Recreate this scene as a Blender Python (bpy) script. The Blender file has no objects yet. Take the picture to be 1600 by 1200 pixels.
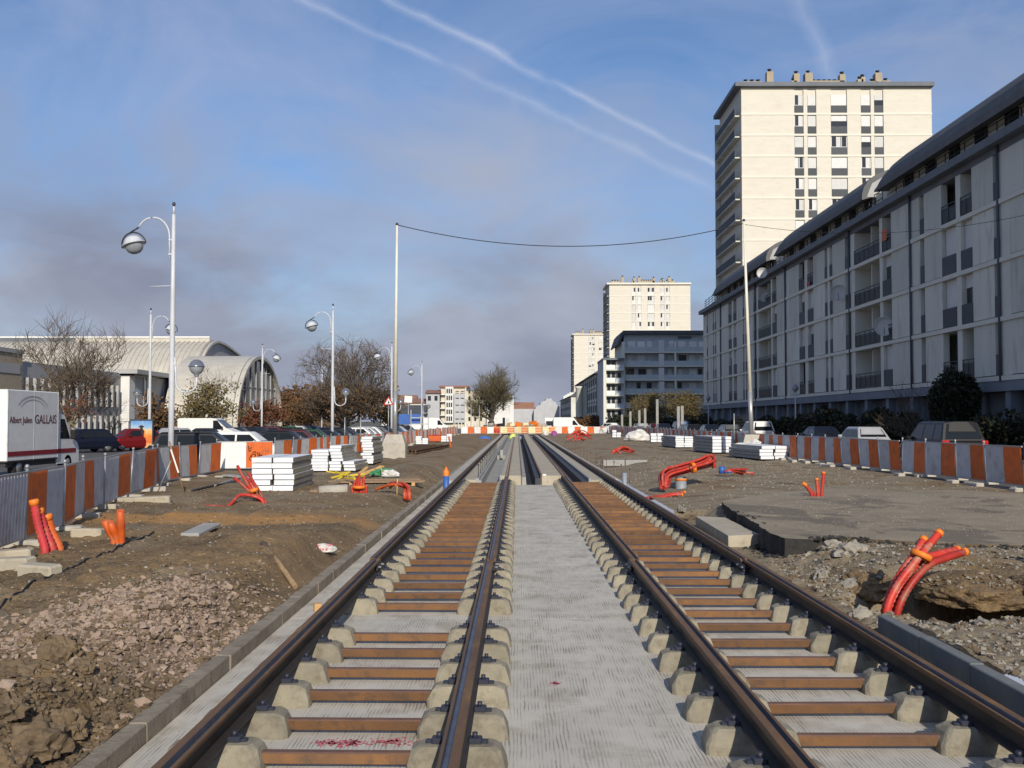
import bpy, bmesh, math, random
from math import radians, sin, cos, pi, sqrt
from mathutils import Vector, Matrix, Euler, noise
random.seed(7)
SC = bpy.context.scene
COL = SC.collection

# ------------------------------------------------------------------ camera
CAMZ = 2.17
cam_d = bpy.data.cameras.new('camera')
cam_d.lens = 36.0
cam_d.sensor_width = 36.0
cam_d.clip_start = 0.1
cam_d.clip_end = 6000.0
cam = bpy.data.objects.new('camera', cam_d)
COL.objects.link(cam)
cam.location = (0, 0, CAMZ)
cam.rotation_euler = (radians(90 + 2.077), 0, radians(0.2865))
SC.camera = cam
CR = cam.rotation_euler.to_matrix()

# ------------------------------------------------------------------ light
SUN_EL, SUN_AZ = 26.0, 9.5          # sun low behind the camera, a little to the right
sdir = Vector((sin(radians(SUN_AZ)) * cos(radians(SUN_EL)), -cos(radians(SUN_AZ)) * cos(radians(SUN_EL)), sin(radians(SUN_EL))))
sun_d = bpy.data.lights.new('sun', 'SUN')
sun_d.energy = 4.3
sun_d.angle = radians(0.55)
sun_d.color = (1.0, 0.91, 0.76)
sun = bpy.data.objects.new('sun', sun_d)
COL.objects.link(sun)
sun.rotation_euler = (-sdir).to_track_quat('-Z', 'Y').to_euler()
sun.location = (10, -40, 60)

vs = SC.view_settings
vs.view_transform = 'Standard'
vs.look = 'None'
vs.exposure = 0.06
vs.gamma = 1.0
vs.use_curve_mapping = False

world = bpy.data.worlds.new('World')
SC.world = world
world.use_nodes = True
WT = world.node_tree
WT.nodes.clear()


def wn(t, **kw):
    n = WT.nodes.new(t)
    for k, v in kw.items():
        setattr(n, k, v)
    return n


def wl(a, b):
    WT.links.new(a, b)


def wmath(op, a, b=None, clamp=False):
    n = wn('ShaderNodeMath', operation=op, use_clamp=clamp)
    for i, v in enumerate((a, b)):
        if v is None:
            continue
        if hasattr(v, 'links'):
            wl(v, n.inputs[i])
        else:
            n.inputs[i].default_value = v
    return n.outputs[0]


def wramp(val, stops):
    n = wn('ShaderNodeValToRGB')
    e = n.color_ramp.elements
    while len(e) < len(stops):
        e.new(0.5)
    for i, (p, c) in enumerate(stops):
        e[i].position = p
        e[i].color = c if len(c) == 4 else (*c, 1)
    wl(val, n.inputs[0])
    return n.outputs[0]


def wmix(f, a, b, mode='MIX'):
    n = wn('ShaderNodeMixRGB', blend_type=mode)
    for i, v in enumerate((f, a, b)):
        if hasattr(v, 'links'):
            wl(v, n.inputs[i])
        elif i == 0:
            n.inputs[0].default_value = v
        else:
            n.inputs[i].default_value = (*v, 1)
    return n.outputs[0]


def build_sky():
    sky = wn('ShaderNodeTexSky', sky_type='NISHITA')
    sky.sun_disc = False
    sky.sun_elevation = radians(SUN_EL)
    sky.sun_rotation = radians(180 - SUN_AZ)
    sky.air_density = 1.0
    sky.dust_density = 0.6
    sky.ozone_density = 2.0
    tc = wn('ShaderNodeTexCoord')
    D = tc.outputs['Generated']
    sx = wn('ShaderNodeSeparateXYZ')
    wl(D, sx.inputs[0])
    zc = wmath('MAXIMUM', sx.outputs[2], 0.0)
    den = wmath('ADD', zc, 0.38)
    px = wmath('DIVIDE', sx.outputs[0], den)
    py = wmath('DIVIDE', sx.outputs[1], den)
    cb = wn('ShaderNodeCombineXYZ')
    wl(px, cb.inputs[0])
    wl(py, cb.inputs[1])

    def nz(scale, detail, rough, off, dist=0.0):
        mp = wn('ShaderNodeMapping')
        mp.inputs['Location'].default_value = off
        wl(cb.outputs[0], mp.inputs[0])
        n = wn('ShaderNodeTexNoise')
        n.inputs['Scale'].default_value = scale
        n.inputs['Detail'].default_value = detail
        n.inputs['Roughness'].default_value = rough
        n.inputs['Distortion'].default_value = dist
        wl(mp.outputs[0], n.inputs['Vector'])
        return n.outputs[0]
    n1 = nz(1.5, 5, 0.5, SKY_OFF1, 0.3)
    n2 = nz(3.0, 7, 0.6, (7.3, 1.9, 0), 0.8)
    # more cloud low down, clear blue higher up
    low = wmath('MULTIPLY', wmath('SUBTRACT', 0.27, zc), 1.9)
    m = wmath('ADD', wmath('ADD', n1, wmath('MULTIPLY', wmath('SUBTRACT', n2, 0.5), 0.55)), low)
    mask = wramp(m, [(0.40, (0, 0, 0)), (0.86, (0.97, 0.97, 0.97))])
    veil = wramp(n2, [(0.28, (0, 0, 0)), (0.72, (0.55, 0.55, 0.55))])
    shade = wramp(nz(2.2, 5, 0.5, (2.2, 5.1, 0), 0.3), [(0.34, (2.35, 2.58, 3.50)), (0.64, (3.8, 4.1, 5.0))])
    skyc = wmix(1.0, sky.outputs[0], SKY_TINT, 'MULTIPLY')
    skyc = wmix(veil, skyc, (3.9, 4.5, 6.3))
    col = wmix(mask, skyc, shade)

    # contrails: arcs of great circles
    def contrail(p0, p1, w, amp, off):
        d0, d1 = pix_dir(*p0), pix_dir(*p1)
        n = d0.cross(d1).normalized()
        t = (d1 - d0).normalized()
        mid = (d0 + d1) / 2
        nn = wn('ShaderNodeTexNoise')
        nn.inputs['Scale'].default_value = 24.0
        nn.inputs['Detail'].default_value = 5.0
        mp = wn('ShaderNodeMapping')
        mp.inputs['Location'].default_value = off
        wl(D, mp.inputs[0])
        wl(mp.outputs[0], nn.inputs['Vector'])

        def dot(v):
            q = wn('ShaderNodeVectorMath', operation='DOT_PRODUCT')
            wl(D, q.inputs[0])
            q.inputs[1].default_value = v
            return q.outputs['Value']
        dist = wmath('ADD', dot(n), wmath('MULTIPLY', wmath('SUBTRACT', nn.outputs[0], 0.5), w * 1.7))
        dist = wmath('ABSOLUTE', dist)
        a = wmath('SUBTRACT', 1.0, wmath('DIVIDE', dist, w), True)
        a = wmath('POWER', a, 1.5)
        L = (d1 - d0).length / 2
        al = wmath('ABSOLUTE', wmath('SUBTRACT', dot(t), mid.dot(t)))
        e = wmath('SUBTRACT', 1.0, wmath('DIVIDE', wmath('SUBTRACT', al, L * 0.75), L * 0.35), True)
        br = wmath('ADD', 0.05, wmath('MULTIPLY', nn.outputs[0], 1.7))
        return wmath('MULTIPLY', wmath('MULTIPLY', wmath('MULTIPLY', a, e), br), amp, True)
    c = wmath('MAXIMUM', contrail((560, -24), (870, 132), 0.0070, 0.34, (1, 2, 3)), contrail((855, 124), (1180, 288), 0.0056, 0.32, (3, 2, 3)))
    c = wmath('MAXIMUM', c, contrail((430, -18), (700, 102), 0.0060, 0.27, (4, 2, 3)))
    c = wmath('MAXIMUM', c, contrail((690, 96), (1130, 302), 0.0078, 0.18, (4, 7, 3)))
    c = wmath('MAXIMUM', c, contrail((1238, -30), (1312, 150), 0.013, 0.20, (9, 2, 3)))
    col = wmix(c, col, (6.6, 7.0, 8.2))
    bg = wn('ShaderNodeBackground')
    bg.inputs['Strength'].default_value = SKY_STRENGTH
    wl(col, bg.inputs['Color'])
    out = wn('ShaderNodeOutputWorld')
    wl(bg.outputs[0], out.inputs[0])


def pix_dir(px, py):
    return (CR @ Vector(((px - 800) / 1600, (600 - py) / 1600, -1))).normalized()


SKY_STRENGTH = 0.102
SKY_TINT = (0.72, 0.86, 1.06)
SKY_OFF1 = (3.1, 0.4, 0)
build_sky()


# ------------------------------------------------------------------ helpers
def at(px, py, Y):
    d = pix_dir(px, py)
    return Vector((0, 0, CAMZ)) + d * (Y / d.y)


def gr(px, py, z=0.3):
    d = pix_dir(px, py)
    return Vector((0, 0, CAMZ)) + d * ((z - CAMZ) / d.z)


def smooth(a, b, x):
    t = (x - a) / (b - a)
    t = 0 if t < 0 else 1 if t > 1 else t
    return t * t * (3 - 2 * t)


def lerp(a, b, t):
    return a + (b - a) * t


def fbm(x, y, s, o=4):
    return noise.fractal(Vector((x * s, y * s, 3.7)), 1.0, 2.0, o)


ORD = ['first', 'second', 'third', 'fourth', 'fifth', 'sixth', 'seventh', 'eighth', 'ninth', 'tenth', 'eleventh', 'twelfth',
       'thirteenth', 'fourteenth', 'fifteenth', 'sixteenth', 'seventeenth', 'eighteenth', 'nineteenth']
TENS = {2: ('twentieth', 'twenty'), 3: ('thirtieth', 'thirty'), 4: ('fortieth', 'forty'), 5: ('fiftieth', 'fifty'), 6: ('sixtieth', 'sixty'), 7: ('seventieth', 'seventy')}


def ordw(i):
    if i < 20:
        return ORD[i - 1]
    t, u = divmod(i, 10)
    return TENS[t][0] if u == 0 else TENS[t][1] + '-' + ORD[u - 1]


class MB:
    def __init__(s):
        s.v, s.f, s.m, s.s = [], [], [], []

    def add(s, vs_, fs, mi=0, sm=False):
        b = len(s.v)
        s.v.extend([tuple(v) for v in vs_])
        for f in fs:
            s.f.append([i + b for i in f])
            s.m.append(mi)
            s.s.append(sm)
        return s

    def box(s, x0, x1, y0, y1, z0, z1, mi=0):
        v = [(x0, y0, z0), (x1, y0, z0), (x1, y1, z0), (x0, y1, z0), (x0, y0, z1), (x1, y0, z1), (x1, y1, z1), (x0, y1, z1)]
        return s.add(v, [(3, 2, 1, 0), (4, 5, 6, 7), (0, 1, 5, 4), (1, 2, 6, 5), (2, 3, 7, 6), (3, 0, 4, 7)], mi)

    def obox(s, c, size, rot=(0, 0, 0), mi=0, b=0.0):
        M = Euler(rot).to_matrix()
        c = Vector(c)
        hx, hy, hz = size[0] / 2, size[1] / 2, size[2] / 2
        if b > 0:
            pts = []
            for i in (-1, 1):
                for j in (-1, 1):
                    for k in (-1, 1):
                        pts += [(i * (hx - b), j * (hy - b), k * hz), (i * hx, j * (hy - b), k * (hz - b)), (i * (hx - b), j * hy, k * (hz - b))]
            return s.hull([c + M @ Vector(p) for p in pts], mi)
        v = [c + M @ Vector((i * hx, j * hy, k * hz)) for k in (-1, 1) for (i, j) in ((-1, -1), (1, -1), (1, 1), (-1, 1))]
        return s.add(v, [(3, 2, 1, 0), (4, 5, 6, 7), (0, 1, 5, 4), (1, 2, 6, 5), (2, 3, 7, 6), (3, 0, 4, 7)], mi)

    def hull(s, pts, mi=0, sm=False):
        bm = bmesh.new()
        for p in pts:
            bm.verts.new(p)
        r = bmesh.ops.convex_hull(bm, input=bm.verts)
        bad = [g for g in r['geom_interior'] + r['geom_unused'] if isinstance(g, bmesh.types.BMVert)]
        if bad:
            bmesh.ops.delete(bm, geom=list(set(bad)), context='VERTS')
        bmesh.ops.recalc_face_normals(bm, faces=bm.faces)
        bmesh.ops.dissolve_limit(bm, angle_limit=0.01, verts=bm.verts, edges=bm.edges)
        bm.verts.index_update()
        s.add([v.co.copy() for v in bm.verts], [[v.index for v in f.verts] for f in bm.faces], mi, sm)
        bm.free()
        return s

    def prism(s, poly, axis, a, b, mi=0, mis=None):
        """poly of 2D points extruded along axis ('x': poly=(y,z); 'y': poly=(x,z); 'z': poly=(x,y))"""
        def P(p, t):
            return {'x': (t, p[0], p[1]), 'y': (p[0], t, p[1]), 'z': (p[0], p[1], t)}[axis]
        n = len(poly)
        base = len(s.v)
        s.v.extend([P(p, a) for p in poly] + [P(p, b) for p in poly])
        area = sum(poly[i][0] * poly[(i + 1) % n][1] - poly[(i + 1) % n][0] * poly[i][1] for i in range(n))
        flip = (area > 0) == (axis == 'y')
        for i in range(n):
            j = (i + 1) % n
            f = [i, j, j + n, i + n]
            s.f.append([base + q for q in (f[::-1] if flip else f)])
            s.m.append(mis[i] if mis else mi)
            s.s.append(False)
        lo = list(range(n))[::-1]
        hi = list(range(n, 2 * n))
        for f in (lo, hi):
            s.f.append([base + q for q in (f[::-1] if flip else f)])
            s.m.append(mi)
            s.s.append(False)
        return s

    def tube(s, pts, r, n=8, mi=0, caps=True):
        pts = [Vector(p) for p in pts]
        k = len(pts)
        rr = r if isinstance(r, (list, tuple)) else [r] * k
        base = len(s.v)
        up = None
        for i, p in enumerate(pts):
            t = (pts[min(i + 1, k - 1)] - pts[max(i - 1, 0)])
            if t.length < 1e-9:
                t = Vector((0, 0, 1))
            t.normalize()
            if up is None:
                up = Vector((0, 0, 1)) if abs(t.z) < 0.9 else Vector((1, 0, 0))
            a = t.cross(up)
            if a.length < 1e-6:
                a = t.cross(Vector((0.3, 1, 0.2)))
            a.normalize()
            b = t.cross(a)
            up = -b if False else up
            for j in range(n):
                w = 2 * pi * j / n
                q = p + (a * cos(w) + b * sin(w)) * rr[i]
                s.v.append((q.x, q.y, q.z))
        for i in range(k - 1):
            for j in range(n):
                j2 = (j + 1) % n
                s.f.append([base + i * n + j, base + (i + 1) * n + j, base + (i + 1) * n + j2, base + i * n + j2])
                s.m.append(mi)
                s.s.append(n > 4)
        if caps:
            s.f.append([base + j for j in range(n)])
            s.f.append([base + (k - 1) * n + j for j in range(n)][::-1])
            s.m += [mi, mi]
            s.s += [False, False]
        return s

    def lathe(s, prof, c=(0, 0, 0), n=16, axis='z', mi=0, sm=True, mis=None):
        base = len(s.v)
        k = len(prof)
        for (r, h) in prof:
            for j in range(n):
                w = 2 * pi * j / n
                if axis == 'z':
                    q = (c[0] + r * cos(w), c[1] + r * sin(w), c[2] + h)
                elif axis == 'x':
                    q = (c[0] + h, c[1] + r * cos(w), c[2] + r * sin(w))
                else:
                    q = (c[0] + r * sin(w), c[1] + h, c[2] + r * cos(w))
                s.v.append(q)
        for i in range(k - 1):
            for j in range(n):
                j2 = (j + 1) % n
                s.f.append([base + i * n + j, base + i * n + j2, base + (i + 1) * n + j2, base + (i + 1) * n + j])
                s.m.append(mis[i] if mis else mi)
                s.s.append(sm)
        return s

    def build(s, name, mats, parent=None, loc=None):
        me = bpy.data.meshes.new(name)
        me.from_pydata(s.v, [], s.f)
        mats = mats if isinstance(mats, (list, tuple)) else [mats]
        for m in mats:
            me.materials.append(m)
        me.polygons.foreach_set('material_index', s.m)
        me.polygons.foreach_set('use_smooth', s.s)
        me.update()
        o = bpy.data.objects.new(name, me)
        COL.objects.link(o)
        adopt(o, parent)
        if loc is not None:
            o.location = loc
        return o


def adopt(o, parent):
    if parent is not None:
        o.parent = parent
        KID.setdefault(parent.name, []).append(o)


def tag(o, label=None, cat=None, group=None, kind=None):
    if label:
        o['label'] = label
    if cat:
        o['category'] = cat
    if group:
        o['group'] = group
    if kind:
        o['kind'] = kind
    return o


def thing(name, label, cat, loc=(0, 0, 0), rz=0.0, group=None):
    o = bpy.data.objects.new(name, None)
    o.empty_display_size = 0.2
    COL.objects.link(o)
    o.location = loc
    o.rotation_euler = (0, 0, rz)
    return tag(o, label, cat, group)


KID = {}


def copy_tree(o, parent=None):
    c = o.copy()
    COL.objects.link(c)
    adopt(c, parent)
    for ch in KID.get(o.name, []):
        copy_tree(ch, c)
    return c


def inst(o, name, parent, loc=None):
    """another object on the same mesh"""
    c = bpy.data.objects.new(name, o.data)
    COL.objects.link(c)
    adopt(c, parent)
    if loc is not None:
        c.location = loc
    return c


def catmull(pts, step=0.05):
    pts = [Vector(p) for p in pts]
    if len(pts) == 2:
        n = max(2, int((pts[1] - pts[0]).length / step))
        return [pts[0].lerp(pts[1], i / n) for i in range(n + 1)]
    P = [pts[0] * 2 - pts[1]] + pts + [pts[-1] * 2 - pts[-2]]
    out = []
    for i in range(1, len(P) - 2):
        p0, p1, p2, p3 = P[i - 1:i + 3]
        n = max(2, int((p2 - p1).length / step))
        for k in range(n):
            t = k / n
            out.append(0.5 * ((2 * p1) + (p2 - p0) * t + (2 * p0 - 5 * p1 + 4 * p2 - p3) * t * t + (3 * p1 - p0 - 3 * p2 + p3) * t ** 3))
    out.append(pts[-1])
    return out


# ------------------------------------------------------------------ materials
def mat(name, c1, c2=None, scale=3.0, rough=0.8, bump=0.0, bscale=None, metal=0.0, spec=0.4, c3=None, s3=25.0, f3=0.35, detail=5.0, coat=0.0, stretch=None, world_co=True, vary=0.0):
    """procedural colour: two tones mixed by noise, speckled by a third, with bump"""
    m = bpy.data.materials.new(name)
    m.use_nodes = True
    nt = m.node_tree
    bs = nt.nodes['Principled BSDF']
    bs.inputs['Roughness'].default_value = rough
    bs.inputs['Metallic'].default_value = metal
    bs.inputs['Specular IOR Level'].default_value = spec
    if coat:
        bs.inputs['Coat Weight'].default_value = coat
        bs.inputs['Coat Roughness'].default_value = 0.05
    N = lambda t: nt.nodes.new(t)
    if world_co:
        src = N('ShaderNodeNewGeometry').outputs['Position']
    else:
        src = N('ShaderNodeTexCoord').outputs['Object']
    mp = N('ShaderNodeMapping')
    if stretch:
        mp.inputs['Scale'].default_value = stretch
    nt.links.new(src, mp.inputs[0])
    co = mp.outputs[0]

    def nzt(s, d=detail, r=0.6):
        n = N('ShaderNodeTexNoise')
        n.inputs['Scale'].default_value = s
        n.inputs['Detail'].default_value = d
        n.inputs['Roughness'].default_value = r
        nt.links.new(co, n.inputs['Vector'])
        return n.outputs[0]
    if c2 is None:
        c2 = tuple(x * 0.8 for x in c1)
    rp = N('ShaderNodeValToRGB')
    rp.color_ramp.elements[0].position = 0.33
    rp.color_ramp.elements[1].position = 0.67
    rp.color_ramp.elements[0].color = (*c1, 1)
    rp.color_ramp.elements[1].color = (*c2, 1)
    nt.links.new(nzt(scale), rp.inputs[0])
    colo = rp.outputs[0]
    if c3 is not None:
        r3 = N('ShaderNodeValToRGB')
        r3.color_ramp.elements[0].position = 0.52
        r3.color_ramp.elements[1].position = 0.66
        r3.color_ramp.elements[0].color = (0, 0, 0, 1)
        r3.color_ramp.elements[1].color = (f3, f3, f3, 1)
        nt.links.new(nzt(s3), r3.inputs[0])
        mx = N('ShaderNodeMixRGB')
        nt.links.new(r3.outputs[0], mx.inputs[0])
        nt.links.new(colo, mx.inputs[1])
        mx.inputs[2].default_value = (*c3, 1)
        colo = mx.outputs[0]
    if vary:
        oi = N('ShaderNodeObjectInfo')
        mr = N('ShaderNodeMapRange')
        mr.inputs['To Min'].default_value = 1 - vary
        mr.inputs['To Max'].default_value = 1 + vary
        nt.links.new(oi.outputs['Random'], mr.inputs['Value'])
        hs = N('ShaderNodeHueSaturation')
        nt.links.new(mr.outputs[0], hs.inputs['Value'])
        nt.links.new(colo, hs.inputs['Color'])
        colo = hs.outputs[0]
    nt.links.new(colo, bs.inputs['Base Color'])
    if bump:
        b = N('ShaderNodeBump')
        b.inputs['Strength'].default_value = bump
        b.inputs['Distance'].default_value = 0.02
        nt.links.new(nzt(bscale or scale * 6, 6.0, 0.65), b.inputs['Height'])
        nt.links.new(b.outputs[0], bs.inputs['Normal'])
    m.diffuse_color = (*c1, 1)
    return m


M = {}
M['block'] = mat('sleeper_concrete', (0.290, 0.262, 0.200), (0.215, 0.195, 0.150), 7, 0.9, 0.45, 50, c3=(0.155, 0.130, 0.095), s3=10, f3=0.6, vary=0.16)
M['bar'] = mat('rusty_bar', (0.205, 0.098, 0.036), (0.125, 0.067, 0.036), 3.0, 0.8, 0.3, 50, c3=(0.09, 0.055, 0.036), s3=9, f3=0.75, vary=0.28)
M['bartop'] = mat('rusty_bar_top', (0.17, 0.09, 0.06), (0.11, 0.065, 0.05), 5, 0.75, 0.2, 50)
M['rail'] = mat('rusty_rail', (0.155, 0.085, 0.040), (0.105, 0.062, 0.036), 4, 0.7, 0.25, 40, c3=(0.26, 0.14, 0.04), s3=6, f3=0.5, stretch=(1, 0.25, 1))
M['railweb'] = mat('dark_rail_web', (0.022, 0.019, 0.017), (0.040, 0.030, 0.022), 6, 0.6, 0.15, 30)  # near black web and foot below the rust brown head
M['groove'] = mat('rail_groove_steel', (0.16, 0.17, 0.21), (0.11, 0.12, 0.15), 6, 0.42, 0.1, 40, metal=0.6)
M['clip'] = mat('clip_plastic', (0.030, 0.034, 0.055), (0.022, 0.025, 0.04), 20, 0.5)
M['steel'] = mat('galvanised_steel', (0.42, 0.43, 0.44), (0.33, 0.34, 0.36), 9, 0.45, 0, metal=0.5)
M['darksteel'] = mat('dark_steel', (0.055, 0.055, 0.06), (0.035, 0.035, 0.04), 9, 0.5, metal=0.3)
M['kerb'] = mat('kerb_concrete', (0.30, 0.26, 0.20), (0.20, 0.17, 0.135), 2.2, 0.9, 0.7, 24, c3=(0.16, 0.125, 0.085), s3=7, f3=0.7)
M['kerbgrey'] = mat('new_kerb_concrete', (0.165, 0.175, 0.180), (0.125, 0.135, 0.140), 4, 0.85, 0.15, 60)
M['conc'] = mat('pale_concrete', (0.46, 0.43, 0.37), (0.36, 0.34, 0.30), 2, 0.9, 0.25, 30, c3=(0.28, 0.25, 0.21), s3=8)
M['concgrey'] = mat('grey_concrete', (0.34, 0.34, 0.33), (0.26, 0.26, 0.25), 2, 0.9, 0.2, 30)
M['conctan'] = mat('sandy_concrete', (0.44, 0.395, 0.31), (0.36, 0.32, 0.25), 1.5, 0.9, 0.3, 25, c3=(0.22, 0.18, 0.13), s3=6)
M['darkwall'] = mat('dark_trench_wall', (0.045, 0.052, 0.065), (0.032, 0.036, 0.045), 3, 0.7)  # right-hand walls of trench and pit, darker than the left ones
M['white'] = mat('white_paint', (0.78, 0.78, 0.76), (0.70, 0.70, 0.69), 3, 0.5)
M['board'] = mat('white_board', (0.76, 0.79, 0.83), (0.66, 0.69, 0.74), 3, 0.6, 0.1, 30, vary=0.06)
M['wrapside'] = mat('shaded_dusty_board_side', (0.34, 0.31, 0.26), (0.24, 0.22, 0.19), 2, 0.8, 0.2, 20, c3=(0.38, 0.34, 0.10), s3=1.6, f3=0.45)  # yellowish dust plus the shade of the stack sides, put into the colour
M['polepaint'] = mat('cream_pole_paint', (0.72, 0.69, 0.58), (0.62, 0.60, 0.52), 2, 0.5)
M['lamppaint'] = mat('pale_grey_paint', (0.56, 0.58, 0.62), (0.50, 0.52, 0.56), 3, 0.4)
M['lampdark'] = mat('lamp_ring_black', (0.03, 0.03, 0.035), None, 5, 0.4)
M['lampglass'] = mat('opal_lamp_glass', (0.32, 0.34, 0.37), (0.24, 0.26, 0.29), 6, 0.15, spec=0.6)
M['orange'] = mat('orange_sheet', (0.72, 0.165, 0.030), (0.60, 0.125, 0.026), 2, 0.5, c3=(0.33, 0.10, 0.05), s3=3.5, f3=0.6, vary=0.12)
M['greysheet'] = mat('white_grey_sheet', (0.56, 0.58, 0.61), (0.47, 0.49, 0.52), 2, 0.45, c3=(0.33, 0.31, 0.28), s3=3.5, f3=0.6, vary=0.08)
M['cream'] = mat('cream_sheet', (0.78, 0.68, 0.42), (0.72, 0.60, 0.36), 2, 0.5)
M['conduit'] = mat('red_conduit', (0.50, 0.040, 0.026), (0.38, 0.033, 0.022), 4, 0.5, c3=(0.33, 0.17, 0.11), s3=5, f3=0.8, vary=0.22)
M['conduitpink'] = mat('pinkish_red_conduit', (0.55, 0.05, 0.06), (0.42, 0.045, 0.05), 4, 0.45, c3=(0.5, 0.25, 0.1), s3=5, f3=0.6)
M['conduitorange'] = mat('orange_conduit', (0.62, 0.115, 0.018), (0.50, 0.085, 0.018), 4, 0.5, c3=(0.38, 0.17, 0.08), s3=7, f3=0.5)
M['tape'] = mat('orange_tape', (0.80, 0.22, 0.02), (0.70, 0.18, 0.02), 6, 0.5)
M['blue'] = mat('blue_plastic', (0.04, 0.13, 0.42), (0.035, 0.10, 0.34), 5, 0.45)
M['green'] = mat('green_plastic', (0.05, 0.26, 0.11), (0.06, 0.2, 0.1), 5, 0.5)
M['yellow'] = mat('yellow_plastic', (0.68, 0.52, 0.03), (0.55, 0.41, 0.03), 5, 0.5)
M['hivis'] = mat('hi_vis_yellow', (0.62, 0.72, 0.16), (0.5, 0.6, 0.15), 5, 0.6)
M['pvc'] = mat('grey_pvc', (0.26, 0.30, 0.34), (0.22, 0.25, 0.29), 5, 0.5)
M['wood'] = mat('site_timber', (0.32, 0.22, 0.13), (0.22, 0.15, 0.09), 3, 0.85, 0.3, 25, c3=(0.14, 0.10, 0.07), s3=6, stretch=(6, 1, 6))
M['woodnew'] = mat('new_timber', (0.55, 0.34, 0.15), (0.45, 0.27, 0.12), 4, 0.8, 0.2, 25)
M['sack'] = mat('white_sack', (0.66, 0.66, 0.65), (0.55, 0.54, 0.52), 3, 0.8, 0.6, 9, c3=(0.45, 0.36, 0.25), s3=3, f3=0.4)
M['pinkspray'] = mat('pink_spray_paint', (0.72, 0.10, 0.17), (0.62, 0.16, 0.20), 20, 0.8)
M['asphalt'] = mat('parking_asphalt', (0.105, 0.100, 0.096), (0.075, 0.073, 0.072), 0.5, 0.9, 0.2, 40, c3=(0.13, 0.125, 0.12), s3=2.5)
M['asphaltpath'] = mat('light_asphalt', (0.17, 0.165, 0.16), (0.13, 0.125, 0.12), 0.6, 0.9, 0.2, 40)
M['verge'] = mat('dark_verge_soil', (0.060, 0.058, 0.040), (0.035, 0.040, 0.022), 0.8, 0.95, 0.4, 12)
M['groundfar'] = mat('far_ground', (0.14, 0.125, 0.10), (0.09, 0.095, 0.07), 0.05, 0.95, 0.2, 2)
M['glass'] = mat('window_glass', (0.030, 0.034, 0.040), (0.022, 0.024, 0.028), 3, 0.07, spec=0.6)
M['carglass'] = mat('car_glass', (0.014, 0.017, 0.020), (0.011, 0.013, 0.015), 3, 0.04, spec=0.35)
M['tyre'] = mat('tyre_rubber', (0.018, 0.018, 0.018), None, 9, 0.8)
M['rim'] = mat('wheel_rim', (0.40, 0.41, 0.43), (0.3, 0.31, 0.33), 9, 0.35, metal=0.7)
M['redlamp'] = mat('red_lamp_plastic', (0.50, 0.015, 0.015), (0.4, 0.012, 0.012), 9, 0.2, spec=0.7)
M['headlamp'] = mat('headlamp_plastic', (0.65, 0.66, 0.68), (0.5, 0.52, 0.55), 20, 0.1, spec=0.8, metal=0.3)
M['plate'] = mat('number_plate', (0.75, 0.75, 0.72), (0.7, 0.7, 0.68), 9, 0.4)
M['facade'] = mat('facade_concrete', (0.63, 0.635, 0.565), (0.56, 0.565, 0.505), 0.6, 0.9, 0.1, 20, c3=(0.45, 0.445, 0.39), s3=1.6, f3=0.85, stretch=(1, 1, 0.18), vary=0.09)
M['facadeband'] = mat('facade_band', (0.66, 0.665, 0.59), (0.60, 0.60, 0.535), 0.7, 0.9, 0.1, 20)
M['podium'] = mat('podium_blue_grey', (0.20, 0.23, 0.27), (0.16, 0.19, 0.225), 0.7, 0.8)
M['cornice'] = mat('cornice_grey', (0.15, 0.165, 0.19), (0.12, 0.135, 0.155), 0.7, 0.7)
M['zincroof'] = mat('zinc_roof', (0.115, 0.118, 0.122), (0.085, 0.088, 0.092), 0.8, 0.65, c3=(0.15, 0.15, 0.15), s3=3)
M['railing'] = mat('dark_railing', (0.032, 0.036, 0.042), (0.025, 0.028, 0.034), 3, 0.6)
M['shutter'] = mat('white_shutter', (0.62, 0.62, 0.61), (0.56, 0.56, 0.55), 2, 0.6, vary=0.12)
M['apron'] = mat('grey_apron', (0.070, 0.078, 0.090), (0.058, 0.066, 0.076), 2, 0.7, vary=0.15)
M['towerwall'] = mat('tower_stone', (0.66, 0.628, 0.545), (0.615, 0.582, 0.505), 0.35, 0.9, 0.1, 12, c3=(0.57, 0.51, 0.41), s3=0.9, f3=0.4, stretch=(1, 1, 3.2))
M['towerband'] = mat('tower_floor_band', (0.71, 0.68, 0.60), (0.68, 0.65, 0.57), 0.5, 0.9)
M['chimney'] = mat('chimney_render', (0.42, 0.35, 0.25), (0.33, 0.28, 0.21), 0.8, 0.9)
M['pipe'] = mat('downpipe_grey', (0.09, 0.105, 0.13), None, 3, 0.6)
M['balglass'] = mat('balcony_glazing', (0.44, 0.50, 0.53), (0.36, 0.42, 0.45), 1.2, 0.25, spec=0.6)
M['hallroof'] = mat('hall_metal_roof', (0.56, 0.53, 0.46), (0.48, 0.455, 0.40), 0.5, 0.5, metal=0.15, c3=(0.38, 0.36, 0.32), s3=2.0)
M['hallwall'] = mat('hall_wall_grey', (0.40, 0.40, 0.40), (0.34, 0.34, 0.34), 0.5, 0.8)
M['redroof'] = mat('red_tile_roof', (0.28, 0.15, 0.11), (0.22, 0.12, 0.09), 1, 0.9)
M['endglass'] = mat('tinted_glazing', (0.115, 0.12, 0.135), (0.085, 0.09, 0.105), 0.6, 0.15, spec=0.6)
M['slate'] = mat('slate_roof', (0.085, 0.09, 0.105), (0.065, 0.07, 0.08), 1, 0.7)
M['render1'] = mat('cream_render', (0.62, 0.57, 0.46), (0.54, 0.5, 0.41), 0.5, 0.9)
M['render2'] = mat('white_render', (0.70, 0.70, 0.69), (0.62, 0.62, 0.61), 0.5, 0.9)
M['render3'] = mat('grey_render', (0.46, 0.47, 0.49), (0.40, 0.41, 0.43), 0.5, 0.9)
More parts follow.
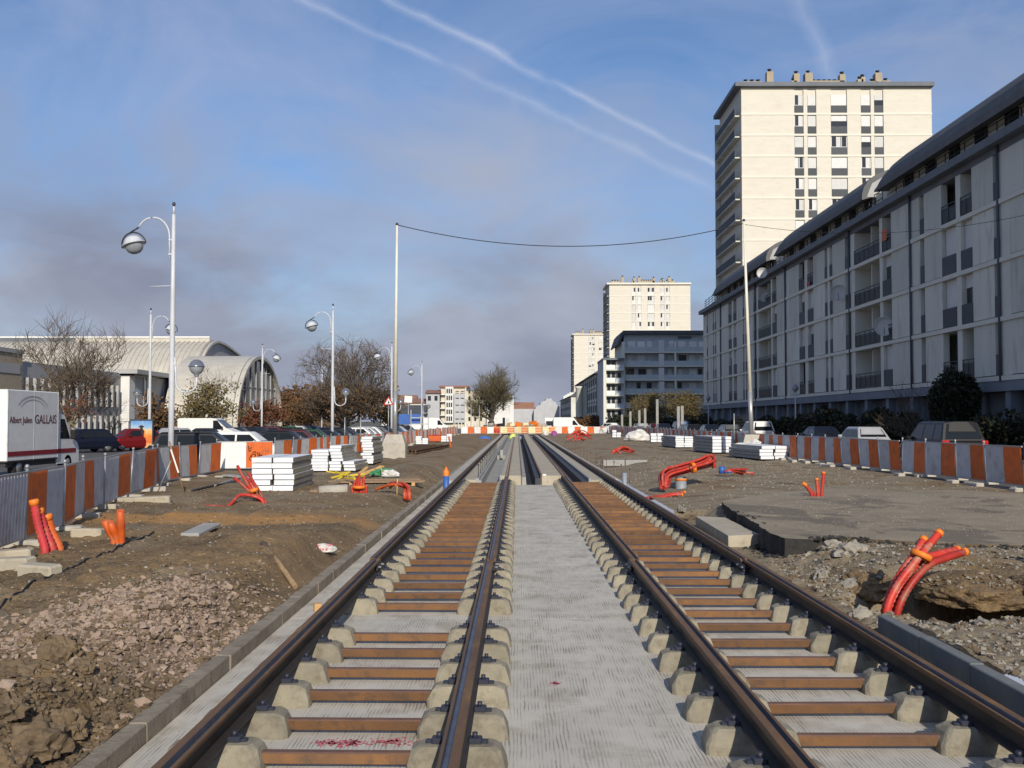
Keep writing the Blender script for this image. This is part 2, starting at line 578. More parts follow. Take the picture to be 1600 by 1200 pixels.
M['bark'] = mat('grey_bark', (0.135, 0.115, 0.090), (0.085, 0.075, 0.058), 6, 0.95, 0.5, 18)
M['barkpale'] = mat('pale_bark', (0.22, 0.19, 0.13), (0.15, 0.13, 0.09), 6, 0.95, 0.5, 18)
M['twig'] = mat('bare_twigs', (0.125, 0.100, 0.075), (0.085, 0.068, 0.052), 1.2, 0.95)
M['twigolive'] = mat('olive_twigs', (0.125, 0.105, 0.060), (0.08, 0.07, 0.042), 1.2, 0.95)
M['leafbrown'] = mat('brown_leaves', (0.17, 0.085, 0.035), (0.10, 0.060, 0.030), 1.0, 0.9)
M['leafred'] = mat('red_leaves', (0.175, 0.062, 0.028), (0.115, 0.048, 0.024), 1.0, 0.9)
M['leafolive'] = mat('olive_leaves', (0.16, 0.115, 0.040), (0.10, 0.080, 0.032), 1.0, 0.9)
M['leafgreen'] = mat('dark_evergreen_leaves', (0.020, 0.030, 0.014), (0.011, 0.017, 0.008), 1.0, 0.8)
M['cable'] = mat('black_cable', (0.012, 0.012, 0.012), None, 5, 0.6)
M['clod'] = mat('earth_clod', (0.175, 0.125, 0.074), (0.100, 0.072, 0.045), 3, 0.95, 0.7, 22, c3=(0.26, 0.20, 0.13), s3=12)
M['rock'] = mat('rubble_stone', (0.34, 0.255, 0.195), (0.25, 0.185, 0.145), 5, 0.95, 0.4, 30, c3=(0.42, 0.35, 0.28), s3=9)
M['rockgrey'] = mat('grey_rubble_stone', (0.30, 0.275, 0.23), (0.20, 0.18, 0.15), 5, 0.95, 0.4, 30, c3=(0.42, 0.40, 0.36), s3=9)


# ------------------------------------------------------------------ special ground materials
def slab_material():
    m = mat('grooved_slab_concrete', (0.54, 0.51, 0.45), (0.44, 0.415, 0.365), 1.1, 0.9, 0.0, c3=(0.33, 0.285, 0.22), s3=1.7, f3=0.65)
    nt = m.node_tree
    bs = nt.nodes['Principled BSDF']
    geo = nt.nodes.new('ShaderNodeNewGeometry')
    wv = nt.nodes.new('ShaderNodeTexWave')
    wv.wave_type = 'BANDS'
    wv.bands_direction = 'X'
    wv.inputs['Scale'].default_value = 11.5
    wv.inputs['Distortion'].default_value = 3.4
    wv.inputs['Detail'].default_value = 2.0
    wv.inputs['Detail Scale'].default_value = 1.6
    mp = nt.nodes.new('ShaderNodeMapping')
    mp.inputs['Scale'].default_value = (1, 0.14, 1)
    nt.links.new(geo.outputs['Position'], mp.inputs[0])
    nt.links.new(mp.outputs[0], wv.inputs[0])
    n = nt.nodes.new('ShaderNodeTexNoise')
    n.inputs['Scale'].default_value = 2.2
    n.inputs['Detail'].default_value = 4
    nt.links.new(geo.outputs['Position'], n.inputs[0])
    r = nt.nodes.new('ShaderNodeValToRGB')
    r.color_ramp.elements[0].position = 0.30
    r.color_ramp.elements[1].position = 0.60
    nt.links.new(n.outputs[0], r.inputs[0])
    mul = nt.nodes.new('ShaderNodeMath')
    mul.operation = 'MULTIPLY'
    w2 = nt.nodes.new('ShaderNodeValToRGB')
    w2.color_ramp.elements[0].position = 0.05
    w2.color_ramp.elements[1].position = 0.40
    nt.links.new(wv.outputs['Fac'], w2.inputs[0])
    inv = nt.nodes.new('ShaderNodeMath')
    inv.operation = 'SUBTRACT'
    inv.inputs[0].default_value = 1.0
    nt.links.new(w2.outputs[0], inv.inputs[1])
    nt.links.new(inv.outputs[0], mul.inputs[0])
    # strokes break off irregularly
    mpk = nt.nodes.new('ShaderNodeMapping')
    mpk.inputs['Scale'].default_value = (14, 3.2, 1)
    nt.links.new(geo.outputs['Position'], mpk.inputs[0])
    nk = nt.nodes.new('ShaderNodeTexNoise')
    nk.inputs['Scale'].default_value = 1.0
    nk.inputs['Detail'].default_value = 3
    nt.links.new(mpk.outputs[0], nk.inputs[0])
    rk = nt.nodes.new('ShaderNodeValToRGB')
    rk.color_ramp.elements[0].position = 0.38
    rk.color_ramp.elements[1].position = 0.62
    nt.links.new(nk.outputs[0], rk.inputs[0])
    mk = nt.nodes.new('ShaderNodeMath')
    mk.operation = 'MULTIPLY'
    nt.links.new(r.outputs[0], mk.inputs[0])
    nt.links.new(rk.outputs[0], mk.inputs[1])
    nt.links.new(mk.outputs[0], mul.inputs[1])
    # grooves are darkened and cut a few millimetres deep
    old = bs.inputs['Base Color'].links[0].from_socket
    mx = nt.nodes.new('ShaderNodeMixRGB')
    mx.blend_type = 'MULTIPLY'
    sc = nt.nodes.new('ShaderNodeMath')
    sc.operation = 'MULTIPLY'
    sc.inputs[1].default_value = 0.8
    nt.links.new(mul.outputs[0], sc.inputs[0])
    nt.links.new(sc.outputs[0], mx.inputs[0])
    nt.links.new(old, mx.inputs[1])
    mx.inputs[2].default_value = (0.42, 0.39, 0.36, 1)
    nt.links.new(mx.outputs[0], bs.inputs['Base Color'])
    b = nt.nodes.new('ShaderNodeBump')
    b.inputs['Strength'].default_value = 0.6
    b.inputs['Distance'].default_value = 0.006
    b.invert = True
    nt.links.new(mul.outputs[0], b.inputs['Height'])
    n3 = nt.nodes.new('ShaderNodeTexNoise')
    n3.inputs['Scale'].default_value = 45
    n3.inputs['Detail'].default_value = 4
    nt.links.new(geo.outputs['Position'], n3.inputs[0])
    b2 = nt.nodes.new('ShaderNodeBump')
    b2.inputs['Strength'].default_value = 0.25
    b2.inputs['Distance'].default_value = 0.01
    nt.links.new(n3.outputs[0], b2.inputs['Height'])
    nt.links.new(b.outputs[0], b2.inputs['Normal'])
    nt.links.new(b2.outputs[0], bs.inputs['Normal'])
    return m


M['slab'] = slab_material()


def soil_material():
    """brown earth; the colour attribute 'soil' says where ochre clay (R), pink rubble dust (G) and grey gravel (B) lie"""
    m = mat('site_earth', (0.245, 0.162, 0.078), (0.105, 0.070, 0.037), 1.1, 0.95, 0, c3=(0.30, 0.225, 0.14), s3=22, f3=0.55)
    nt = m.node_tree
    bs = nt.nodes['Principled BSDF']
    at_ = nt.nodes.new('ShaderNodeAttribute')
    at_.attribute_name = 'soil'
    sp = nt.nodes.new('ShaderNodeSeparateColor')
    nt.links.new(at_.outputs['Color'], sp.inputs[0])
    geo = nt.nodes.new('ShaderNodeNewGeometry')
    cur = bs.inputs['Base Color'].links[0].from_socket

    def noi(s, d=5):
        n = nt.nodes.new('ShaderNodeTexNoise')
        n.inputs['Scale'].default_value = s
        n.inputs['Detail'].default_value = d
        n.inputs['Roughness'].default_value = 0.65
        nt.links.new(geo.outputs['Position'], n.inputs[0])
        return n.outputs[0]
    for ch, (ca, cb, s) in enumerate((((0.46, 0.245, 0.075), (0.33, 0.18, 0.065), 2.0), ((0.34, 0.24, 0.17), (0.22, 0.155, 0.115), 6.0), ((0.285, 0.230, 0.155), (0.180, 0.143, 0.096), 1.6))):
        r = nt.nodes.new('ShaderNodeValToRGB')
        r.color_ramp.elements[0].position = 0.35
        r.color_ramp.elements[1].position = 0.68
        r.color_ramp.elements[0].color = (*ca, 1)
        r.color_ramp.elements[1].color = (*cb, 1)
        nt.links.new(noi(s), r.inputs[0])
        mx = nt.nodes.new('ShaderNodeMixRGB')
        nt.links.new(sp.outputs[ch], mx.inputs[0])
        nt.links.new(cur, mx.inputs[1])
        nt.links.new(r.outputs[0], mx.inputs[2])
        cur = mx.outputs[0]
    # pale grit
    r = nt.nodes.new('ShaderNodeValToRGB')
    r.color_ramp.elements[0].position = 0.63
    r.color_ramp.elements[1].position = 0.72
    r.color_ramp.elements[1].color = (0.6, 0.6, 0.6, 1)
    nt.links.new(noi(38, 3), r.inputs[0])
    mx = nt.nodes.new('ShaderNodeMixRGB')
    nt.links.new(r.outputs[0], mx.inputs[0])
    nt.links.new(cur, mx.inputs[1])
    mx.inputs[2].default_value = (0.42, 0.37, 0.29, 1)
    nt.links.new(mx.outputs[0], bs.inputs['Base Color'])
    b = nt.nodes.new('ShaderNodeBump')
    b.inputs['Strength'].default_value = 0.9
    b.inputs['Distance'].default_value = 0.05
    nt.links.new(noi(16, 8), b.inputs['Height'])
    nt.links.new(b.outputs[0], bs.inputs['Normal'])
    return m


M['soil'] = soil_material()
M['worn'] = mat('worn_asphalt', (0.285, 0.240, 0.172), (0.205, 0.173, 0.126), 0.8, 0.9, 0.5, 34, c3=(0.33, 0.27, 0.18), s3=2.6, f3=0.7)
M['wornedge'] = mat('broken_asphalt_edge', (0.045, 0.043, 0.040), (0.025, 0.024, 0.023), 8, 0.9, 0.8, 25)


def stain(m):
    """dark oil and damp patches with their own outlines, on the worn asphalt"""
    nt = m.node_tree
    bs = nt.nodes['Principled BSDF']
    cur = bs.inputs['Base Color'].links[0].from_socket
    geo = nt.nodes.new('ShaderNodeNewGeometry')
    mp = nt.nodes.new('ShaderNodeMapping')
    mp.inputs['Scale'].default_value = (1.0, 0.8, 1)
    mp.inputs['Location'].default_value = (2.1, 4.4, 0)
    nt.links.new(geo.outputs['Position'], mp.inputs[0])
    n = nt.nodes.new('ShaderNodeTexNoise')
    n.inputs['Scale'].default_value = 0.75
    n.inputs['Detail'].default_value = 6
    n.inputs['Roughness'].default_value = 0.55
    n.inputs['Distortion'].default_value = 0.6
    nt.links.new(mp.outputs[0], n.inputs[0])
    r = nt.nodes.new('ShaderNodeValToRGB')
    r.color_ramp.elements[0].position = 0.54
    r.color_ramp.elements[1].position = 0.60
    r.color_ramp.elements[1].color = (0.75, 0.75, 0.75, 1)
    nt.links.new(n.outputs[0], r.inputs[0])
    mx = nt.nodes.new('ShaderNodeMixRGB')
    nt.links.new(r.outputs[0], mx.inputs[0])
    nt.links.new(cur, mx.inputs[1])
    mx.inputs[2].default_value = (0.12, 0.10, 0.078, 1)
    nt.links.new(mx.outputs[0], bs.inputs['Base Color'])


stain(M['worn'])

# ------------------------------------------------------------------ track geometry constants
L1, L2, R1, R2 = -1.88, -0.37, 1.54, 3.07
BLOCK_H = 0.165
RAIL_TOP = 0.34
SL0, SL1 = -2.50, 3.44            # slab edges
YT = 35.0                         # end of the open sleepers


def G(x, y, cx, cy, sx, sy):
    return math.exp(-(((x - cx) / sx) ** 2 + ((y - cy) / sy) ** 2))


# barrier post lines (world x, y)
LPOSTS = [(-7.10, 13.0), (-7.43, 15.5), (-7.79, 17.6), (-8.45, 20.0), (-9.03, 22.4), (-9.40, 24.9), (-9.70, 27.4), (-10.33, 29.6), (-10.53, 32.1), (-10.75, 34.6), (-10.74, 37.1)]
LWHITE = [(-11.2, 38.2), (-9.24, 38.9)]
LPOSTS2 = [(-9.6, 40.5), (-9.46, 43.0), (-9.62, 45.4), (-9.35, 47.8), (-9.5, 50.3), (-9.66, 52.8), (-9.57, 55.3), (-9.5, 57.8), (-9.0, 60.2), (-8.9, 62.6), (-8.6, 65.0)]
while LPOSTS2[-1][1] < 145:
    k = len(LPOSTS2)
    LPOSTS2.append((-8.6 + 0.12 * sin(k * 1.7) + (0.004 * k), LPOSTS2[-1][1] + 2.45))


def xedge(y):
    P = [(-9.6, 0)] + LPOSTS + [LWHITE[0]] + LPOSTS2[1:]
    P = sorted(P, key=lambda p: p[1])
    for (xa, ya), (xb, yb) in zip(P, P[1:]):
        if ya <= y <= yb:
            return lerp(xa, xb, (y - ya) / max(1e-6, yb - ya))
    return P[-1][0]


def hL(x, y):
    z = 0.31 + 0.035 * fbm(x, y, 0.25) + 0.02 * fbm(x + 9, y, 1.1)
    z += 0.24 * G(x, y, -3.6, 14.3, 1.1, 1.7)
    z += 0.26 * G(x, y, -3.45, 9.4, 0.75, 1.6)
    z += 0.16 * G(x, y, -3.1, 6.4, 0.7, 1.0)
    z += 0.10 * G(x, y, -4.6, 11.6, 0.8, 1.2)
    z += 0.22 * G(x, y, -4.0, 42, 0.9, 9)
    z -= 0.06 * G(x, y, -5.2, 19.9, 3.2, 1.5)
    if y > 16:
        xc = -5.6 + 0.55 * sin(y / 5.0) - 0.02 * y        # wheel ruts
        for o_ in (-0.85, 0.85):
            z -= 0.055 * math.exp(-((x - xc - o_) / 0.17) ** 2) * smooth(16, 20, y)
            z += 0.03 * math.exp(-((x - xc - o_ - .3) / 0.12) ** 2) * smooth(16, 20, y)
    k = smooth(30, 9, y) * (1 - 0.75 * G(x, y, -5.2, 19.9, 3.5, 1.4))
    z += k * (0.085 * abs(fbm(x, y, 2.2)) + 0.034 * fbm(x, y, 8.0)) + 0.014 * fbm(x, y, 5)
    t = smooth(-3.2, -2.68, x)
    z = lerp(max(z, 0.25), 0.125 + 0.018 * fbm(x, y, 6), t)
    return z


def edge_y(x):
    return 15.3 + 0.30 * fbm(x, 1.0, 0.7) - 0.10 * max(0, x - 5)


def hR(x, y):
    top = 0.34 + 0.02 * fbm(x, y, 0.5)
    rough = 0.075 * abs(fbm(x, y, 2.4)) + 0.03 * fbm(x, y, 8.0)
    front = lerp(0.10, 0.365, smooth(3.6, 5.0, x)) + rough
    kz = smooth(10.2, 9.4, y)
    front = lerp(front, 0.31 + 0.6 * rough, kz)
    f = smooth(15.2, 15.9, y)
    near_rail = lerp(0.20, 0.36, smooth(3.6, 5.6, x)) + 0.012 * fbm(x, y, 3) + 0.10 * G(x, y, 4.9, 31, 0.5, 1.2) + 0.14 * G(x, y, 5.3, 41, 0.7, 3)
    back = near_rail if y > 22.6 else lerp(0.06 + 0.5 * rough, 0.34, smooth(3.95, 4.6, x))
    z = lerp(front, back, f)
    z += 0.10 * G(x, y, 5.6, 13.5, 0.8, 0.7) + 0.06 * G(x, y, 4.6, 14.2, 0.5, 0.5)
    w = 1 + 0.25 * fbm(x, y, 1.7)
    q = ((x - 4.88) / 0.98) ** 2 + ((y - 11.6) / 1.05) ** 2
    z -= 0.90 * math.exp(-q * q * q) * w
    z -= 0.18 * G(x, y, 4.75, 10.3, 0.7, 0.45)
    if y > 30:
        z += 0.05 * abs(fbm(x, y, 0.9)) - 0.01
    z = lerp(z, 0.42, smooth(11.2, 12.2, x))
    return z


def soilL(x, y):
    n = fbm(x, y, 0.8)
    oc = smooth(0.35, 0.75, G(x, y, -6.2, 19.8, 4.2, 1.55) + 0.25 * n)
    pk = smooth(0.35, 0.7, G(x, y, -3.35, 9.2, 0.95, 2.1) + 0.2 * fbm(x, y, 1.5))
    gv = 0.62 * smooth(0.0, 0.55, n + 0.35 * smooth(15, 30, y) - 0.45 * G(x, y, -3.6, 14, 1.4, 2.4))
    return (oc, pk, gv * (1 - oc))


def soilR(x, y):
    n = fbm(x + 30, y, 0.8)
    gv = smooth(-0.45, 0.2, n + 0.2)
    return (0.12 * smooth(0.1, 0.5, n) * (1 if y > 24 else 0), 0.0, gv)


def terrain(name, hf, sf, x0f, x1f, ys, nu, pw):
    v, f, c = [], [], []
    for y in ys:
        a, b = x0f(y), x1f(y)
        for i in range(nu + 1):
            u = (i / nu) ** pw
            x = lerp(a, b, u)
            v.append((x, y, hf(x, y)))
            c.append(sf(x, y))
    w = nu + 1
    for j in range(len(ys) - 1):
        for i in range(nu):
            q = [j * w + i, j * w + i + 1, (j + 1) * w + i + 1, (j + 1) * w + i]
            f.append(q if x1f(ys[j]) > x0f(ys[j]) else q[::-1])
    me = bpy.data.meshes.new(name)
    me.from_pydata(v, [], f)
    ca = me.color_attributes.new('soil', 'FLOAT_COLOR', 'POINT')
    flat = []
    for t in c:
        flat += [t[0], t[1], t[2], 1.0]
    ca.data.foreach_set('color', flat)
    me.materials.append(M['soil'])
    me.polygons.foreach_set('use_smooth', [True] * len(f))
    me.update()
    o = bpy.data.objects.new(name, me)
    COL.objects.link(o)
    return tag(o, kind='structure')


YS = []
y = 3.6
while y < 152:
    YS.append(y)
    y *= 1.0062
terrain('earth_ground', hL, soilL, lambda y: -2.63, lambda y: xedge(y) - 0.25, YS, 120, 1.35)
terrain('earth_ground', hR, soilR, lambda y: 3.605 if y < 9.75 else 3.46, lambda y: 12.6, YS, 150, 1.5)

# far ground sheet with an opening where the track bed is dug in
g = MB()
for (x0, x1, y0, y1) in ((-3000, -2.5, -60, 4000), (12.5, 3000, -60, 4000), (-2.5, 12.5, 151, 4000), (-2.5, 12.5, -60, -4)):
    zz = -0.02
    g.add([(x0, y0, zz), (x1, y0, zz), (x1, y1, zz), (x0, y1, zz)], [(0, 1, 2, 3)])
tag(g.build('ground', M['groundfar']), kind='structure')
tag(MB().box(-75, -6.6, -10, 175, 0.0, 0.235).build('parking_lot', M['asphalt']), kind='structure')
tag(MB().box(-19.5, -15.6, 5, 36, 0.1, 0.24).build('road', M['asphaltpath']), kind='structure')
tag(MB().box(12.55, 20.4, 5, 152, 0.0, 0.44).build('parking_road', M['asphalt']), kind='structure')
tag(MB().box(20.55, 60, 5, 330, 0.0, 0.50).build('verge', M['verge']), kind='structure')
tag(MB().box(20.4, 20.55, 5, 152, 0.0, 0.55).build('kerb', M['concgrey']), kind='structure')
tag(MB().box(-60, 20, 152, 420, 0.0, 0.30).build('far_road', M['asphaltpath']), kind='structure')

# ------------------------------------------------------------------ concrete slab, far track bed
sl = MB()
for ya, yb in ((-3, 5.2), (5.2, 11.35), (11.35, 17.5), (17.5, 23.4), (23.4, 29.2), (29.2, YT)):
    sl.box(SL0, SL1, ya + .004, yb - .004, -0.35, 0.0)
tag(sl.build('concrete_slab', M['slab']), kind='structure')
# shallow cross joints scored in the slab are separate pours
bed = MB()
ZB = 0.17


def strip(x0, x1, z, mi, y0=YT, y1=149.0, zb=-0.6):
    bed.box(x0, x1, y0 + 0.002, y1, zb, z, mi)


strip(SL0, -2.16, 0.14, 2)
strip(-2.16, -1.42, ZB, 0)
strip(-1.42, -1.30, ZB + 0.05, 1)
strip(-1.30, -1.22, ZB - 0.02, 1)
strip(-1.22, -0.60, -0.16, 3)
strip(-0.60, -0.54, 0.33, 1)
strip(-0.54, 0.13, 0.315, 0)
strip(0.13, 0.17, 0.325, 5)
strip(0.17, 0.30, ZB + 0.09, 1)
strip(0.30, 0.62, -0.45, 2)
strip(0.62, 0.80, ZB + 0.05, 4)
strip(0.80, 0.85, 0.335, 5)
strip(0.85, 1.66, 0.315, 0)
strip(1.66, 1.70, 0.325, 5)
strip(1.70, 2.20, -0.16, 3)
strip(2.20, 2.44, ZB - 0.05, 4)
strip(2.44, 2.52, ZB + 0.05, 1)
strip(2.52, 3.30, ZB, 0)
strip(3.30, SL1, 0.20, 2)
tag(bed.build('track_bed', [M['conctan'], M['concgrey'], M['conc'], M['concgrey'], M['darkwall'], M['bartop']]), kind='structure')
bm_ = MB()
bm_.obox((0.93, YT + 0.13, 0.21), (0.12, 0.12, 0.30))
tag(bm_.build('marker_post', M['white']), 'short white post at the near end of the dark trench between the tracks', 'post')
cr = MB()
cr.box(-1.20, -0.62, 62, 62.35, -0.15, 0.10)
cr.obox((-0.93, 61.7, 0.2), (0.16, 0.12, 0.5))
tag(cr.build('cross_beam', M['concgrey']), 'grey concrete cross beam bridging the left pit between the far rails', 'beam')

# ------------------------------------------------------------------ rails
def rail_profile(inner):
    """grooved tram rail; inner = +1 when the gauge side is +x"""
    p = [(-0.075, 0.0), (0.075, 0.0), (0.075, 0.012), (0.014, 0.028), (0.010, 0.118), (0.050, 0.130), (0.062, 0.160), (0.060, 0.172), (0.040, 0.172),
         (0.034, 0.140), (0.004, 0.140), (-0.004, 0.178), (-0.056, 0.178), (-0.060, 0.170), (-0.058, 0.138), (-0.010, 0.118), (-0.014, 0.028), (-0.075, 0.012)]
    mi = [1, 1, 1, 1, 1, 0, 0, 0, 2, 2, 2, 0, 0, 0, 1, 1, 1, 1]
    if inner < 0:
        p = [(-x, z) for x, z in p][::-1]
        mi = (mi[:-1][::-1] + mi[-1:])
    return p, mi


RZ = RAIL_TOP - 0.178


def rail(x, y0, y1, inner, label):
    p, mi = rail_profile(inner)
    mb = MB()
    # sections every 6 m so that the bar can bow a hair
    mb.prism([(x + a, RZ + b) for a, b in p], 'y', y0, y1, 0, mi)
    return tag(mb.build('rail', [M['rail'], M['railweb'], M['groove']]), label, 'rail', 'tram rails')


JY = 13.75
side = {L1: ('left track', 'outer'), L2: ('left track', 'inner'), R1: ('right track', 'inner'), R2: ('right track', 'outer')}
for x, inn, off in ((L1, 1, -0.035), (L2, -1, 0.03), (R1, 1, 0.035), (R2, -1, -0.03)):
    t, s = side[x]
    rail(x, 2.0, JY - 0.004, inn, f'near length of rusty grooved rail on the {s} side of the {t}')
    rail(x + off, JY + 0.004, 149.0, inn, f'long rusty rail beyond the joint on the {s} side of the {t}')
# joint clamps
for x, off in ((L1, -0.035), (L2, 0.03), (R1, 0.035), (R2, -0.03)):
    t, s = side[x]
    cl = thing('rail_joint', f'bolted clamp at the joint of the {s} rail of the {t}', 'rail clamp', (x + off / 2, JY, RZ), 0, 'rail joint clamps')
    a = MB()
    a.obox((-0.050, 0, 0.075), (0.03, 0.42, 0.075), b=0.006)
    a.build('fishplate', M['darksteel'], cl)
    a = MB()
    a.obox((0.050, 0, 0.075), (0.03, 0.42, 0.075), b=0.006)
    a.build('fishplate', M['darksteel'], cl)
    for yy in (-0.14, 0.14):
        a = MB()
        a.tube([(-0.10, yy, 0.08), (0.10, yy, 0.08)], 0.014, 6)
        a.build('bolt', M['steel'], cl)

# ------------------------------------------------------------------ sleepers
def block_mesh():
    pts = []
    for hx, hy, z in ((0.312, 0.130, 0.0), (0.305, 0.125, 0.065), (0.275, 0.108, 0.140), (0.235, 0.090, BLOCK_H)):
        for sx in (-1, 1):
            for sy in (-1, 1):
                pts += [(sx * (hx - 0.035), sy * hy, z), (sx * hx, sy * (hy - 0.035), z), (sx * (hx - 0.012), sy * (hy - 0.012), z)]
    return pts


def make_sleeper(gauge, seed=0):
    rj = random.Random(seed)
    t = thing('sleeper', 'x', 'sleeper')
    first = None
    for sx in (-1, 1):
        if first is None:
            mb = MB()
            mb.hull([(a + rj.uniform(-.008, .008), b_ + rj.uniform(-.008, .008), c_ + (rj.uniform(-.006, .004) if c_ > 0 else 0)) for a, b_, c_ in block_mesh()])
            b = mb.build('concrete_block', M['block'], t, (sx * gauge / 2, 0, 0))
            first = b
        else:
            b = inst(first, 'concrete_block', t, (sx * gauge / 2, 0, 0))
        for cx in (-1, 1):
            if cx == -1:
                c = MB()
                c.obox((cx * 0.115, 0, BLOCK_H + 0.016), (0.085, 0.085, 0.040), b=0.008)
                c.obox((cx * 0.160, 0, BLOCK_H + 0.008), (0.070, 0.050, 0.022), b=0.005)
                c.tube([(cx * 0.112, 0, BLOCK_H + 0.03), (cx * 0.112, 0, BLOCK_H + 0.065)], 0.019, 6)
                if sx == -1:
                    c0 = c.build('rail_clip', M['clip'], b)
                else:
                    inst(c0, 'rail_clip', b)
            else:
                if sx == -1:
                    c = MB()
                    c.obox((cx * 0.115, 0, BLOCK_H + 0.016), (0.085, 0.085, 0.040), b=0.008)
                    c.obox((cx * 0.160, 0, BLOCK_H + 0.008), (0.070, 0.050, 0.022), b=0.005)
                    c.tube([(cx * 0.112, 0, BLOCK_H + 0.03), (cx * 0.112, 0, BLOCK_H + 0.065)], 0.019, 6)
                    c1 = c.build('rail_clip', M['clip'], b)
                else:
                    inst(c1, 'rail_clip', b)
    # tie bar: a rolled Y section, flat on top
    hx = gauge / 2 - 0.29
    mb = MB()
    prof = [(-0.036, 0.040), (-0.030, 0.034), (0.030, 0.034), (0.036, 0.040), (0.036, 0.100), (0.026, 0.108), (-0.026, 0.108), (-0.036, 0.100)]
    mb.prism(prof, 'x', -hx, hx, 0, [0, 0, 0, 0, 1, 1, 1, 0])
    mb.build('tie_bar', [M['bar'], M['bartop']], t)
    return t


left_y = [5.04, 5.76] + [6.48 + 0.717 * k for k in range(6)]
y = 11.68
while y < YT - 0.2:
    left_y.append(y)
    y += 0.735
right_y = []
y = 6.13 - 0.735 * 2
while y < YT - 0.2:
    right_y.append(y)
    y += 0.735
for nm, ys, xa, xb in (('left', left_y, L1, L2), ('right', right_y, R1, R2)):
    protos = [make_sleeper(xb - xa, 50 + q) for q in range(5)]
    k = 0
    for i, y in enumerate(ys):
        s = protos[i] if i < 5 else copy_tree(protos[random.randrange(5)])
        s.location = ((xa + xb) / 2 + random.uniform(-.006, .006), y + random.uniform(-.022, .022), 0.0)
        s.rotation_euler = (0, 0, random.uniform(-0.018, 0.018))
        if i == 2 and nm == 'left':
            w = 'twin block sleeper of the left track with pink spray marks just beyond its rusty bar'
        elif nm == 'left' and i == 8:
            w = 'concrete sleeper of the left track just beyond the one wide gap between sleepers'
        elif nm == 'left' and i == 7:
            w = 'concrete sleeper of the left track just before the one wide gap between sleepers'
        elif i == len(ys) - 1:
            w = f'last visible twin block sleeper of the {nm} track, beside the start of the pits'
        else:
            w = f'{ordw(i + 1)} twin block sleeper from the camera in the {nm} track, rusty tie bar'
        tag(s, w, 'sleeper', f'sleepers of the {nm} track')

# pink spray marks on the slab
sp = MB()
rng = random.Random(3)
for (cx, cy, n, w) in ((-1.27, 6.98, 26, 0.08), (-1.12, 6.98, 30, 0.10), (-0.88, 7.0, 34, 0.14), (0.32, 8.55, 12, 0.05), (-0.98, 16.6, 12, 0.06), (3.36, 12.6, 18, 0.06), (3.36, 14.9, 14, 0.06), (3.37, 10.9, 14, 0.06)):
    for _ in range(n * 3):
        a = rng.uniform(0, 2 * pi)
        x, y = cx + rng.gauss(0, w * .55), cy + rng.gauss(0, .035)
        l, t = rng.uniform(.004, .018), rng.uniform(.002, .008)
        dx, dy = cos(a), sin(a)
        sp.add([(x - dx * l - dy * t, y - dy * l + dx * t, .005), (x + dx * l - dy * t, y + dy * l + dx * t, .005), (x + dx * l + dy * t, y + dy * l - dx * t, .005), (x - dx * l + dy * t, y - dy * l - dx * t, .005)], [(3, 2, 1, 0)])
tag(sp.build('paint_marks', M['pinkspray']), kind='structure')

# ------------------------------------------------------------------ kerbs along the slab
kb = thing('kerb', 'long low kerb of dirty concrete stones along the left edge of the slab', 'kerb', (-2.58, 0, -0.09))
proto = None
y = 3.0
rng = random.Random(5)
while y < 150:
    L = 1.0 if y < 40 else 4.0
    if proto is None or (L == 4.0 and proto[1] == 1.0):
        mb = MB()
        if L == 1.0:
            mb.obox((0, L / 2, -0.04), (0.15, L - 0.003, 0.52), b=0.009)
        else:
            mb.box(-.075, .075, .006, L - .006, -.3, .22)
        proto = (mb.build('kerb_stone', M['kerb'], kb, (0, y, 0)), L)
        s = proto[0]
    else:
        s = inst(proto[0], 'kerb_stone', kb, (0, y, 0))
    s.location = (rng.uniform(-.004, .004), y, -0.0004 * (y % 7) + rng.uniform(-.003, .003))
    s.rotation_euler = (rng.uniform(-.003, .003), rng.uniform(-.03, .03), rng.uniform(-.004, .004))
    y += L
kb = thing('kerb', 'short row of new grey kerb stones at the right edge beside the hole', 'kerb', (3.51, 0, 0))
y = 2.9
proto = None
while y < 9.6:
    if proto is None:
        mb = MB()
        mb.obox((0, .5, 0.06), (0.11, 0.996, 0.52), b=0.008)
        proto = mb.build('kerb_stone', M['kerbgrey'], kb)
        s = proto
    else:
        s = inst(proto, 'kerb_stone', kb)
    s.location = (rng.uniform(-.004, .004), y, rng.uniform(-.006, .006))
    y += 1.0

# broken asphalt plate on the right, its edge dug away
out = []
key = [(4.45, 22.4), (4.22, 20.2), (4.10, 18.0), (4.00, 16.4), (3.98, 15.35), (4.35, 15.2), (4.9, 15.5), (5.6, 15.0), (6.4, 14.7), (7.2, 14.5), (8.3, 14.2), (10.0, 13.9), (12.5, 13.6), (12.5, 24.5), (11.2, 26.2), (9.6, 25.6), (8.2, 27.2), (7.0, 26.0), (6.0, 24.8), (5.2, 24.0)]
for (a, b) in zip(key, key[1:] + key[:1]):
    L = sqrt((a[0] - b[0]) ** 2 + (a[1] - b[1]) ** 2)
    n = max(1, int(L / 0.14))
    for i in range(n):
        t = i / n
        x, y = lerp(a[0], b[0], t), lerp(a[1], b[1], t)
        out.append((x + 0.06 * fbm(x, y, 3.1), y + 0.07 * fbm(x + 5, y, 2.7)))
mb = MB()
n = len(out)
lo = [(x + 0.03 * fbm(x, y, 6), y + 0.03 * fbm(x, y + 3, 6), 0.02) for x, y in out]
mb.add([(x, y, 0.425) for x, y in out], [list(range(n))], 0)
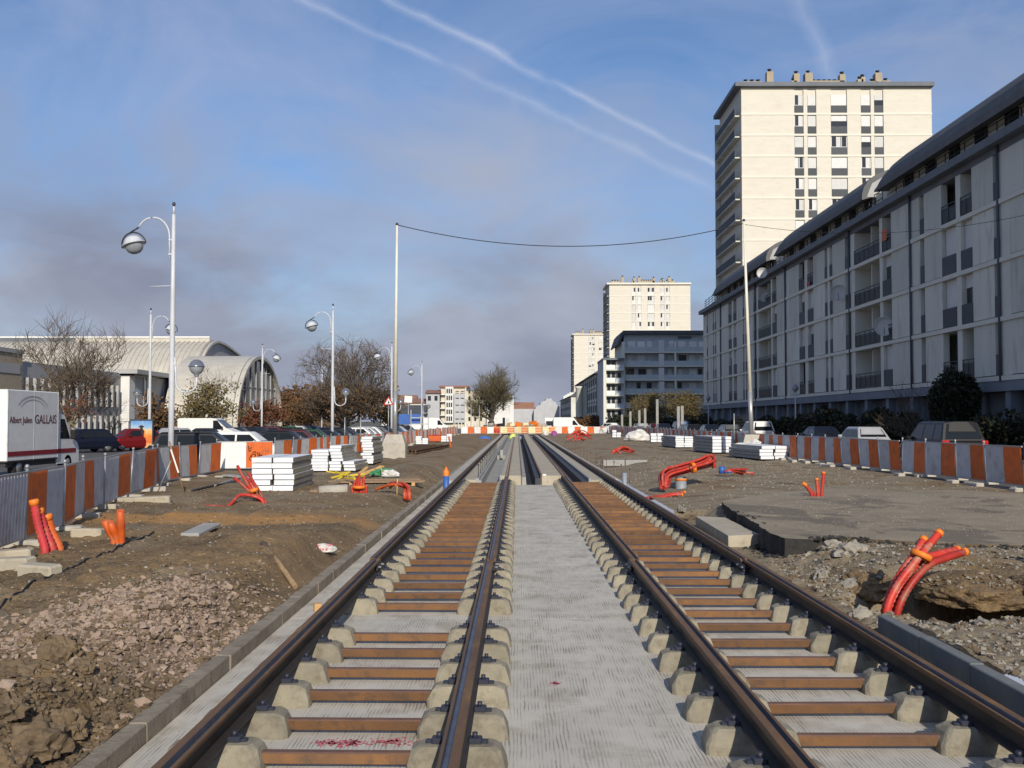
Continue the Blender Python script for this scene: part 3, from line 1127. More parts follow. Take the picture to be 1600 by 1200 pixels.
mb.add([(x, y, 0.425) for x, y in out] + [(x, y, 0.30) for x, y in out] + lo, [[i, i + n, (i + 1) % n + n, (i + 1) % n] for i in range(n)] + [[i + n, i + 2 * n, (i + 1) % n + 2 * n, (i + 1) % n + n] for i in range(n)], 1)
for fi in range(1, len(mb.f)):
    q = mb.v[mb.f[fi][0]]
    if q[0] > 4.5 and q[1] < 20:
        mb.m[fi] = 2
tag(mb.build('asphalt_pavement', [M['worn'], M['wornedge'], M['clod']]), kind='structure')


# ------------------------------------------------------------------ site barriers
def sheet(x0, x1, z0, z1, n):
    """corrugated steel sheet, 8 mm deep ribs"""
    mb = MB()
    v, f = [], []
    for i in range(n + 1):
        x = lerp(x0, x1, i / n)
        yy = (-0.012 if i % 4 in (1, 2) else 0.0)
        v += [(x, yy, z0), (x, yy, z1)]
    for i in range(n):
        f.append((2 * i, 2 * i + 2, 2 * i + 3, 2 * i + 1))
    b = len(v)
    v2 = [(x, y + 0.006, z) for x, y, z in v]
    mb.add(v + v2, f + [tuple(q + b for q in t[::-1]) for t in f])
    return mb


def make_panel(grey='greysheet', orange='orange', flip=False):
    """2 m panel, origin at the foot of its first post, running along +x, front towards -y"""
    t = thing('barrier_panel', 'x', 'barrier')
    a, b = ((0.05, 1.02), (1.03, 1.95)) if not flip else ((1.03, 1.95), (0.05, 1.02))
    sheet(a[0], a[1], 0.14, 1.10, 36).build('grey_sheet', M[grey], t)
    sheet(b[0], b[1], 0.14, 1.10, 36).build('orange_sheet', M[orange], t)
    r = MB()
    r.obox((1.0, 0.012, 1.115), (1.92, 0.035, 0.035))
    r.build('top_rail', M['steel'], t)
    r = MB()
    r.obox((1.0, 0.012, 0.125), (1.92, 0.035, 0.03))
    r.build('bottom_rail', M['steel'], t)
    for x in (0.0,):
        p = MB()
        p.tube([(x, 0.0, 0.0), (x, 0.0, 1.17)], 0.022, 8)
        p.lathe([(0.0, 0.045), (0.024, 0.036), (0.033, 0.012), (0.030, -0.012), (0.0, -0.02)], (x, 0, 1.19), 10)
        p.build('post', M['steel'], t)
    fo = MB()
    fo.obox((0, 0.0, 0.02), (0.24, 0.62, 0.15), b=0.02)
    fo.build('foot_block', M['conc'], t)
    return t


panel0 = make_panel()
USED = set()


def put_panel(p, q, zp, zq, label, group, proto):
    L = sqrt((q[0] - p[0]) ** 2 + (q[1] - p[1]) ** 2)
    if proto.name not in USED:
        o = proto
        USED.add(proto.name)
    else:
        o = copy_tree(proto)
    o.location = (p[0], p[1], zp)
    o.rotation_euler = (rng.uniform(-.06, .06), -math.atan2(zq - zp, L), math.atan2(q[1] - p[1], q[0] - p[0]))
    o.scale = (L / 2.0, 1, 1)
    return tag(o, label, 'barrier', group)


rng = random.Random(11)
chain = LPOSTS[:]
n = 0
GL = 'striped barrier panels along the left parking'
zs = {}


def zl(p):
    return zs.setdefault(p, 0.27 + rng.uniform(-.03, .05))


panel_flip = make_panel(flip=True)
for i in range(len(chain) - 1):
    fl = i in (0, 1, 2, 3)
    lab = {0: 'corrugated barrier panel at the left edge of the photo, the nearest of the left row',
           1: 'orange and grey barrier panel right behind the leaning red conduits at left',
           2: 'foreshortened barrier panel where the left row turns away from the camera',
           3: 'grey and orange barrier panel whose shadow falls beside the short orange pipes'}.get(i, f'{ordw(i + 1)} corrugated barrier panel from the near end of the left row')
    put_panel(chain[i], chain[i + 1], zl(chain[i]), zl(chain[i + 1]), lab, GL, panel_flip if fl else panel0)
pw = make_panel('white', 'orange')  # sunlight put into colour: whiter sheet than the grey of the other panels
put_panel(LWHITE[0], LWHITE[1], 0.28, 0.28, 'orange and white barrier panel, sunlight put into its white, with black graffiti facing the camera', GL, pw)
# graffiti on its orange half
gf = MB()
d = Vector((LWHITE[1][0] - LWHITE[0][0], LWHITE[1][1] - LWHITE[0][1], 0))
Lw = d.length


def gpt(u, z):
    return (u * 2.0 / Lw * 1.0, -0.016, z)


sc = 1.0
for st in ([(1.10, .96), (1.13, .75), (1.20, .82)], [(1.14, .86), (1.22, .90)], [(1.25, .70), (1.35, .74), (1.33, .52), (1.22, .50), (1.24, .66), (1.36, .60)], [(1.18, .60), (1.14, .44), (1.30, .42), (1.42, .55)],
           [(1.42, .72), (1.46, .50), (1.50, .70)], [(1.52, .44), (1.58, .62), (1.50, .58)]):
    gf.tube(catmull([(a, -0.020, b) for a, b in st], 0.03), 0.014, 5)
gf.build('graffiti', M['cable'], pw)

chain = LPOSTS2
for i in range(len(chain) - 1):
    y = chain[i][1]
    lab = f'{ordw(i + 1)} striped barrier panel of the left row beyond the white and graffiti panel'
    put_panel(chain[i], chain[i + 1], zl(chain[i]), zl(chain[i + 1]), lab, GL if i < 12 else 'far left barrier panels', panel0)

GR = 'striped barrier panels along the right parking'
rp = [(13.3, 22.4)]
while rp[-1][1] < 145:
    y = rp[-1][1]
    x = 12.95 - 0.025 * (y - 24) if y < 47 else 12.4 + 0.007 * (y - 47)
    rp.append((x + rng.uniform(-.05, .05), y + (1.95 if y < 48 else 2.05)))
rp = rp[::-1]          # front faces towards the track: run from far to near
nr = len(rp) - 1
for i in range(nr):
    j = nr - i
    p, q = rp[i], rp[i + 1]
    zz = 0.40
    lab = f'{ordw(j)} grey and orange barrier panel from the near end of the right row'
    put_panel(p, q, zz, zz + rng.uniform(-.01, .01), lab, GR if j <= 18 else 'far right barrier panels', panel0)

# unseen panel, added only to throw the shadow patch on the right pavement
oo = make_panel()
put_panel((6.62, 11.25), (8.6, 11.0), .36, .36, 'barrier panel added outside the frame to cast a shadow on the right pavement', 'panels added out of frame for their shadow', oo)
GFAR = 'barrier panels across the far end of the site'
pf = make_panel('white', 'orange')  # brightness of the sun-facing row put into a whiter sheet
pc = make_panel('cream', 'orange')
# the middle ones are open lattice panels: cream bars over orange
for zb in (0.30, 0.62, 0.94):
    b_ = MB()
    b_.obox((1.0, -0.04, zb), (1.9, 0.05, 0.10))
    b_.build('cross_rail', M['cream'], pc)
xs = [-8.2, -6.3, -4.4, -2.5, -0.45, 1.6, 3.65, 5.6, 7.4, 9.3, 11.2, 13.0]
for i in range(len(xs) - 1):
    mid = 3 <= i <= 6
    lab = (f'{ordw(i - 2)} cream and orange lattice barrier from the left across the end of the tracks' if mid else
           f'{ordw(i + 1) if i < 3 else ordw(i - 6)} sunlit white and orange panel {"left" if i < 3 else "right"} of the lattice barriers at the far end')
    put_panel((xs[i], 149.6 + 0.5 * sin(i * 2.1)), (xs[i + 1], 149.6 + 0.5 * sin((i + 1) * 2.1)), 0.25, 0.25, lab, GFAR, pc if mid else pf)


# ------------------------------------------------------------------ street lamps
M['lamphood'] = mat('polished_lamp_hood', (0.35, 0.36, 0.39), (0.30, 0.31, 0.34), 5, 0.18, metal=0.7)


def make_lamp():
    """9.5 m mast; arm and bracket towards -x / +x"""
    t = thing('street_lamp', 'x', 'street lamp')
    mb = MB()
    mb.tube([(0, 0, -0.3), (0, 0, 3.0), (0, 0, 6.5), (0, 0, 9.15)], [0.105, 0.100, 0.080, 0.062], 12)
    mb.tube([(0, 0, 9.15), (0, 0, 9.45)], 0.035, 8)
    mb.build('mast', M['lamppaint'], t)
    mb = MB()
    mb.lathe([(0.0, 0.17), (0.05, 0.15), (0.06, 0.08), (0.03, 0.0)], (0, 0, 9.42), 10)
    mb.build('finial', M['darksteel'], t)
    mb = MB()
    arc = [(-0.13, 0, 7.55), (-0.14, 0, 8.2)]
    for k in range(0, 13):
        w = radians(0 + k * 12.5)
        arc.append((-0.14 - 0.58 * (1 - cos(w)), 0, 8.35 + 0.70 * sin(w)))
    mb.tube(arc, 0.030, 8)
    for z in (7.75, 8.25):
        mb.obox((-0.06, 0, z), (0.20, 0.10, 0.05))
    mb.build('arm', M['lamppaint'], t)
    end = Vector(arc[-1])
    c = Vector((end.x - 0.16, 0, end.z - 0.62))
    tilt = Euler((0, radians(-16), 0)).to_matrix()
    # globe: opal lower half, painted upper half, black ring over it
    mb = MB()
    mb.lathe([(0.0, -0.33), (0.14, -0.30), (0.25, -0.215), (0.31, -0.10), (0.33, 0.0)], (0, 0, 0), 20)
    mb.v = [tuple(c + tilt @ Vector(v)) for v in mb.v]
    g_ = mb.build('globe', M['lampglass'], t)
    mb = MB()
    mb.lathe([(0.33, 0.0), (0.43, 0.005), (0.43, 0.03), (0.335, 0.04), (0.31, 0.14), (0.25, 0.245), (0.14, 0.31), (0.0, 0.34)], (0, 0, 0), 20)
    mb.v = [tuple(c + tilt @ Vector(v)) for v in mb.v]
    mb.build('hood', M['lamppaint'], t)
    mb = MB()
    ring = [c + tilt @ Vector((0.42 * cos(radians(a)), 0, 0.44 * sin(radians(a)))) for a in range(0, 181, 12)]
    mb.tube(ring, 0.028, 6)
    mb.tube([ring[len(ring) // 2], end], 0.03, 6)
    mb.build('ring', M['lampdark'], t)
    # side rod
    mb = MB()
    mb.tube([(0, 0, 6.65), (-0.80, 0, 6.62)], 0.016, 6)
    mb.build('rod', M['lamppaint'], t)
    # low U bracket with a small globe on the other side
    mb = MB()
    u = [(0.10, 0, 4.15), (0.14, 0, 3.55), (0.14, 0, 3.30)]
    for k in range(1, 9):
        w = radians(180 + k * 22.5)
        u.append((0.14 + 0.36 * (1 + cos(w)), 0, 3.25 + 0.32 * sin(w)))
    u.append((0.86, 0, 3.55))
    mb.tube(u, 0.035, 8)
    mb.obox((0.06, 0, 3.9), (0.16, 0.10, 0.06))
    mb.build('bracket', M['lamppaint'], t)
    mb = MB()
    mb.lathe([(0.255, 0.30), (0.24, 0.20), (0.17, 0.09), (0.09, 0.03), (0.07, -0.04)], (0.86, 0, 3.52), 18)
    mb.build('small_globe', M['lampglass'], t)
    mb = MB()
    mb.lathe([(0.0, 0.56), (0.10, 0.54), (0.19, 0.48), (0.25, 0.38), (0.285, 0.315), (0.285, 0.30), (0.25, 0.298)], (0.86, 0, 3.52), 18)
    mb.build('small_hood', M['lamphood'], t)
    return t


lamp0 = make_lamp()
for i, (x, y, fl, lab) in enumerate([
        (-12.0, 35.5, False, 'tall pale street lamp nearest the camera, black ringed globe hanging towards the left'),
        (-12.0, 66.5, False, 'pale street lamp behind the parked cars, second of the row with arms to the left'),
        (-12.1, 98.7, False, 'pale street lamp just left of the cream cable pole and triangular sign'),
        (-24.8, 69.0, True, 'pale street lamp across the parking partly hidden by the nearest lamp mast'),
        (-25.2, 101.0, True, 'pale street lamp standing in front of the glazed vault, arm to the right'),
        (-25.0, 131.0, True, 'distant street lamp with arm to the right before the big bare tree'),
        (-12.2, 131.0, False, 'farthest pale street lamp of the row beside the barrier')]):
    o = lamp0 if i == 0 else copy_tree(lamp0)
    o.location = (x, y, 0.24)
    if fl:
        o.rotation_euler = (0, 0, pi)
    tag(o, lab, 'street lamp', 'globe street lamps of the left parking')


def make_small_lamp():
    t = thing('path_lamp', 'x', 'street lamp')
    MB().tube([(0, 0, -0.2), (0, 0, 3.9)], [0.06, 0.045], 8).build('mast', M['lamppaint'], t)
    MB().lathe([(0.0, 0.55), (0.20, 0.48), (0.27, 0.28), (0.2, 0.08), (0.08, 0.0), (0.05, -0.1)], (0, 0, 3.9), 14).build('small_globe', M['lampglass'], t)
    return t


pl0 = make_small_lamp()
for i, (x, y, lab) in enumerate([(20.9, 77.0, 'small globe lamp on a thin mast in front of the long grey flats'), (20.8, 111.5, 'small globe lamp near the far corner of the long grey flats'), (18.2, 205.0, 'slim lamp by the far balcony building')]):
    o = pl0 if i == 0 else copy_tree(pl0)
    o.location = (x, y, 0.5)
    tag(o, lab, 'street lamp', 'small globe lamps on the right')

# ------------------------------------------------------------------ cable poles with the overhead wire
def cable_pole(loc, H, lean, label, wrapped):
    t = thing('cable_pole', label, 'pole', loc, 0, 'cable poles on concrete bases')
    mb = MB()
    mb.prism([(-0.58, -0.55), (0.58, -0.55), (0.58, 0.55), (-0.58, 0.55)], 'z', -0.3, 0.62)
    b = []
    for z, h in ((0.62, 0.56), (1.08, 0.40)):
        b.append([(-h, -h, z), (h, -h, z), (h, h, z), (-h, h, z)])
    mb.add(b[0] + b[1], [(0, 1, 5, 4), (1, 2, 6, 5), (2, 3, 7, 6), (3, 0, 4, 7), (4, 5, 6, 7)])
    mb.build('concrete_base', M['conc'], t)
    MB().tube([(0, 0, 1.05), (lean * 0.18, 0, 3.3)], [0.125, 0.115], 12).build('pole_sleeve', M['steel'], t)
    MB().tube([(lean * 0.18, 0, 3.3), (lean, 0, H)], [0.10, 0.055], 12).build('pole_shaft', M['polepaint'], t)
    MB().lathe([(0.055, 0), (0.08, 0.04), (0.06, 0.12), (0.0, 0.15)], (lean, 0, H), 10).build('pole_cap', M['darksteel'], t)
    return t


PL, PR = (-6.2, 52.0), (12.1, 53.0)
cable_pole((PL[0], PL[1], 0.42), 11.75, 0.06, 'tall cream pole at left carrying one end of the overhead wire', False)
cable_pole((PR[0], PR[1], 0.40), 12.15, -0.30, 'tall cream pole at right with its base wrapped in white sacking', True)
wire = MB()
a, b = Vector((PL[0] + 0.06, PL[1], 12.2)), Vector((PR[0] - 0.30, PR[1], 12.45))
pts = []
for i in range(41):
    t = i / 40
    p = a.lerp(b, t)
    p.z -= 1.15 * 4 * t * (1 - t)
    pts.append(p)
wire.tube(pts, 0.022, 5)
tag(wire.build('overhead_wire', M['cable']), 'black overhead wire sagging between the two cream poles', 'wire')
wire = MB()
a, b = Vector((PR[0] - 0.28, PR[1], 12.4)), Vector((23.6, 46.0, 11.6))
wire.tube([a.lerp(b, i / 20) - Vector((0, 0, 0.7 * 4 * (i / 20) * (1 - i / 20))) for i in range(21)], 0.012, 5)
tag(wire.build('overhead_wire', M['cable']), 'thin black wire running from the right cream pole to the grey flats', 'wire')


def lump(label, cat, name, c, s, m, seed=0, amp=0.25, sub=3, fold=3.0):
    bm = bmesh.new()
    bmesh.ops.create_icosphere(bm, subdivisions=sub, radius=1.0)
    for v in bm.verts:
        d = 1 + amp * noise.fractal(v.co * fold * 0.5 + Vector((seed * 3.1, seed, 0)), 1.0, 2.0, 4)
        v.co = v.co * d
        if v.co.z < -0.35:
            v.co.z = -0.35
        v.co = Vector((v.co.x * s[0], v.co.y * s[1], (v.co.z + 0.35) * s[2]))
    me = bpy.data.meshes.new(name)
    bm.to_mesh(me)
    bm.free()
    me.materials.append(m)
    o = bpy.data.objects.new(name, me)
    COL.objects.link(o)
    o.location = c
    if label:
        tag(o, label, cat)
    return o


sk = lump('white sacking heaped round the base of the right cream pole', 'sack', 'sack', (12.05, 52.0, 0.38), (1.0, 0.55, 0.55), M['sack'], 3, 0.4, 4, 5)
lump('bulging white and tan rubble bag before the right barrier', 'bag', 'rubble_bag', (14.0 * 0.78, 93.0, 0.4), (1.15, 0.8, 0.72), M['sack'], 5, 0.3, 3)
lump('white bag at the right end of the far barrier', 'bag', 'rubble_bag', (13.4, 147.5, 0.3), (1.5, 0.9, 0.85), M['sack'], 8, 0.3, 3)


# ------------------------------------------------------------------ board stacks
def stack(label, x, y, z, cols, layers, w, l, h, rz=0.0, side=True, name='board_stack', seed=1, m=None, ins=0.02):
    t = thing(name, label, 'board stack', (x, y, z), rz, 'stacks of white boards')
    r = random.Random(seed)
    for c in range(cols):
        nl = layers[c]
        zz = 0.07
        for k in range(nl):
            mb = MB()
            dx, dy = r.uniform(-ins, ins), r.uniform(-ins, ins)
            x0 = (c - cols / 2) * (w + 0.05)
            # a board: pale front, long sides darkened for shade as well as dust
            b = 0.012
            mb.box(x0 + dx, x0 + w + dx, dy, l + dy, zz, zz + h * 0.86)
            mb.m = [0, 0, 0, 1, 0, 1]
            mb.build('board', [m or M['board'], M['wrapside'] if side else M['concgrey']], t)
            zz += h
        for yy in (0.25, l - 0.35):
            mb = MB()
            mb.box((c - cols / 2) * (w + 0.05) + .03, (c - cols / 2) * (w + 0.05) + w - .03, yy, yy + 0.09, 0.0, 0.068)
            mb.build('bearer', M['wood'], t)
    return t


p = gr(440, 768, 0.30)
stack('big double stack of white boards nearest the camera, yellow dust on its right side', -6.42, 27.0, 0.27, 2, [6, 6], 0.52, 3.0, 0.148, 0.03, seed=2, ins=0.03)
stack('left stack of white boards in the group behind the yellow scraps', -7.15, 37.2, 0.30, 1, [7], 0.62, 1.6, 0.11, 0.02, seed=3)
stack('low untidy stack of white boards in the middle of the group behind the yellow scraps', -6.35, 37.4, 0.30, 2, [8, 3], 0.42, 2.4, 0.115, -0.05, seed=4, ins=.05)
stack('tall narrow stack of grey edged boards just left of the pole base', -6.35, 43.6, 0.30, 1, [10], 0.46, 2.6, 0.115, -0.03, seed=5, ins=.05)
stack('small white stack left of the orange crate beyond the pole base', -7.45, 80.5, 0.30, 2, [4, 3], 0.45, 0.9, 0.16, 0, seed=6)
stack('small white stack right of the orange crate beyond the pole base', -6.2, 90.5, 0.30, 2, [3, 4], 0.45, 0.9, 0.17, 0, seed=7)
o_ = thing('orange_crate', 'orange plastic crate between two small white stacks', 'crate', (-7.3, 91.0, 0.34))
mb = MB()
mb.obox((0.0, 0, 0.28), (1.15, 0.8, 0.5), b=0.05)
mb.build('crate_box', M['conduitorange'], o_)
mb = MB()
mb.obox((0.0, 0, 0.58), (1.05, 0.75, 0.10), b=0.03)
mb.build('lid', M['conduit'], o_)
gside = M['wrapside']
M['wrapside'] = M['concgrey']  # right-hand stacks: shade of the long sides painted as grey
stack('grey and white board stack nearest on the right, just right of the wrapped pole', 12.3 - 0.55, 46.8, 0.37, 2, [4, 4], 0.62, 4.6, 0.155, 0.10, seed=9, ins=.05)
stack('grey and white board stack left of the wrapped pole base', 11.35, 56.8, 0.37, 2, [5, 5], 0.50, 4.6, 0.18, 0.06, seed=10)
stack('third grey and white board stack back along the right barrier', 11.1, 68.0, 0.38, 2, [5, 5], 0.55, 5.0, 0.145, 0.05, seed=11)
stack('white paired bales stacked beside the rubble bag', 11.55, 84.5, 0.38, 2, [3, 3], 0.48, 0.9, 0.25, 0, seed=12)
stack('tiny white bale pair left of the rubble bag, far along the right barrier', 10.6, 109, 0.38, 2, [3, 2], 0.42, 0.9, 0.27, 0, seed=13)
M['wrapside'] = gside


# ------------------------------------------------------------------ conduits
def corr(path, r, ring=None, n=9):
    """corrugated plastic conduit along a smooth path"""
    ring = ring or r * 0.55
    pts = catmull(path, ring)
    rr = [r * (1.0 if k % 2 else 0.82) for k in range(len(pts))]
    return MB().tube(pts, rr, n)


def bundle(label, paths, r, m, name='conduit_bundle', tie=None, caps=None, group=None, ring=None):
    base = Vector(paths[0][0])
    t = thing(name, label, 'conduits', base, 0, group)
    prev = None
    for k, pa in enumerate(paths):
        mm = m[k % len(m)] if isinstance(m, list) else m
        corr([Vector(p) - base for p in pa], r, ring).build('conduit', mm, t)
        if caps:
            e = Vector(pa[-1]) - base
            d_ = (Vector(pa[-1]) - Vector(pa[-2])).normalized()
            MB().tube([e - d_ * r * .9, e + d_ * r * .25, e + d_ * r * .4], [r * 1.08, r * 1.06, r * .8], 10).build('end_cap', caps, t)
    if tie:
        for (c, d_, rad, w) in tie:
            c = Vector(c) - base
            d_ = Vector(d_).normalized()
            MB().tube([c - d_ * w / 2, c + d_ * w / 2], rad, 14).build('tie_band', M['tape'], t)
    return t


V = Vector
# big red bundle rising from the hole at right
b0 = V((4.03, 11.25, -0.25))
P = [at(1385, 958, 11.15), at(1402, 915, 11.2), at(1438, 868, 11.3), at(1468, 832, 11.5)]
big = [[b0, P[0], P[1], P[2], P[3]],
       [b0 + V((.10, .05, 0)), at(1402, 958, 11.2), at(1420, 918, 11.25), at(1450, 884, 11.35), at(1478, 872, 11.5), at(1508, 862, 11.7)],
       [b0 + V((.03, .12, 0)), at(1392, 955, 11.3), at(1412, 908, 11.38), at(1440, 875, 11.45), at(1465, 866, 11.55), at(1496, 859, 11.85)],
       [b0 + V((-.02, .10, 0)), at(1382, 955, 11.28), at(1402, 905, 11.34), at(1432, 862, 11.4), at(1444, 842, 11.5)]]
bundle('big bundle of four red corrugated conduits arching out of the hole at right', big, 0.045, M['conduit'], tie=[((at(1439, 868, 11.34)), (0.45, 0.1, 0.9), 0.118, 0.060)], caps=M['tape'], ring=0.026)
# leaning bundle at far left
lean = []
for k, (xb, xt, yt) in enumerate(((70, 53, 783), (82, 61, 797), (93, 74, 806))):
    z0 = at(xb, 856, 14.4 + 0.12 * k)
    lean.append([z0 - V((0, 0, .15)), z0, at(lerp(xb, xt, .5) - 2, lerp(856, yt, .5), 14.38 + .12 * k), at(xt, yt, 14.35 + .12 * k)])
bundle('three leaning pinkish red conduits taped together by the left barrier', lean, 0.064, [M['conduitpink'], M['conduitpink'], M['conduitorange']], caps=M['tape'], ring=0.03)
sh = []
for k, (xb, yb, xt, yt) in enumerate(((178, 842, 163, 813), (182, 842, 172, 816), (190, 842, 188, 798))):
    z0 = at(xb, yb, 15.6)
    sh.append([z0 - V((0, 0, .12)), z0, at(xt, yt, 15.5 - .05 * k)])
bundle('three stubby orange pipes sticking up in the barrier shadow at left', sh, 0.064, M['conduitorange'], name='pipe_stub', ring=0.3)
# red tangle left of the board stack
tg = [[at(415, 785, 23.8), at(395, 768, 24), at(380, 745, 24.2), at(371, 728, 24.4)],
      [at(408, 785, 23.7), at(392, 770, 23.9), at(376, 755, 24.0), at(366, 747, 24.1)],
      [at(412, 783, 23.9), at(404, 766, 24.1), at(395, 752, 24.3), at(388, 738, 24.4)],
      [at(405, 785, 23.9), at(399, 772, 24.1), at(393, 757, 24.2), at(383, 745, 24.6)],
      [at(410, 782, 23.6), at(395, 775, 23.6), at(375, 774, 23.4), at(362, 786, 23.0), at(356, 792, 22.8)]]
for pa in tg:
    pa.insert(0, pa[0] - V((0, 0, .2)))
bundle('tangled red conduits in front of the big white board stack', tg, 0.040, M['conduit'], tie=[(at(397, 766, 23.9), (-.3, 0, .9), 0.105, 0.08)], ring=0.03)
bundle('single red conduit lying flat on the ochre earth at left', [[at(352, 793, 22.6), at(330, 791, 22.7), at(305, 793, 22.8)]], 0.045, M['conduit'], name='conduit', ring=0.05)
# upright red bundle
up = []
r_ = random.Random(4)
for k in range(7):
    xb = 551 + k * 3.4
    top = [760, 752, 746, 739, 748, 744, 757][k]
    z0 = at(xb, 776, 26.0 + .05 * (k % 2))
    up.append([z0 - V((0, 0, .15)), z0, at(xb + r_.uniform(-1, 1), (776 + top) / 2, 26.0), at(xb + (k - 3) * 0.5, top, 26.0)])
bundle('upright cluster of short red conduits with an orange band', up, 0.035, M['conduit'], tie=[(at(561, 761, 26.0), (0, 0, 1), 0.165, 0.07)], ring=0.03)
hk = []
for k, (dx, dy) in enumerate(((0, 0), (4, 3), (-6, 4), (-12, 6))):
    hk.append([at(638 + dx * .5, 773 - dy * .4, 25.6), at(637 + dx * .4, 762, 25.7 + .1 * k), at(628 + dx, 755 + dy * .4, 25.9), at(612 + dx, 754 + dy, 26.2), at(604 + dx * 1.4, 759 + dy, 26.4)])
for pa in hk:
    pa.insert(0, pa[0] - V((0, 0, .15)))
bundle('hooked red and orange conduits bending over near the left kerb', hk, 0.036, [M['conduit'], M['conduitorange']], ring=0.04)
# V shaped stub at right
vs_ = []
for (xb, yb, xt, yt) in ((1284, 772, 1287, 738), (1278, 772, 1276, 748), (1272, 772, 1255, 755), (1268, 772, 1258, 757)):
    z0 = at(xb, yb, 23.9)
    vs_.append([z0 - V((0, 0, .15)), z0, z0.lerp(at(xt, yt, 23.9), .5), at(xt, yt, 23.9)])
bundle('small fan of red conduits sticking out of the pavement at right', vs_, 0.042, M['conduit'], caps=M['tape'], ring=0.03)
# large sprawled heap
hp = []
r_ = random.Random(9)
for k in range(11):
    y0 = 28.2 + 0.25 * (k % 4)
    dx, dy = r_.uniform(-13, 10), r_.uniform(-8, 7)
    hp.append([at(1040 + dx * .6, 762 + dy * .3, 28.0), at(1045 + dx, 742 + dy, y0), at(1070 + dx, 733 + dy, y0 + .3), at(1098 + dx, 725 + dy, y0 + .5), at(1112 + dx * .4, 716 + dy * .8, y0 + .7), at(1117 + dx * .2, 726 + dy, y0 + .4), at(1085 + dx, 738 + dy, y0)][: 5 + k % 3])
bundle('large sprawling heap of red conduits beside the right track', hp, 0.040, M['conduit'], tie=[(at(1083, 731, 28.4), (1, .2, .15), 0.15, 0.10)], ring=0.035)
bundle('pair of red conduits crossing to the right rail', [[at(1005, 779, 27.0), at(1030, 775, 26.7), at(1055, 771, 26.6), at(1070, 769, 26.7)], [at(1008, 780, 26.9), at(1034, 777, 26.6), at(1052, 773, 26.5), at(1066, 773, 26.6)]], 0.04, M['conduit'], caps=M['tape'], ring=0.04)
br = []
for k, (x1, y1) in enumerate(((1168, 733), (1178, 740), (1160, 741), (1150, 735))):
    br.append([at(1132, 738, 33.5), at(1142, 734 + k, 33.4), at(x1, y1, 33.2 + .2 * k)])
bb = bundle('blue and red conduits lying on the earth left of the red fan', br, 0.045, [M['conduit'], M['conduit'], M['conduit'], M['blue']], ring=0.05)
MB().lathe([(0.0, 0.0), (0.10, 0.0), (0.11, 0.22), (0.0, 0.24)], tuple(at(1128, 740, 33.6) - Vector(br[0][0])), 12).build('coupling', M['blue'], bb)
for (lab, cx, cy, Y, wpx, hpx, n, sd) in (('far heap of red conduits by the right rail under the white van', 903, 680, 92, 22, 9, 9, 1), ('small heap of red conduits on the sand right of the pins', 968, 704, 57, 24, 6, 5, 2),
                                          ('far scatter of red conduit ends by the left barrier end', 905, 686, 88, 10, 4, 4, 3), ('single red stake pipe leaning in the earth beyond the rail pile', 702, 690, 62, 3, 12, 1, 4)):
    r_ = random.Random(sd)
    pp = []
    for k in range(n):
        a = at(cx + r_.uniform(-wpx, wpx * .2), cy + r_.uniform(0, hpx), Y)
        b = at(cx + r_.uniform(-wpx * .3, wpx * .5), cy - r_.uniform(.3, 1) * hpx, Y + .4)
        c = at(cx + r_.uniform(0, wpx), cy + r_.uniform(-.4, .8) * hpx, Y + .8)
        pp.append([a, b, c] if n > 1 else [at(cx + 3, cy + 11, Y), at(cx + 1, cy, Y), at(cx - 1, cy - 8, Y)])
    bundle(lab, pp, 0.06, M['conduit'] if sd != 4 else M['conduitorange'], ring=0.2)

# ------------------------------------------------------------------ pipes, posts, small things
t = thing('pipe_post', 'grey plastic pipe standing upright beside the right rail', 'pipe', gr(976, 757, 0.2))
MB().lathe([(0.075, -0.2), (0.075, 0.36), (0.066, 0.36), (0.066, -0.1)], (0, 0, 0), 14).build('tube_wall', M['pvc'], t)
p = gr(1064, 762, 0.3)
t = thing('drain_pipe', 'short wide grey drain pipe with an orange ring under the red heap', 'pipe', p)
MB().lathe([(0.155, -0.2), (0.155, 0.30), (0.140, 0.30), (0.140, -0.1)], (0, 0, 0), 18).build('tube_wall', M['pvc'], t)
MB().lathe([(0.156, 0.20), (0.166, 0.20), (0.166, 0.26), (0.156, 0.26)], (0, 0, 0), 18).build('ring', M['tape'], t)
p = gr(697, 760, 0.3)
t = thing('capped_pipe', 'upright blue pipe with an orange cap standing by the left kerb', 'pipe', p)
MB().lathe([(0.088, -0.2), (0.088, 0.32), (0.0, 0.33)], (0, 0, 0), 14).build('tube_wall', M['blue'], t)
MB().lathe([(0.092, 0.30), (0.092, 0.43), (0.04, 0.50), (0.02, 0.56), (0.0, 0.56)], (0, 0, 0), 14).build('cap', M['tape'], t)

# survey / reinforcement pins
def pins(xs_, label, group, m, h, side_):
    for k, (x, y, z) in enumerate(xs_):
        mb = MB()
        mb.tube([(0, 0, -.1), (random.uniform(-.01, .01), 0, h)], 0.014, 6)
        mb.lathe([(0.0, 0.03), (0.026, 0.02), (0.026, -0.03), (0, -0.03)], (0, 0, h), 6)
        o = mb.build('pin', m, None, (x, y, z))
        tag(o, f'{ordw(k + 1)} {label} counted from the camera', 'pin', group)


pins([(-1.36, 36.0 + 2.4 * k, ZB + .05) for k in range(14)], 'thin dark reinforcement pin in the row beside the left rail', 'pins along the left pit', M['darksteel'], 0.42, -1)
pins([(3.62 + 0.02 * (k % 3), 33.0 + 2.9 * k, 0.2) for k in range(16)], 'thin rusty survey pin in the row beyond the right rail', 'pins along the right rail', M['bartop'], 0.44, 1)

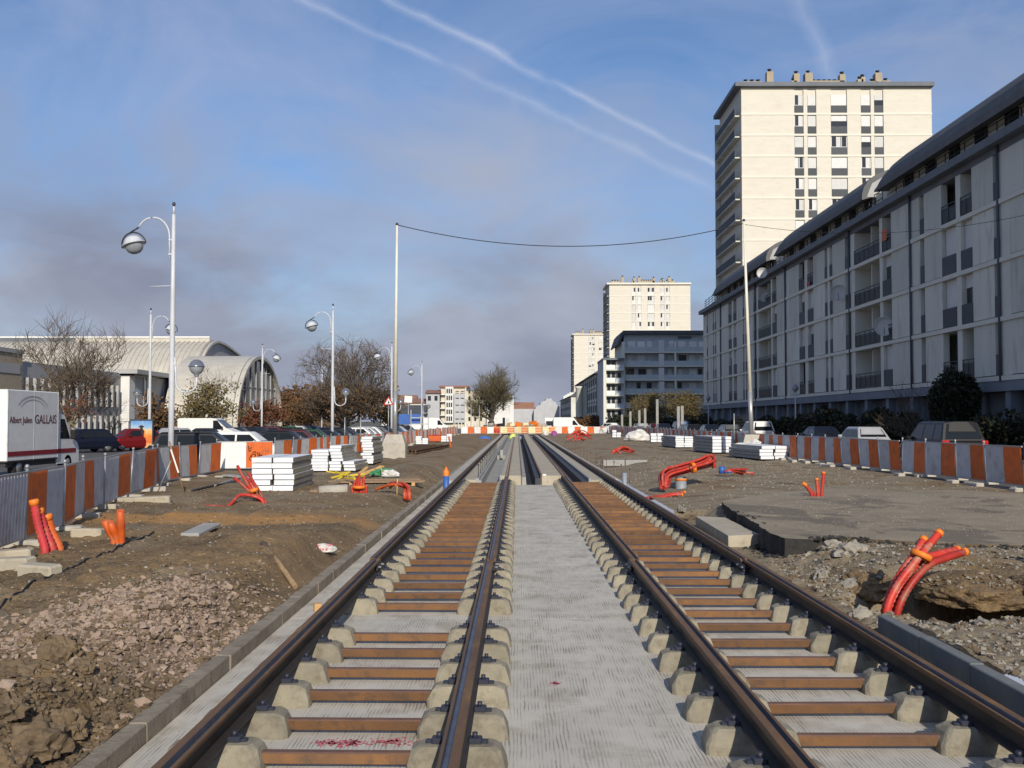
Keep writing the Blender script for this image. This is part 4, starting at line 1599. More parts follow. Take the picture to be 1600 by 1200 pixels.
# pile of rusty rails beyond the left pole
t = thing('rail_pile', 'pile of rusty rails lying on the earth beyond the left pole base', 'rail pile', (-7.5, 58.0, 0.36), radians(-3.5))
for k in range(8):
    p_, mi_ = rail_profile(1)
    mb = MB()
    mb.prism([(k * 0.26 + a, b) for a, b in p_], 'y', random.uniform(-.4, .4), 14 + random.uniform(-1, 1), 0)
    mb.build('rail', M['rail'], t)

# A-frame road sign seen edge on
p = gr(270, 772, 0.3)
t = thing('trestle_sign', 'folding metal trestle sign leaning edge on before the left barrier', 'sign', (p.x, p.y, 0.3), radians(20))
for nm, a, b, r, m in (('leg', (0.28, 0, 0), (-0.10, 0.1, 1.35), 0.022, 'wood'), ('leg', (-0.38, 0.3, 0), (-0.05, 0.1, 0.85), 0.014, 'steel'), ('leg', (0.28, 0.5, 0), (-0.05, 0.2, 1.2), 0.018, 'darksteel')):
    MB().tube([a, b], r, 7).build(nm, M[m], t)
mb = MB()
mb.obox((0.03, 0.06, 0.85), (0.035, 0.55, 0.62), (0, radians(-18), 0))
mb.build('sign_plate', M['white'], t)

# timber, yellow scraps, green bag and planks
t = thing('plank_pallet', 'long weathered planks laid under the yellow scraps and green bag', 'planks', gr(600, 757, 0.33), radians(9))
for k, (x0, x1, y0, z0) in enumerate(((-1.5, 1.15, 0, .05), (-1.3, 1.2, .25, .06), (-1.6, 1.0, .52, .05), (-1.4, 1.1, .8, .07))):
    MB().box(x0, x1, y0, y0 + .2, z0, z0 + .045).build('plank', M['wood'], t)
for k, xx in enumerate((-1.0, 0.1, 0.8)):
    MB().box(xx, xx + .1, 0, 1.0, -.05, .05).build('bearer', M['woodnew'], t)
r_ = random.Random(12)
for k in range(11):
    mb = MB()
    L = r_.uniform(.3, .7)
    mb.obox((0, 0, 0), (L, .07, .05), (0, r_.uniform(-.5, .5), r_.uniform(-1.2, 1.2)), b=0.008)
    o = mb.build('yellow_scrap', M['yellow'], None, gr(522 + k * 4.6 + r_.uniform(-2, 2), 742 + r_.uniform(-4, 6), 0.42 + .05 * (k % 3)))
    tag(o, f'bright yellow plastic piece, {ordw(k + 1)} from the left in the heap left of the green bag', 'scrap', 'yellow plastic pieces on the planks')
for k in range(5):
    mb = MB()
    L = r_.uniform(.4, .9)
    mb.obox((0, 0, 0), (L, .09, .06), (0, r_.uniform(-.6, .6), r_.uniform(-1.2, 1.2)))
    o = mb.build('timber_offcut', M['woodnew'], None, gr(555 + k * 8, 738 + r_.uniform(-3, 5), 0.45 + .04 * (k % 3)))
    tag(o, f'pale timber offcut, {ordw(k + 1)} from the left between the yellow pieces and the green bag', 'timber', 'timber offcuts on the planks')
lump('crumpled green plastic bag lying on the planks', 'bag', 'plastic_bag', gr(597, 742, 0.42), (0.42, 0.25, 0.16), M['green'], 14, 0.4, 3, 5)
lump('crumpled white plastic bag next to the green one', 'bag', 'plastic_bag', gr(610, 744, 0.42), (0.28, 0.2, 0.15), M['sack'], 15, 0.4, 3, 5)
lump('red and white striped plastic sack lying by the left kerb', 'sack', 'plastic_sack', V((-2.88, 15.35, hL(-2.88, 15.35) - .01)), (0.17, 0.115, 0.085), M['sack'], 16, 0.25, 4, 4)
mb = MB()
for k in range(5):
    x = -0.15 + k * 0.05
    mb.tube(catmull([(x, -.11, .03), (x + .03, -.06, .09), (x + .07, .03, .105)], .03), 0.013, 5)
s_ = mb.build('red_stripes', M['pinkspray'], bpy.data.objects['plastic_sack'])
for k, (px, py, px2, py2, w, m, lab, nm) in enumerate([
        (490, 768, 560, 745, .22, 'wood', 'long dark board running back beside the big white stack', 'board'),
        (300, 765, 372, 750, .06, 'darksteel', 'thin dark bar lying on the earth left of the red tangle', 'bar'),
        (335, 758, 395, 740, .05, 'steel', 'thin pale bar lying behind the red tangle', 'bar'),
        (410, 872, 462, 890, .07, 'wood', 'pale stick lying on the brown mound', 'stick'),
        (620, 772, 621, 748, .03, 'woodnew', 'thin pale stake standing left of the hooked conduits', 'stake'),
        (600, 748, 595, 727, .03, 'woodnew', 'thin pale stake behind the green bag', 'stake'),
        (288, 838, 338, 822, .30, 'concgrey', 'broken flat grey slab on the edge of the ochre earth', 'slab'),
        (350, 744, 392, 746, .35, 'concgrey', 'flat grey flagstone under the white barrier panel', 'slab'),
        (330, 747, 372, 741, .28, 'conc', 'pale flagstone at the foot of the white barrier panel', 'slab')]):
    a, b = gr(px, py, 0.36), gr(px2, py2, 0.36)
    if nm == 'stake':
        a = gr(px, py, 0.33)
        b = at(px2, py2, a.y)
        tag(MB().tube([a - V((0, 0, .1)), b], 0.018, 6).build(nm, M[m]), lab, nm)
        continue
    if nm == 'bar' or nm == 'stick':
        a.z = hL(a.x, a.y) + .03
        b.z = hL(b.x, b.y) + .03
        tag(MB().tube([a, a.lerp(b, .5) + V((0, 0, .02)), b], w / 2, 7).build(nm, M[m]), lab, nm)
        continue
    d = b - a
    c = (a + b) / 2
    mb = MB()
    mb.obox((0, 0, 0), (max(.4, d.length if nm == 'board' else min(d.length, 1.1)), w, .06), (0, random.uniform(-.06, .06), math.atan2(d.y, d.x)), b=0.012)
    tag(mb.build(nm, M[m], None, (c.x, c.y, hL(c.x, c.y) + .04)), lab, nm)

# loose kerb stones and flags by the left barrier
for k, (px, py, L, rz, lab) in enumerate([(8, 872, 0.7, .15, 'long pale kerb stone lying under the nearest barrier panel'), (22, 892, 0.55, -.32, 'upper of two tilted kerb stones left of the black cable'), (62, 903, 0.55, -.42, 'lower of two tilted kerb stones left of the black cable'),
                                          (137, 836, 0.5, 0, 'short concrete block beside the stubby orange pipes'), (222, 783, 1.3, .03, 'long pale kerb stone under the left barrier'), (160, 793, 0.6, .1, 'broken kerb stone under the left barrier beside the turned panel')]):
    p = gr(px, py, 0.33)
    mb = MB()
    mb.obox((0, 0, 0), (L, .2, .18), (random.uniform(-.1, .1), random.uniform(-.08, .08), rz), b=0.025)
    tag(mb.build('kerb_stone', M['conctan'], None, (p.x, p.y, hL(p.x, p.y) + 0.02)), lab, 'kerb stone', 'loose kerb stones on the left')
mb = MB()
p = gr(524, 772, .3)
mb.tube([(-0.42, 0, .08), (0.30, 0.1, .10)], [.13, .15], 14)
tag(mb.build('concrete_pipe', M['conc'], None, (p.x, p.y, .30)), 'rough concrete pipe section lying left of the upright red cluster', 'pipe')
# wedge on the slab
p = gr(462, 952, 0.0)
mb = MB()
mb.obox((0, 0, .045), (.085, .10, .09), (0, 0, .3), b=0.006)
tag(mb.build('wood_block', M['woodnew'], None, (-2.28, 11.78, 0)), 'small new timber block standing on the slab beside the left kerb', 'timber block')
# black cable across the earth
cb = [gr(-20, 955, .35), gr(60, 915, .35), gr(130, 880, .36), gr(190, 850, .36), gr(240, 832, .34)]
pts = catmull(cb, 0.12)
for q in pts:
    q.z = hL(q.x, q.y) + 0.010 + 0.006 * sin(q.x * 4)
tag(MB().tube(pts, 0.014, 6).build('ground_cable', M['cable']), 'black cable trailing across the brown earth at lower left', 'cable')
# blocks on the right
mb = MB()
pts = []
for (x, y) in ((3.52, 17.1), (4.08, 17.3), (4.12, 20.3), (3.60, 20.6)):
    for z in (0.0, 0.27):
        pts.append((x + random.uniform(-.03, .03), y + random.uniform(-.03, .03), z))
mb.hull(pts)
tag(mb.build('concrete_block', M['conctan']), 'rough sandy concrete footing in the notch of the broken asphalt', 'concrete block')
p = gr(975, 727, .3)
t = thing('kerb_pair', 'two grey kerb stones laid on the sand right of the rail', 'kerb stone', (p.x, p.y, .28), .05)
for k in range(2):
    mb = MB()
    mb.obox((-.45 + k * .95, 0, .12), (.92, .35, .26), b=.02)
    mb.build('kerb_stone', M['concgrey'], t)
# right barrier kerb stones
rng = random.Random(21)
for k in range(26):
    y = 23.5 + k * 1.15 + rng.uniform(-.2, .2)
    if rng.random() < .25:
        continue
    x = 12.62 - 0.025 * (y - 24) + rng.uniform(-.1, .12)
    mb = MB()
    mb.obox((0, 0, 0), (.22, rng.uniform(.25, .8), .15), (0, 0, rng.uniform(-.25, .25)), b=.025)
    tag(mb.build('kerb_stone', M['conc'], None, (x - .2, y, .44)), f'pale loose kerb stone, {ordw(k + 1)} from the near end at the foot of the right barrier', 'kerb stone', 'loose kerb stones along the right barrier')
# mesh frames standing behind the barriers
for lab, px, py0, py1, Y, w in (('small mesh frame standing behind the barrier left of the right pole', 1161, 646, 682, 58, 1.0), ('small mesh frame standing among the cars behind the left barrier', 551, 652, 686, 58, .9)):
    b = at(px, py1, Y)
    t = thing('mesh_frame', lab, 'frame', (b.x, b.y, b.z - .3))
    hh = at(px, py0, Y).z - b.z + .3
    for xx in (-w / 2, w / 2):
        MB().tube([(xx, 0, 0), (xx, 0, hh)], .035, 6).build('post', M['steel'], t)
    mb = MB()
    for k in range(9):
        z = .15 + (hh - .25) * k / 8
        mb.box(-w / 2, w / 2, -.006, .006, z - .006, z + .006)
    for k in range(1, 9):
        x = -w / 2 + w * k / 9
        mb.box(x - .005, x + .005, -.012, -.007, .1, hh - .1)
    mb.build('wire_mesh', M['railing'], t)
# grey stakes behind the far right barrier
for k, (px, Y, h) in enumerate([(985, 140, 25), (999, 132, 27), (1008, 125, 30), (1027, 118, 44), (1060, 105, 33), (1066, 105, 34), (972, 146, 20)]):
    b = at(px, 668, Y)
    mb = MB()
    mb.box(-.14, .14, -.08, .08, -.3, h * Y / 1600)
    tag(mb.build('stake', M['concgrey'], None, b), f'grey upright stake behind the far right barrier, {ordw(k + 1)} of a loose row', 'stake', 'grey stakes behind the right barrier')

# small coloured things at the far end of the tracks
for lab, nm, px, py, Y, s, m in (('yellow hi vis sheet heaped between the rails before the far barrier', 'cover_sheet', 801, 686, 122, (.5, .4, .5), 'hivis'), ('blue tarpaulin heap at the far left of the tracks', 'tarpaulin', 757, 689, 110, (.8, .4, .4), 'blue'),
                                 ('purple plastic sheet by the far right rail', 'plastic_sheet', 866, 681, 128, (.4, .3, .5), 'purple'), ('red sack left of the lattice barrier', 'sack', 776, 676, 140, (.4, .3, .5), 'conduit'),
                                 ('white sack by the far right rail', 'sack', 853, 680, 130, (.35, .3, .5), 'sack')):
    if m not in M:
        M[m] = mat('purple_plastic', (0.30, 0.08, 0.28), None, 4, 0.5)
    lump(lab, nm.split('_')[-1], nm, at(px, py, Y), s, M[m], len(lab), .3, 2)
# steel barrow and site machine silhouettes beyond the barrier
t = thing('material_heap', 'jumbled heap of tan site materials behind the far lattice barrier', 'heap', (1.5, 153, 0.3))
r_ = random.Random(31)
for k in range(34):
    mb = MB()
    mb.obox((r_.uniform(-6.5, 5), r_.uniform(0, 4), .7 + r_.uniform(-.2, .75)), (r_.uniform(.3, 1.2), .5, r_.uniform(.3, .9)), (r_.uniform(-.3, .3), r_.uniform(-.3, .3), r_.uniform(-1, 1)))
    mb.build('material_piece', [M['woodnew'], M['tape'], M['conc'], M['darksteel'], M['cream']][k % 5], t)


# ------------------------------------------------------------------ rubble and clods
def stone_pts(r, rng):
    pts = []
    for _ in range(10):
        d = Vector((rng.gauss(0, 1), rng.gauss(0, 1), rng.gauss(0, 1))).normalized()
        pts.append(d * r * rng.uniform(.7, 1.15))
    return pts


def stone_protos(n, seed):
    rng = random.Random(seed)
    out = []
    for _ in range(n):
        mb = MB()
        mb.hull(stone_pts(1.0, rng))
        out.append((mb.v, mb.f))
    return out


PROT = stone_protos(14, 5)


def scatter(name, m, n, pos, size, hf, seed, label):
    rng = random.Random(seed)
    mb = MB()
    for _ in range(n):
        x, y = pos(rng)
        s = size(rng)
        v, f = PROT[rng.randrange(len(PROT))]
        R = Euler((rng.uniform(0, 6), rng.uniform(0, 6), rng.uniform(0, 6))).to_matrix()
        sq = Vector((rng.uniform(.8, 1.3), rng.uniform(.8, 1.2), rng.uniform(.55, .9)))
        z = hf(x, y)
        if z < -4:
            continue
        vv = []
        for q in v:
            w = R @ Vector(q)
            vv.append((x + w.x * s * sq.x, y + w.y * s * sq.y, z + w.z * s * sq.z + s * .15))
        mb.add(vv, f)
    o = mb.build(name, m)
    return tag(o, kind='stuff')


def g2(cx, cy, sx, sy):
    def f(r):
        for _ in range(50):
            x, y = r.gauss(cx, sx), r.gauss(cy, sy)
            if x < -2.65:
                return x, y
        return -3.2, cy
    return f


scatter('pink_rubble', M['rock'], 5200, g2(-3.35, 9.2, 0.55, 1.15), lambda r: min(.065, max(.008, math.exp(r.gauss(-4.0, .5)))), hL, 1, '')
scatter('earth_crumbs', M['clod'], 2600, g2(-3.4, 9.0, 0.65, 1.5), lambda r: min(.06, max(.008, math.exp(r.gauss(-4.0, .5)))), hL, 12, '')
scatter('pink_rubble', M['rock'], 900, g2(-4.2, 8.6, 0.6, 0.7), lambda r: r.uniform(.012, .032), hL, 2, '')
scatter('earth_crumbs', M['clod'], 2600, g2(-3.05, 6.6, 0.5, 0.9), lambda r: r.uniform(.010, .040), hL, 3, '')
scatter('earth_crumbs', M['clod'], 3000, lambda r: (r.uniform(-9.5, -2.65), 7.0 + 26 * r.random() ** 1.4), lambda r: r.uniform(.010, .034), hL, 4, '')
scatter('pale_pebbles', M['rockgrey'], 2600, lambda r: (r.uniform(-9.0, -2.65), 8.0 + 30 * r.random() ** 1.3), lambda r: r.uniform(.008, .026), hL, 5, '')


def edge_pos(r):
    i = r.randrange(len(out_))
    return out_[i][0] + r.gauss(-.10, .10), out_[i][1] + r.gauss(-.10, .10)


def right_pos(r):
    return 3.62 + 4.8 * r.random() ** 1.3, 5.0 + 10 * r.random()


scatter('grey_gravel', M['rockgrey'], 6500, right_pos, lambda r: r.choice((.010, .013, .018, .026, .036)) * r.uniform(.7, 1.2), hR, 6, '')
scatter('earth_crumbs', M['clod'], 1800, right_pos, lambda r: r.uniform(.012, .045), hR, 7, '')
scatter('grey_gravel', M['rockgrey'], 2600, lambda r: (3.6 + 8.5 * r.random(), 22.5 + 30 * r.random()), lambda r: r.uniform(.010, .04), hR, 8, '')
scatter('slab_grit', M['rock'], 240, lambda r: (r.choice((r.uniform(SL0, -2.1), r.uniform(-.1, 1.2), r.uniform(SL0, SL1))), r.uniform(5.5, 26)), lambda r: r.uniform(.004, .012), lambda x, y: 0.0, 9, '')

out_ = [q for q in out if q[1] < 20 and q[0] < 9]
scatter('asphalt_crumbs', M['wornedge'], 900, edge_pos, lambda r: r.choice((.012, .018, .025, .045)) * r.uniform(.7, 1.3), lambda x, y: hR(x, y) if y < 15.2 or x < 4.2 else .425, 10, '')
scatter('grey_gravel', M['rockgrey'], 1500, lambda r: (4.6 + 7.5 * r.random(), 15.6 + 9 * r.random()), lambda r: r.uniform(.006, .018), lambda x, y: .425, 11, '')
# big clods one can point at
rng = random.Random(17)
CL = [(52, 1150, .17, 'dark cracked earth clod at the lower left edge'), (92, 1118, .20, 'large rounded earth clod near the lower left corner'), (150, 1090, .17, 'flat faced earth boulder beside the left kerb with a dark right side'),
      (95, 1030, .19, 'rounded pale brown boulder in the middle of the clods'), (30, 1060, .18, 'clod half buried at the left edge above the lowest one'), (25, 1170, .15, 'lowest earth clod in the left corner'),
      (60, 1180, .11, 'small jagged clod in the left corner next to the lowest one'), (130, 1040, .10, 'small clod right of the rounded pale boulder'), (170, 1060, .08, 'small grey clod between the boulder and the kerb'),
      (12, 1110, .13, 'clod cut by the left edge of the photo'), (120, 1160, .07, 'fist sized clod near the kerb foot'), (205, 1000, .06, 'pinkish stone at the front of the rubble heap'),
      (320, 905, .05, 'pale stone on the top of the rubble heap'), (180, 965, .05, 'stone on the near left edge of the rubble heap'), (118, 922, .07, 'brown lump in the bare earth left of the rubble heap'), (66, 1005, .10, 'dark lump above the rounded boulder')]
for k, (px, py, s, lab) in enumerate(CL):
    p = gr(px, py, .42)
    if p.x > -2.75:
        p.x = -2.75 - s * .6
    if p.x + s * 1.1 > -2.62:
        p.x = -2.62 - s * 1.1
    o = lump(lab, 'clod', 'earth_clod', (p.x, p.y, hL(p.x, p.y) - s * .18), (s * .74 * rng.uniform(.9, 1.25), s * .74 * rng.uniform(.8, 1.1), s * .8 * rng.uniform(.75, .95)), M['clod'] if k not in (11, 12, 13) else M['rock'], 30 + k, .45, 4, 4.5)
    o.rotation_euler = (0, 0, rng.uniform(0, 6))
    tag(o, group='large clods of earth at lower left')
for lab, x, y, z, s, sd in (('undercut crust of earth overhanging the hole behind the red conduits', 5.30, 12.15, .07, (.62, .75, .24), 71), ('lump of earth hanging over the left side of the hole', 4.34, 12.75, .02, (.34, .40, .22), 72), ('ragged earth lip at the right end of the hole', 6.05, 11.7, .11, (.38, .70, .20), 73)):
    tag(lump(lab, 'earth', 'earth_lip', (x, y, z), s, M['soil'], sd, .24, 5, 3.4), group='earth lips round the hole')
def lip_z(x, y):
    for cx, cy, cz, a, b_, h in ((5.30, 12.15, .07, .62, .75, .24), (4.34, 12.75, .02, .34, .40, .22), (6.05, 11.7, .11, .38, .70, .20)):
        q = ((x - cx) / a) ** 2 + ((y - cy) / b_) ** 2
        if q < .8:
            return cz + h * (.35 + sqrt(1 - q))
    return -5.0


scatter('grey_gravel', M['rockgrey'], 700, lambda r: (4.2 + 2.2 * r.random(), 11.2 + 2.0 * r.random()), lambda r: min(.05, max(.008, math.exp(r.gauss(-4.1, .45)))), lip_z, 14, '')
scatter('earth_crumbs', M['clod'], 700, lambda r: (4.2 + 2.2 * r.random(), 11.2 + 2.0 * r.random()), lambda r: min(.05, max(.008, math.exp(r.gauss(-3.9, .45)))), lip_z, 15, '')
CR2 = [(1243, 858, .16, 'grey broken slab of concrete in the rubble below the asphalt edge', 'rockgrey'), (1330, 880, .22, 'largest grey lump of broken concrete left of the red conduits', 'rockgrey'), (1345, 905, .15, 'lower grey lump of broken concrete left of the hole', 'rockgrey'),
       (1285, 892, .12, 'flat pale stone with a shadow under it in front of the asphalt edge', 'rockgrey'), (1300, 868, .13, 'small grey lump behind the flat pale stone', 'rockgrey'), (1210, 835 + 55, .09, 'brown lump in the corner under the dark asphalt edge', 'clod'),
       (1318, 945, .11, 'yellowish stone right beside the right rail', 'rockgrey'), (1080, 800, .13, 'tan lump at the far end of the notch', 'clod'), (1062, 795, .10, 'small grey lump by the far end of the notch', 'rockgrey'), (1420, 968, .10, 'earth lump at the foot of the red conduits', 'clod'),
       (1535, 990, .07, 'pale stone on the gravel right of the kerb', 'rockgrey'), (1560, 930, .08, 'pale stone at the right lip of the hole', 'rockgrey')]
for k, (px, py, s, lab, m) in enumerate(CR2):
    p = gr(px, py, .24)
    if p.x < 3.5 + s * 1.1:
        p.x = 3.5 + s * 1.1
    o = lump(lab, 'stone', 'broken_lump', (p.x, p.y, hR(p.x, p.y) - s * .15), (s * rng.uniform(1.0, 1.5), s * rng.uniform(.7, 1.0), s * rng.uniform(.6, .8)), M[m], 60 + k, .5, 3, 4)
    o.rotation_euler = (0, 0, rng.uniform(0, 6))
    tag(o, group='broken lumps on the right')


# ------------------------------------------------------------------ cars
def paint(name, c, metal=0.25, rough=0.28):
    m = mat('car_paint_' + name, c, tuple(x * .93 for x in c), 2, 0.42, metal=metal * .5, coat=0.16, spec=0.2, world_co=False)
    return m


PAINT = {'black': paint('black', (0.012, 0.013, 0.016)), 'navy': paint('navy', (0.009, 0.012, 0.026)), 'white': paint('white', (0.74, 0.74, 0.72), 0.0), 'silver': paint('silver', (0.42, 0.43, 0.45), .5),
         'red': paint('red', (0.15, 0.010, 0.012)), 'green': paint('green', (0.018, 0.055, 0.030)), 'grey': paint('grey', (0.12, 0.125, 0.135), .4), 'brown': paint('brown', (0.014, 0.014, 0.014), .1), 'blue': paint('blue', (0.03, 0.07, 0.16), .3), 'wine': paint('wine', (0.07, 0.010, 0.016))}


def make_car(kind, col):
    """car pointing to +y, origin on the ground under its middle"""
    t = thing('parked_car', 'x', 'car')
    S = {'hatch': dict(L=3.95, W=1.70, H=1.45, belt=.92, hood=.86, cowl=1.02, wf=.35, rt=-1.25, rb=-1.78, tail=.90),
         'sedan': dict(L=4.45, W=1.74, H=1.42, belt=.92, hood=.84, cowl=1.05, wf=.30, rt=-.95, rb=-1.55, tail=.96),
         'mpv': dict(L=4.55, W=1.80, H=1.72, belt=1.00, hood=.98, cowl=1.35, wf=.55, rt=-1.85, rb=-2.12, tail=1.0),
         'wagon': dict(L=4.6, W=1.75, H=1.48, belt=.94, hood=.86, cowl=1.05, wf=.30, rt=-1.85, rb=-2.12, tail=.95)}[kind]
    L, W, H = S['L'] / 2, S['W'] / 2, S['H']
    body = MB()
    pts = []
    for (y, wz) in ((L, .80), (L - .10, .92), (L - .5, 1.0), (0, 1.0), (-L + .5, 1.0), (-L + .08, .93), (-L, .84)):
        w = W * wz
        top = S['hood'] - .18 * smooth(L - .6, L, y) if y > S['cowl'] - .2 else (S['belt'] if y > -L + .6 else S['tail'] - (.06 if y < -L + .05 else 0))
        if y == 0:
            top = S['belt']
        for sx in (-1, 1):
            pts += [(sx * w * .92, y, .22), (sx * w, y, .36), (sx * w, y, top - .22), (sx * w * .94, y, top - .05), (sx * w * .82, y, top)]
    pts += [(sx * W * .9, S['cowl'], S['belt'] - .01) for sx in (-1, 1)]
    body.hull(pts, 0, False)
    # cabin: painted shell with roof
    wb, wt = W * .90, W * .70
    zb, zt = S['belt'] - .06, H
    yb0, yb1 = S['rb'], S['cowl']
    yt0, yt1 = S['rt'], S['wf']
    cab = []
    for sx in (-1, 1):
        cab += [(sx * wb, yb0, zb), (sx * wb, yb1, zb), (sx * wt, yt0, zt - .07), (sx * wt, yt1, zt - .07), (sx * wt * .86, yt0 + .10, zt), (sx * wt * .86, yt1 - .12, zt), (sx * wt * .4, yt1 + .03, zt - .02), (sx * wt * .4, yt0 - .02, zt - .02)]
    body.hull(cab, 0, False)
    # door mirrors and handles
    for sx in (-1, 1):
        body.obox((sx * (W * .98), S['cowl'] - .45, S['belt'] + .07), (.20, .10, .13), b=.03)
    body.obox((0, L - .03, .42), (W * 1.5, .10, .22), b=.03)
    body.obox((0, -L + .03, .42), (W * 1.6, .10, .24), b=.03)
    body.build('body', PAINT[col], t)

    def side(y, z, sx, o=.008):
        """point on the cabin flank"""
        k = (z - zb) / (zt - .07 - zb)
        return (sx * (lerp(wb, wt, k) + o), y, z)

    def quad(name, q, flip=False):
        mb = MB()
        n = (Vector(q[1]) - Vector(q[0])).cross(Vector(q[2]) - Vector(q[0])).normalized()
        mb.add(q, [(3, 2, 1, 0)] if flip else [(0, 1, 2, 3)])
        return mb.build(name, M['carglass'], t)
    z0, z1 = S['belt'] + .03, zt - .13
    k0, k1 = (z0 - zb) / (zt - .07 - zb), (z1 - zb) / (zt - .07 - zb)

    def yfront(k):
        return lerp(yb1, yt1, k)

    def yrear(k):
        return lerp(yb0, yt0, k)
    cuts = {'hatch': (-.30,), 'sedan': (-.25,), 'mpv': (-.15, -1.15), 'wagon': (-.25, -1.15)}[kind]
    for sx in (-1, 1):
        e = [None] + list(cuts) + [None]
        for i in range(len(e) - 1):
            fa = (yfront(k0) - .16, yfront(k1) - .12) if e[i] is None else (e[i] - .04, e[i] - .04)
            ba = (yrear(k0) + .14, yrear(k1) + .12) if e[i + 1] is None else (e[i + 1] + .04, e[i + 1] + .04)
            quad('side_window', [side(ba[0], z0, sx), side(fa[0], z0, sx), side(fa[1], z1, sx), side(ba[1], z1, sx)], sx < 0)
    for nm, yf, s in (('windscreen', yfront, 1), ('rear_window', yrear, -1)):
        kk0, kk1 = (k0 + .02, k1 + .04)
        q = []
        for (k, sg) in ((kk0, -1), (kk0, 1), (kk1, 1), (kk1, -1)):
            wv = lerp(wb, wt, k) - .10
            q.append((sg * wv, yf(k) + s * .016, zb + k * (zt - .07 - zb) + .012))
        quad(nm, q, s > 0)
    wy = (L - .82, -L + .80)
    w0 = None
    for yy in wy:
        for sx in (-1, 1):
            if w0 is None:
                mb = MB()
                mb.lathe([(0.0, -.09), (.28, -.09), (.315, -.06), (.315, .06), (.28, .09), (.0, .09)], (0, 0, 0), 18, 'x')
                w0 = mb.build('wheel', M['tyre'], t, (sx * (W - .10), yy, .315))
                mb = MB()
                mb.lathe([(0.0, -.102), (.08, -.10), (.20, -.092), (.20, .092), (.08, .10), (.0, .102)], (0, 0, 0), 14, 'x')
                r0 = mb.build('rim', M['rim'], w0)
            else:
                w = inst(w0, 'wheel', t, (sx * (W - .10), yy, .315))
                inst(r0, 'rim', w)
    for sx in (-1, 1):
        mb = MB()
        mb.obox((sx * W * .66, L - .11, .66), (.36, .14, .15), (0, 0, -sx * .25), b=.03)
        mb.build('headlight', M['headlamp'], t)
        mb = MB()
        zz = .93 if kind in ('mpv',) else .76
        mb.obox((sx * W * .80, -L + .075, zz - .02), (.26, .12, .20 if kind == 'mpv' else .15), (0, 0, sx * .2), b=.02)
        mb.build('taillight', M['redlamp'], t)
    mb = MB()
    mb.obox((0, -L - .022, .66), (.50, .012, .11))
    mb.build('number_plate', M['plate'], t)
    mb = MB()
    mb.obox((0, L + .022, .42), (.50, .012, .11))
    mb.build('number_plate', M['plate'], t)
    return t


CARS = {}


def park(kind, col, x, y, z, rz, label, group):
    key = kind
    if key not in CARS:
        CARS[key] = make_car(kind, col)
        o = CARS[key]
    else:
        o = copy_tree(CARS[key])
    b = KID[o.name][0]
    for s in b.material_slots:
        s.link = 'OBJECT'
    b.material_slots[0].material = PAINT[col]
    o.location = (x, y, z)
    o.rotation_euler = (0, 0, rz)
    return tag(o, label, 'car', group)


E = -pi / 2          # nose towards +x
GLC = 'cars nosed up to the left barrier'
zL = 0.24
park('wagon', 'black', -12.75, 42.3, zL, E + .10, 'black estate car with a glowing red tail lamp behind the left barrier', GLC)
park('hatch', 'white', -12.4, 46.9, zL, E, 'white car with an arched roof just behind the white barrier panel', GLC)
seq = [('sedan', 'black', 55.0), ('hatch', 'wine', 58.4), ('hatch', 'green', 63.0), ('sedan', 'navy', 67.0), ('hatch', 'black', 70.0), ('wagon', 'navy', 74.0), ('hatch', 'white', 80.0), ('hatch', 'silver', 83.5), ('hatch', 'white', 87.0), ('sedan', 'grey', 92.0), ('hatch', 'black', 97.0), ('hatch', 'blue', 103.0), ('sedan', 'silver', 108.0), ('hatch', 'navy', 114.0)]
for i, (k, c, y) in enumerate(seq):
    park(k, c, -12.4 + random.uniform(-.2, .2), y, zL, E + random.uniform(-.04, .04), f'{c} {"saloon" if k == "sedan" else "estate" if k == "wagon" else "hatchback"}, {ordw(i + 1)} parked beyond the white car behind the left barrier', GLC)
GLF = 'cars parked across the left lot'
far = [('hatch', 'white', -32.3, 72.5, 'white hatchback behind the truck cab across the left lot', 1.9), ('hatch', 'navy', -26.7, 63.0, 'dark navy car facing the camera beside the red one', 2.5), ('hatch', 'red', -25.0, 66.5, 'dark red car under the bare tree across the left lot', 2.4),
       ('hatch', 'silver', -24.6, 72.5, 'silver car half hidden left of the poster', 2.6), ('sedan', 'navy', -23.2, 75.0, 'dark car between poster and nearest lamp mast', 1.6)]
for k, c, x, y, lab, rz in far:
    park(k, c, x, y, zL, rz, lab, GLF)
for i in range(12):
    c = ('black', 'grey', 'navy', 'black', 'wine', 'black', 'green', 'navy', 'silver', 'black', 'blue', 'grey')[i]
    park(('hatch', 'sedan')[i % 2], c, -23.0 + random.uniform(-.3, .3), 80 + i * 3.1, zL, pi / 2 + random.uniform(-.05, .05), f'{c} car, {ordw(i + 1)} of the far row whose roofs show behind the parked cars', GLF)
GRC = 'cars parked beyond the right barrier'
zR = 0.445
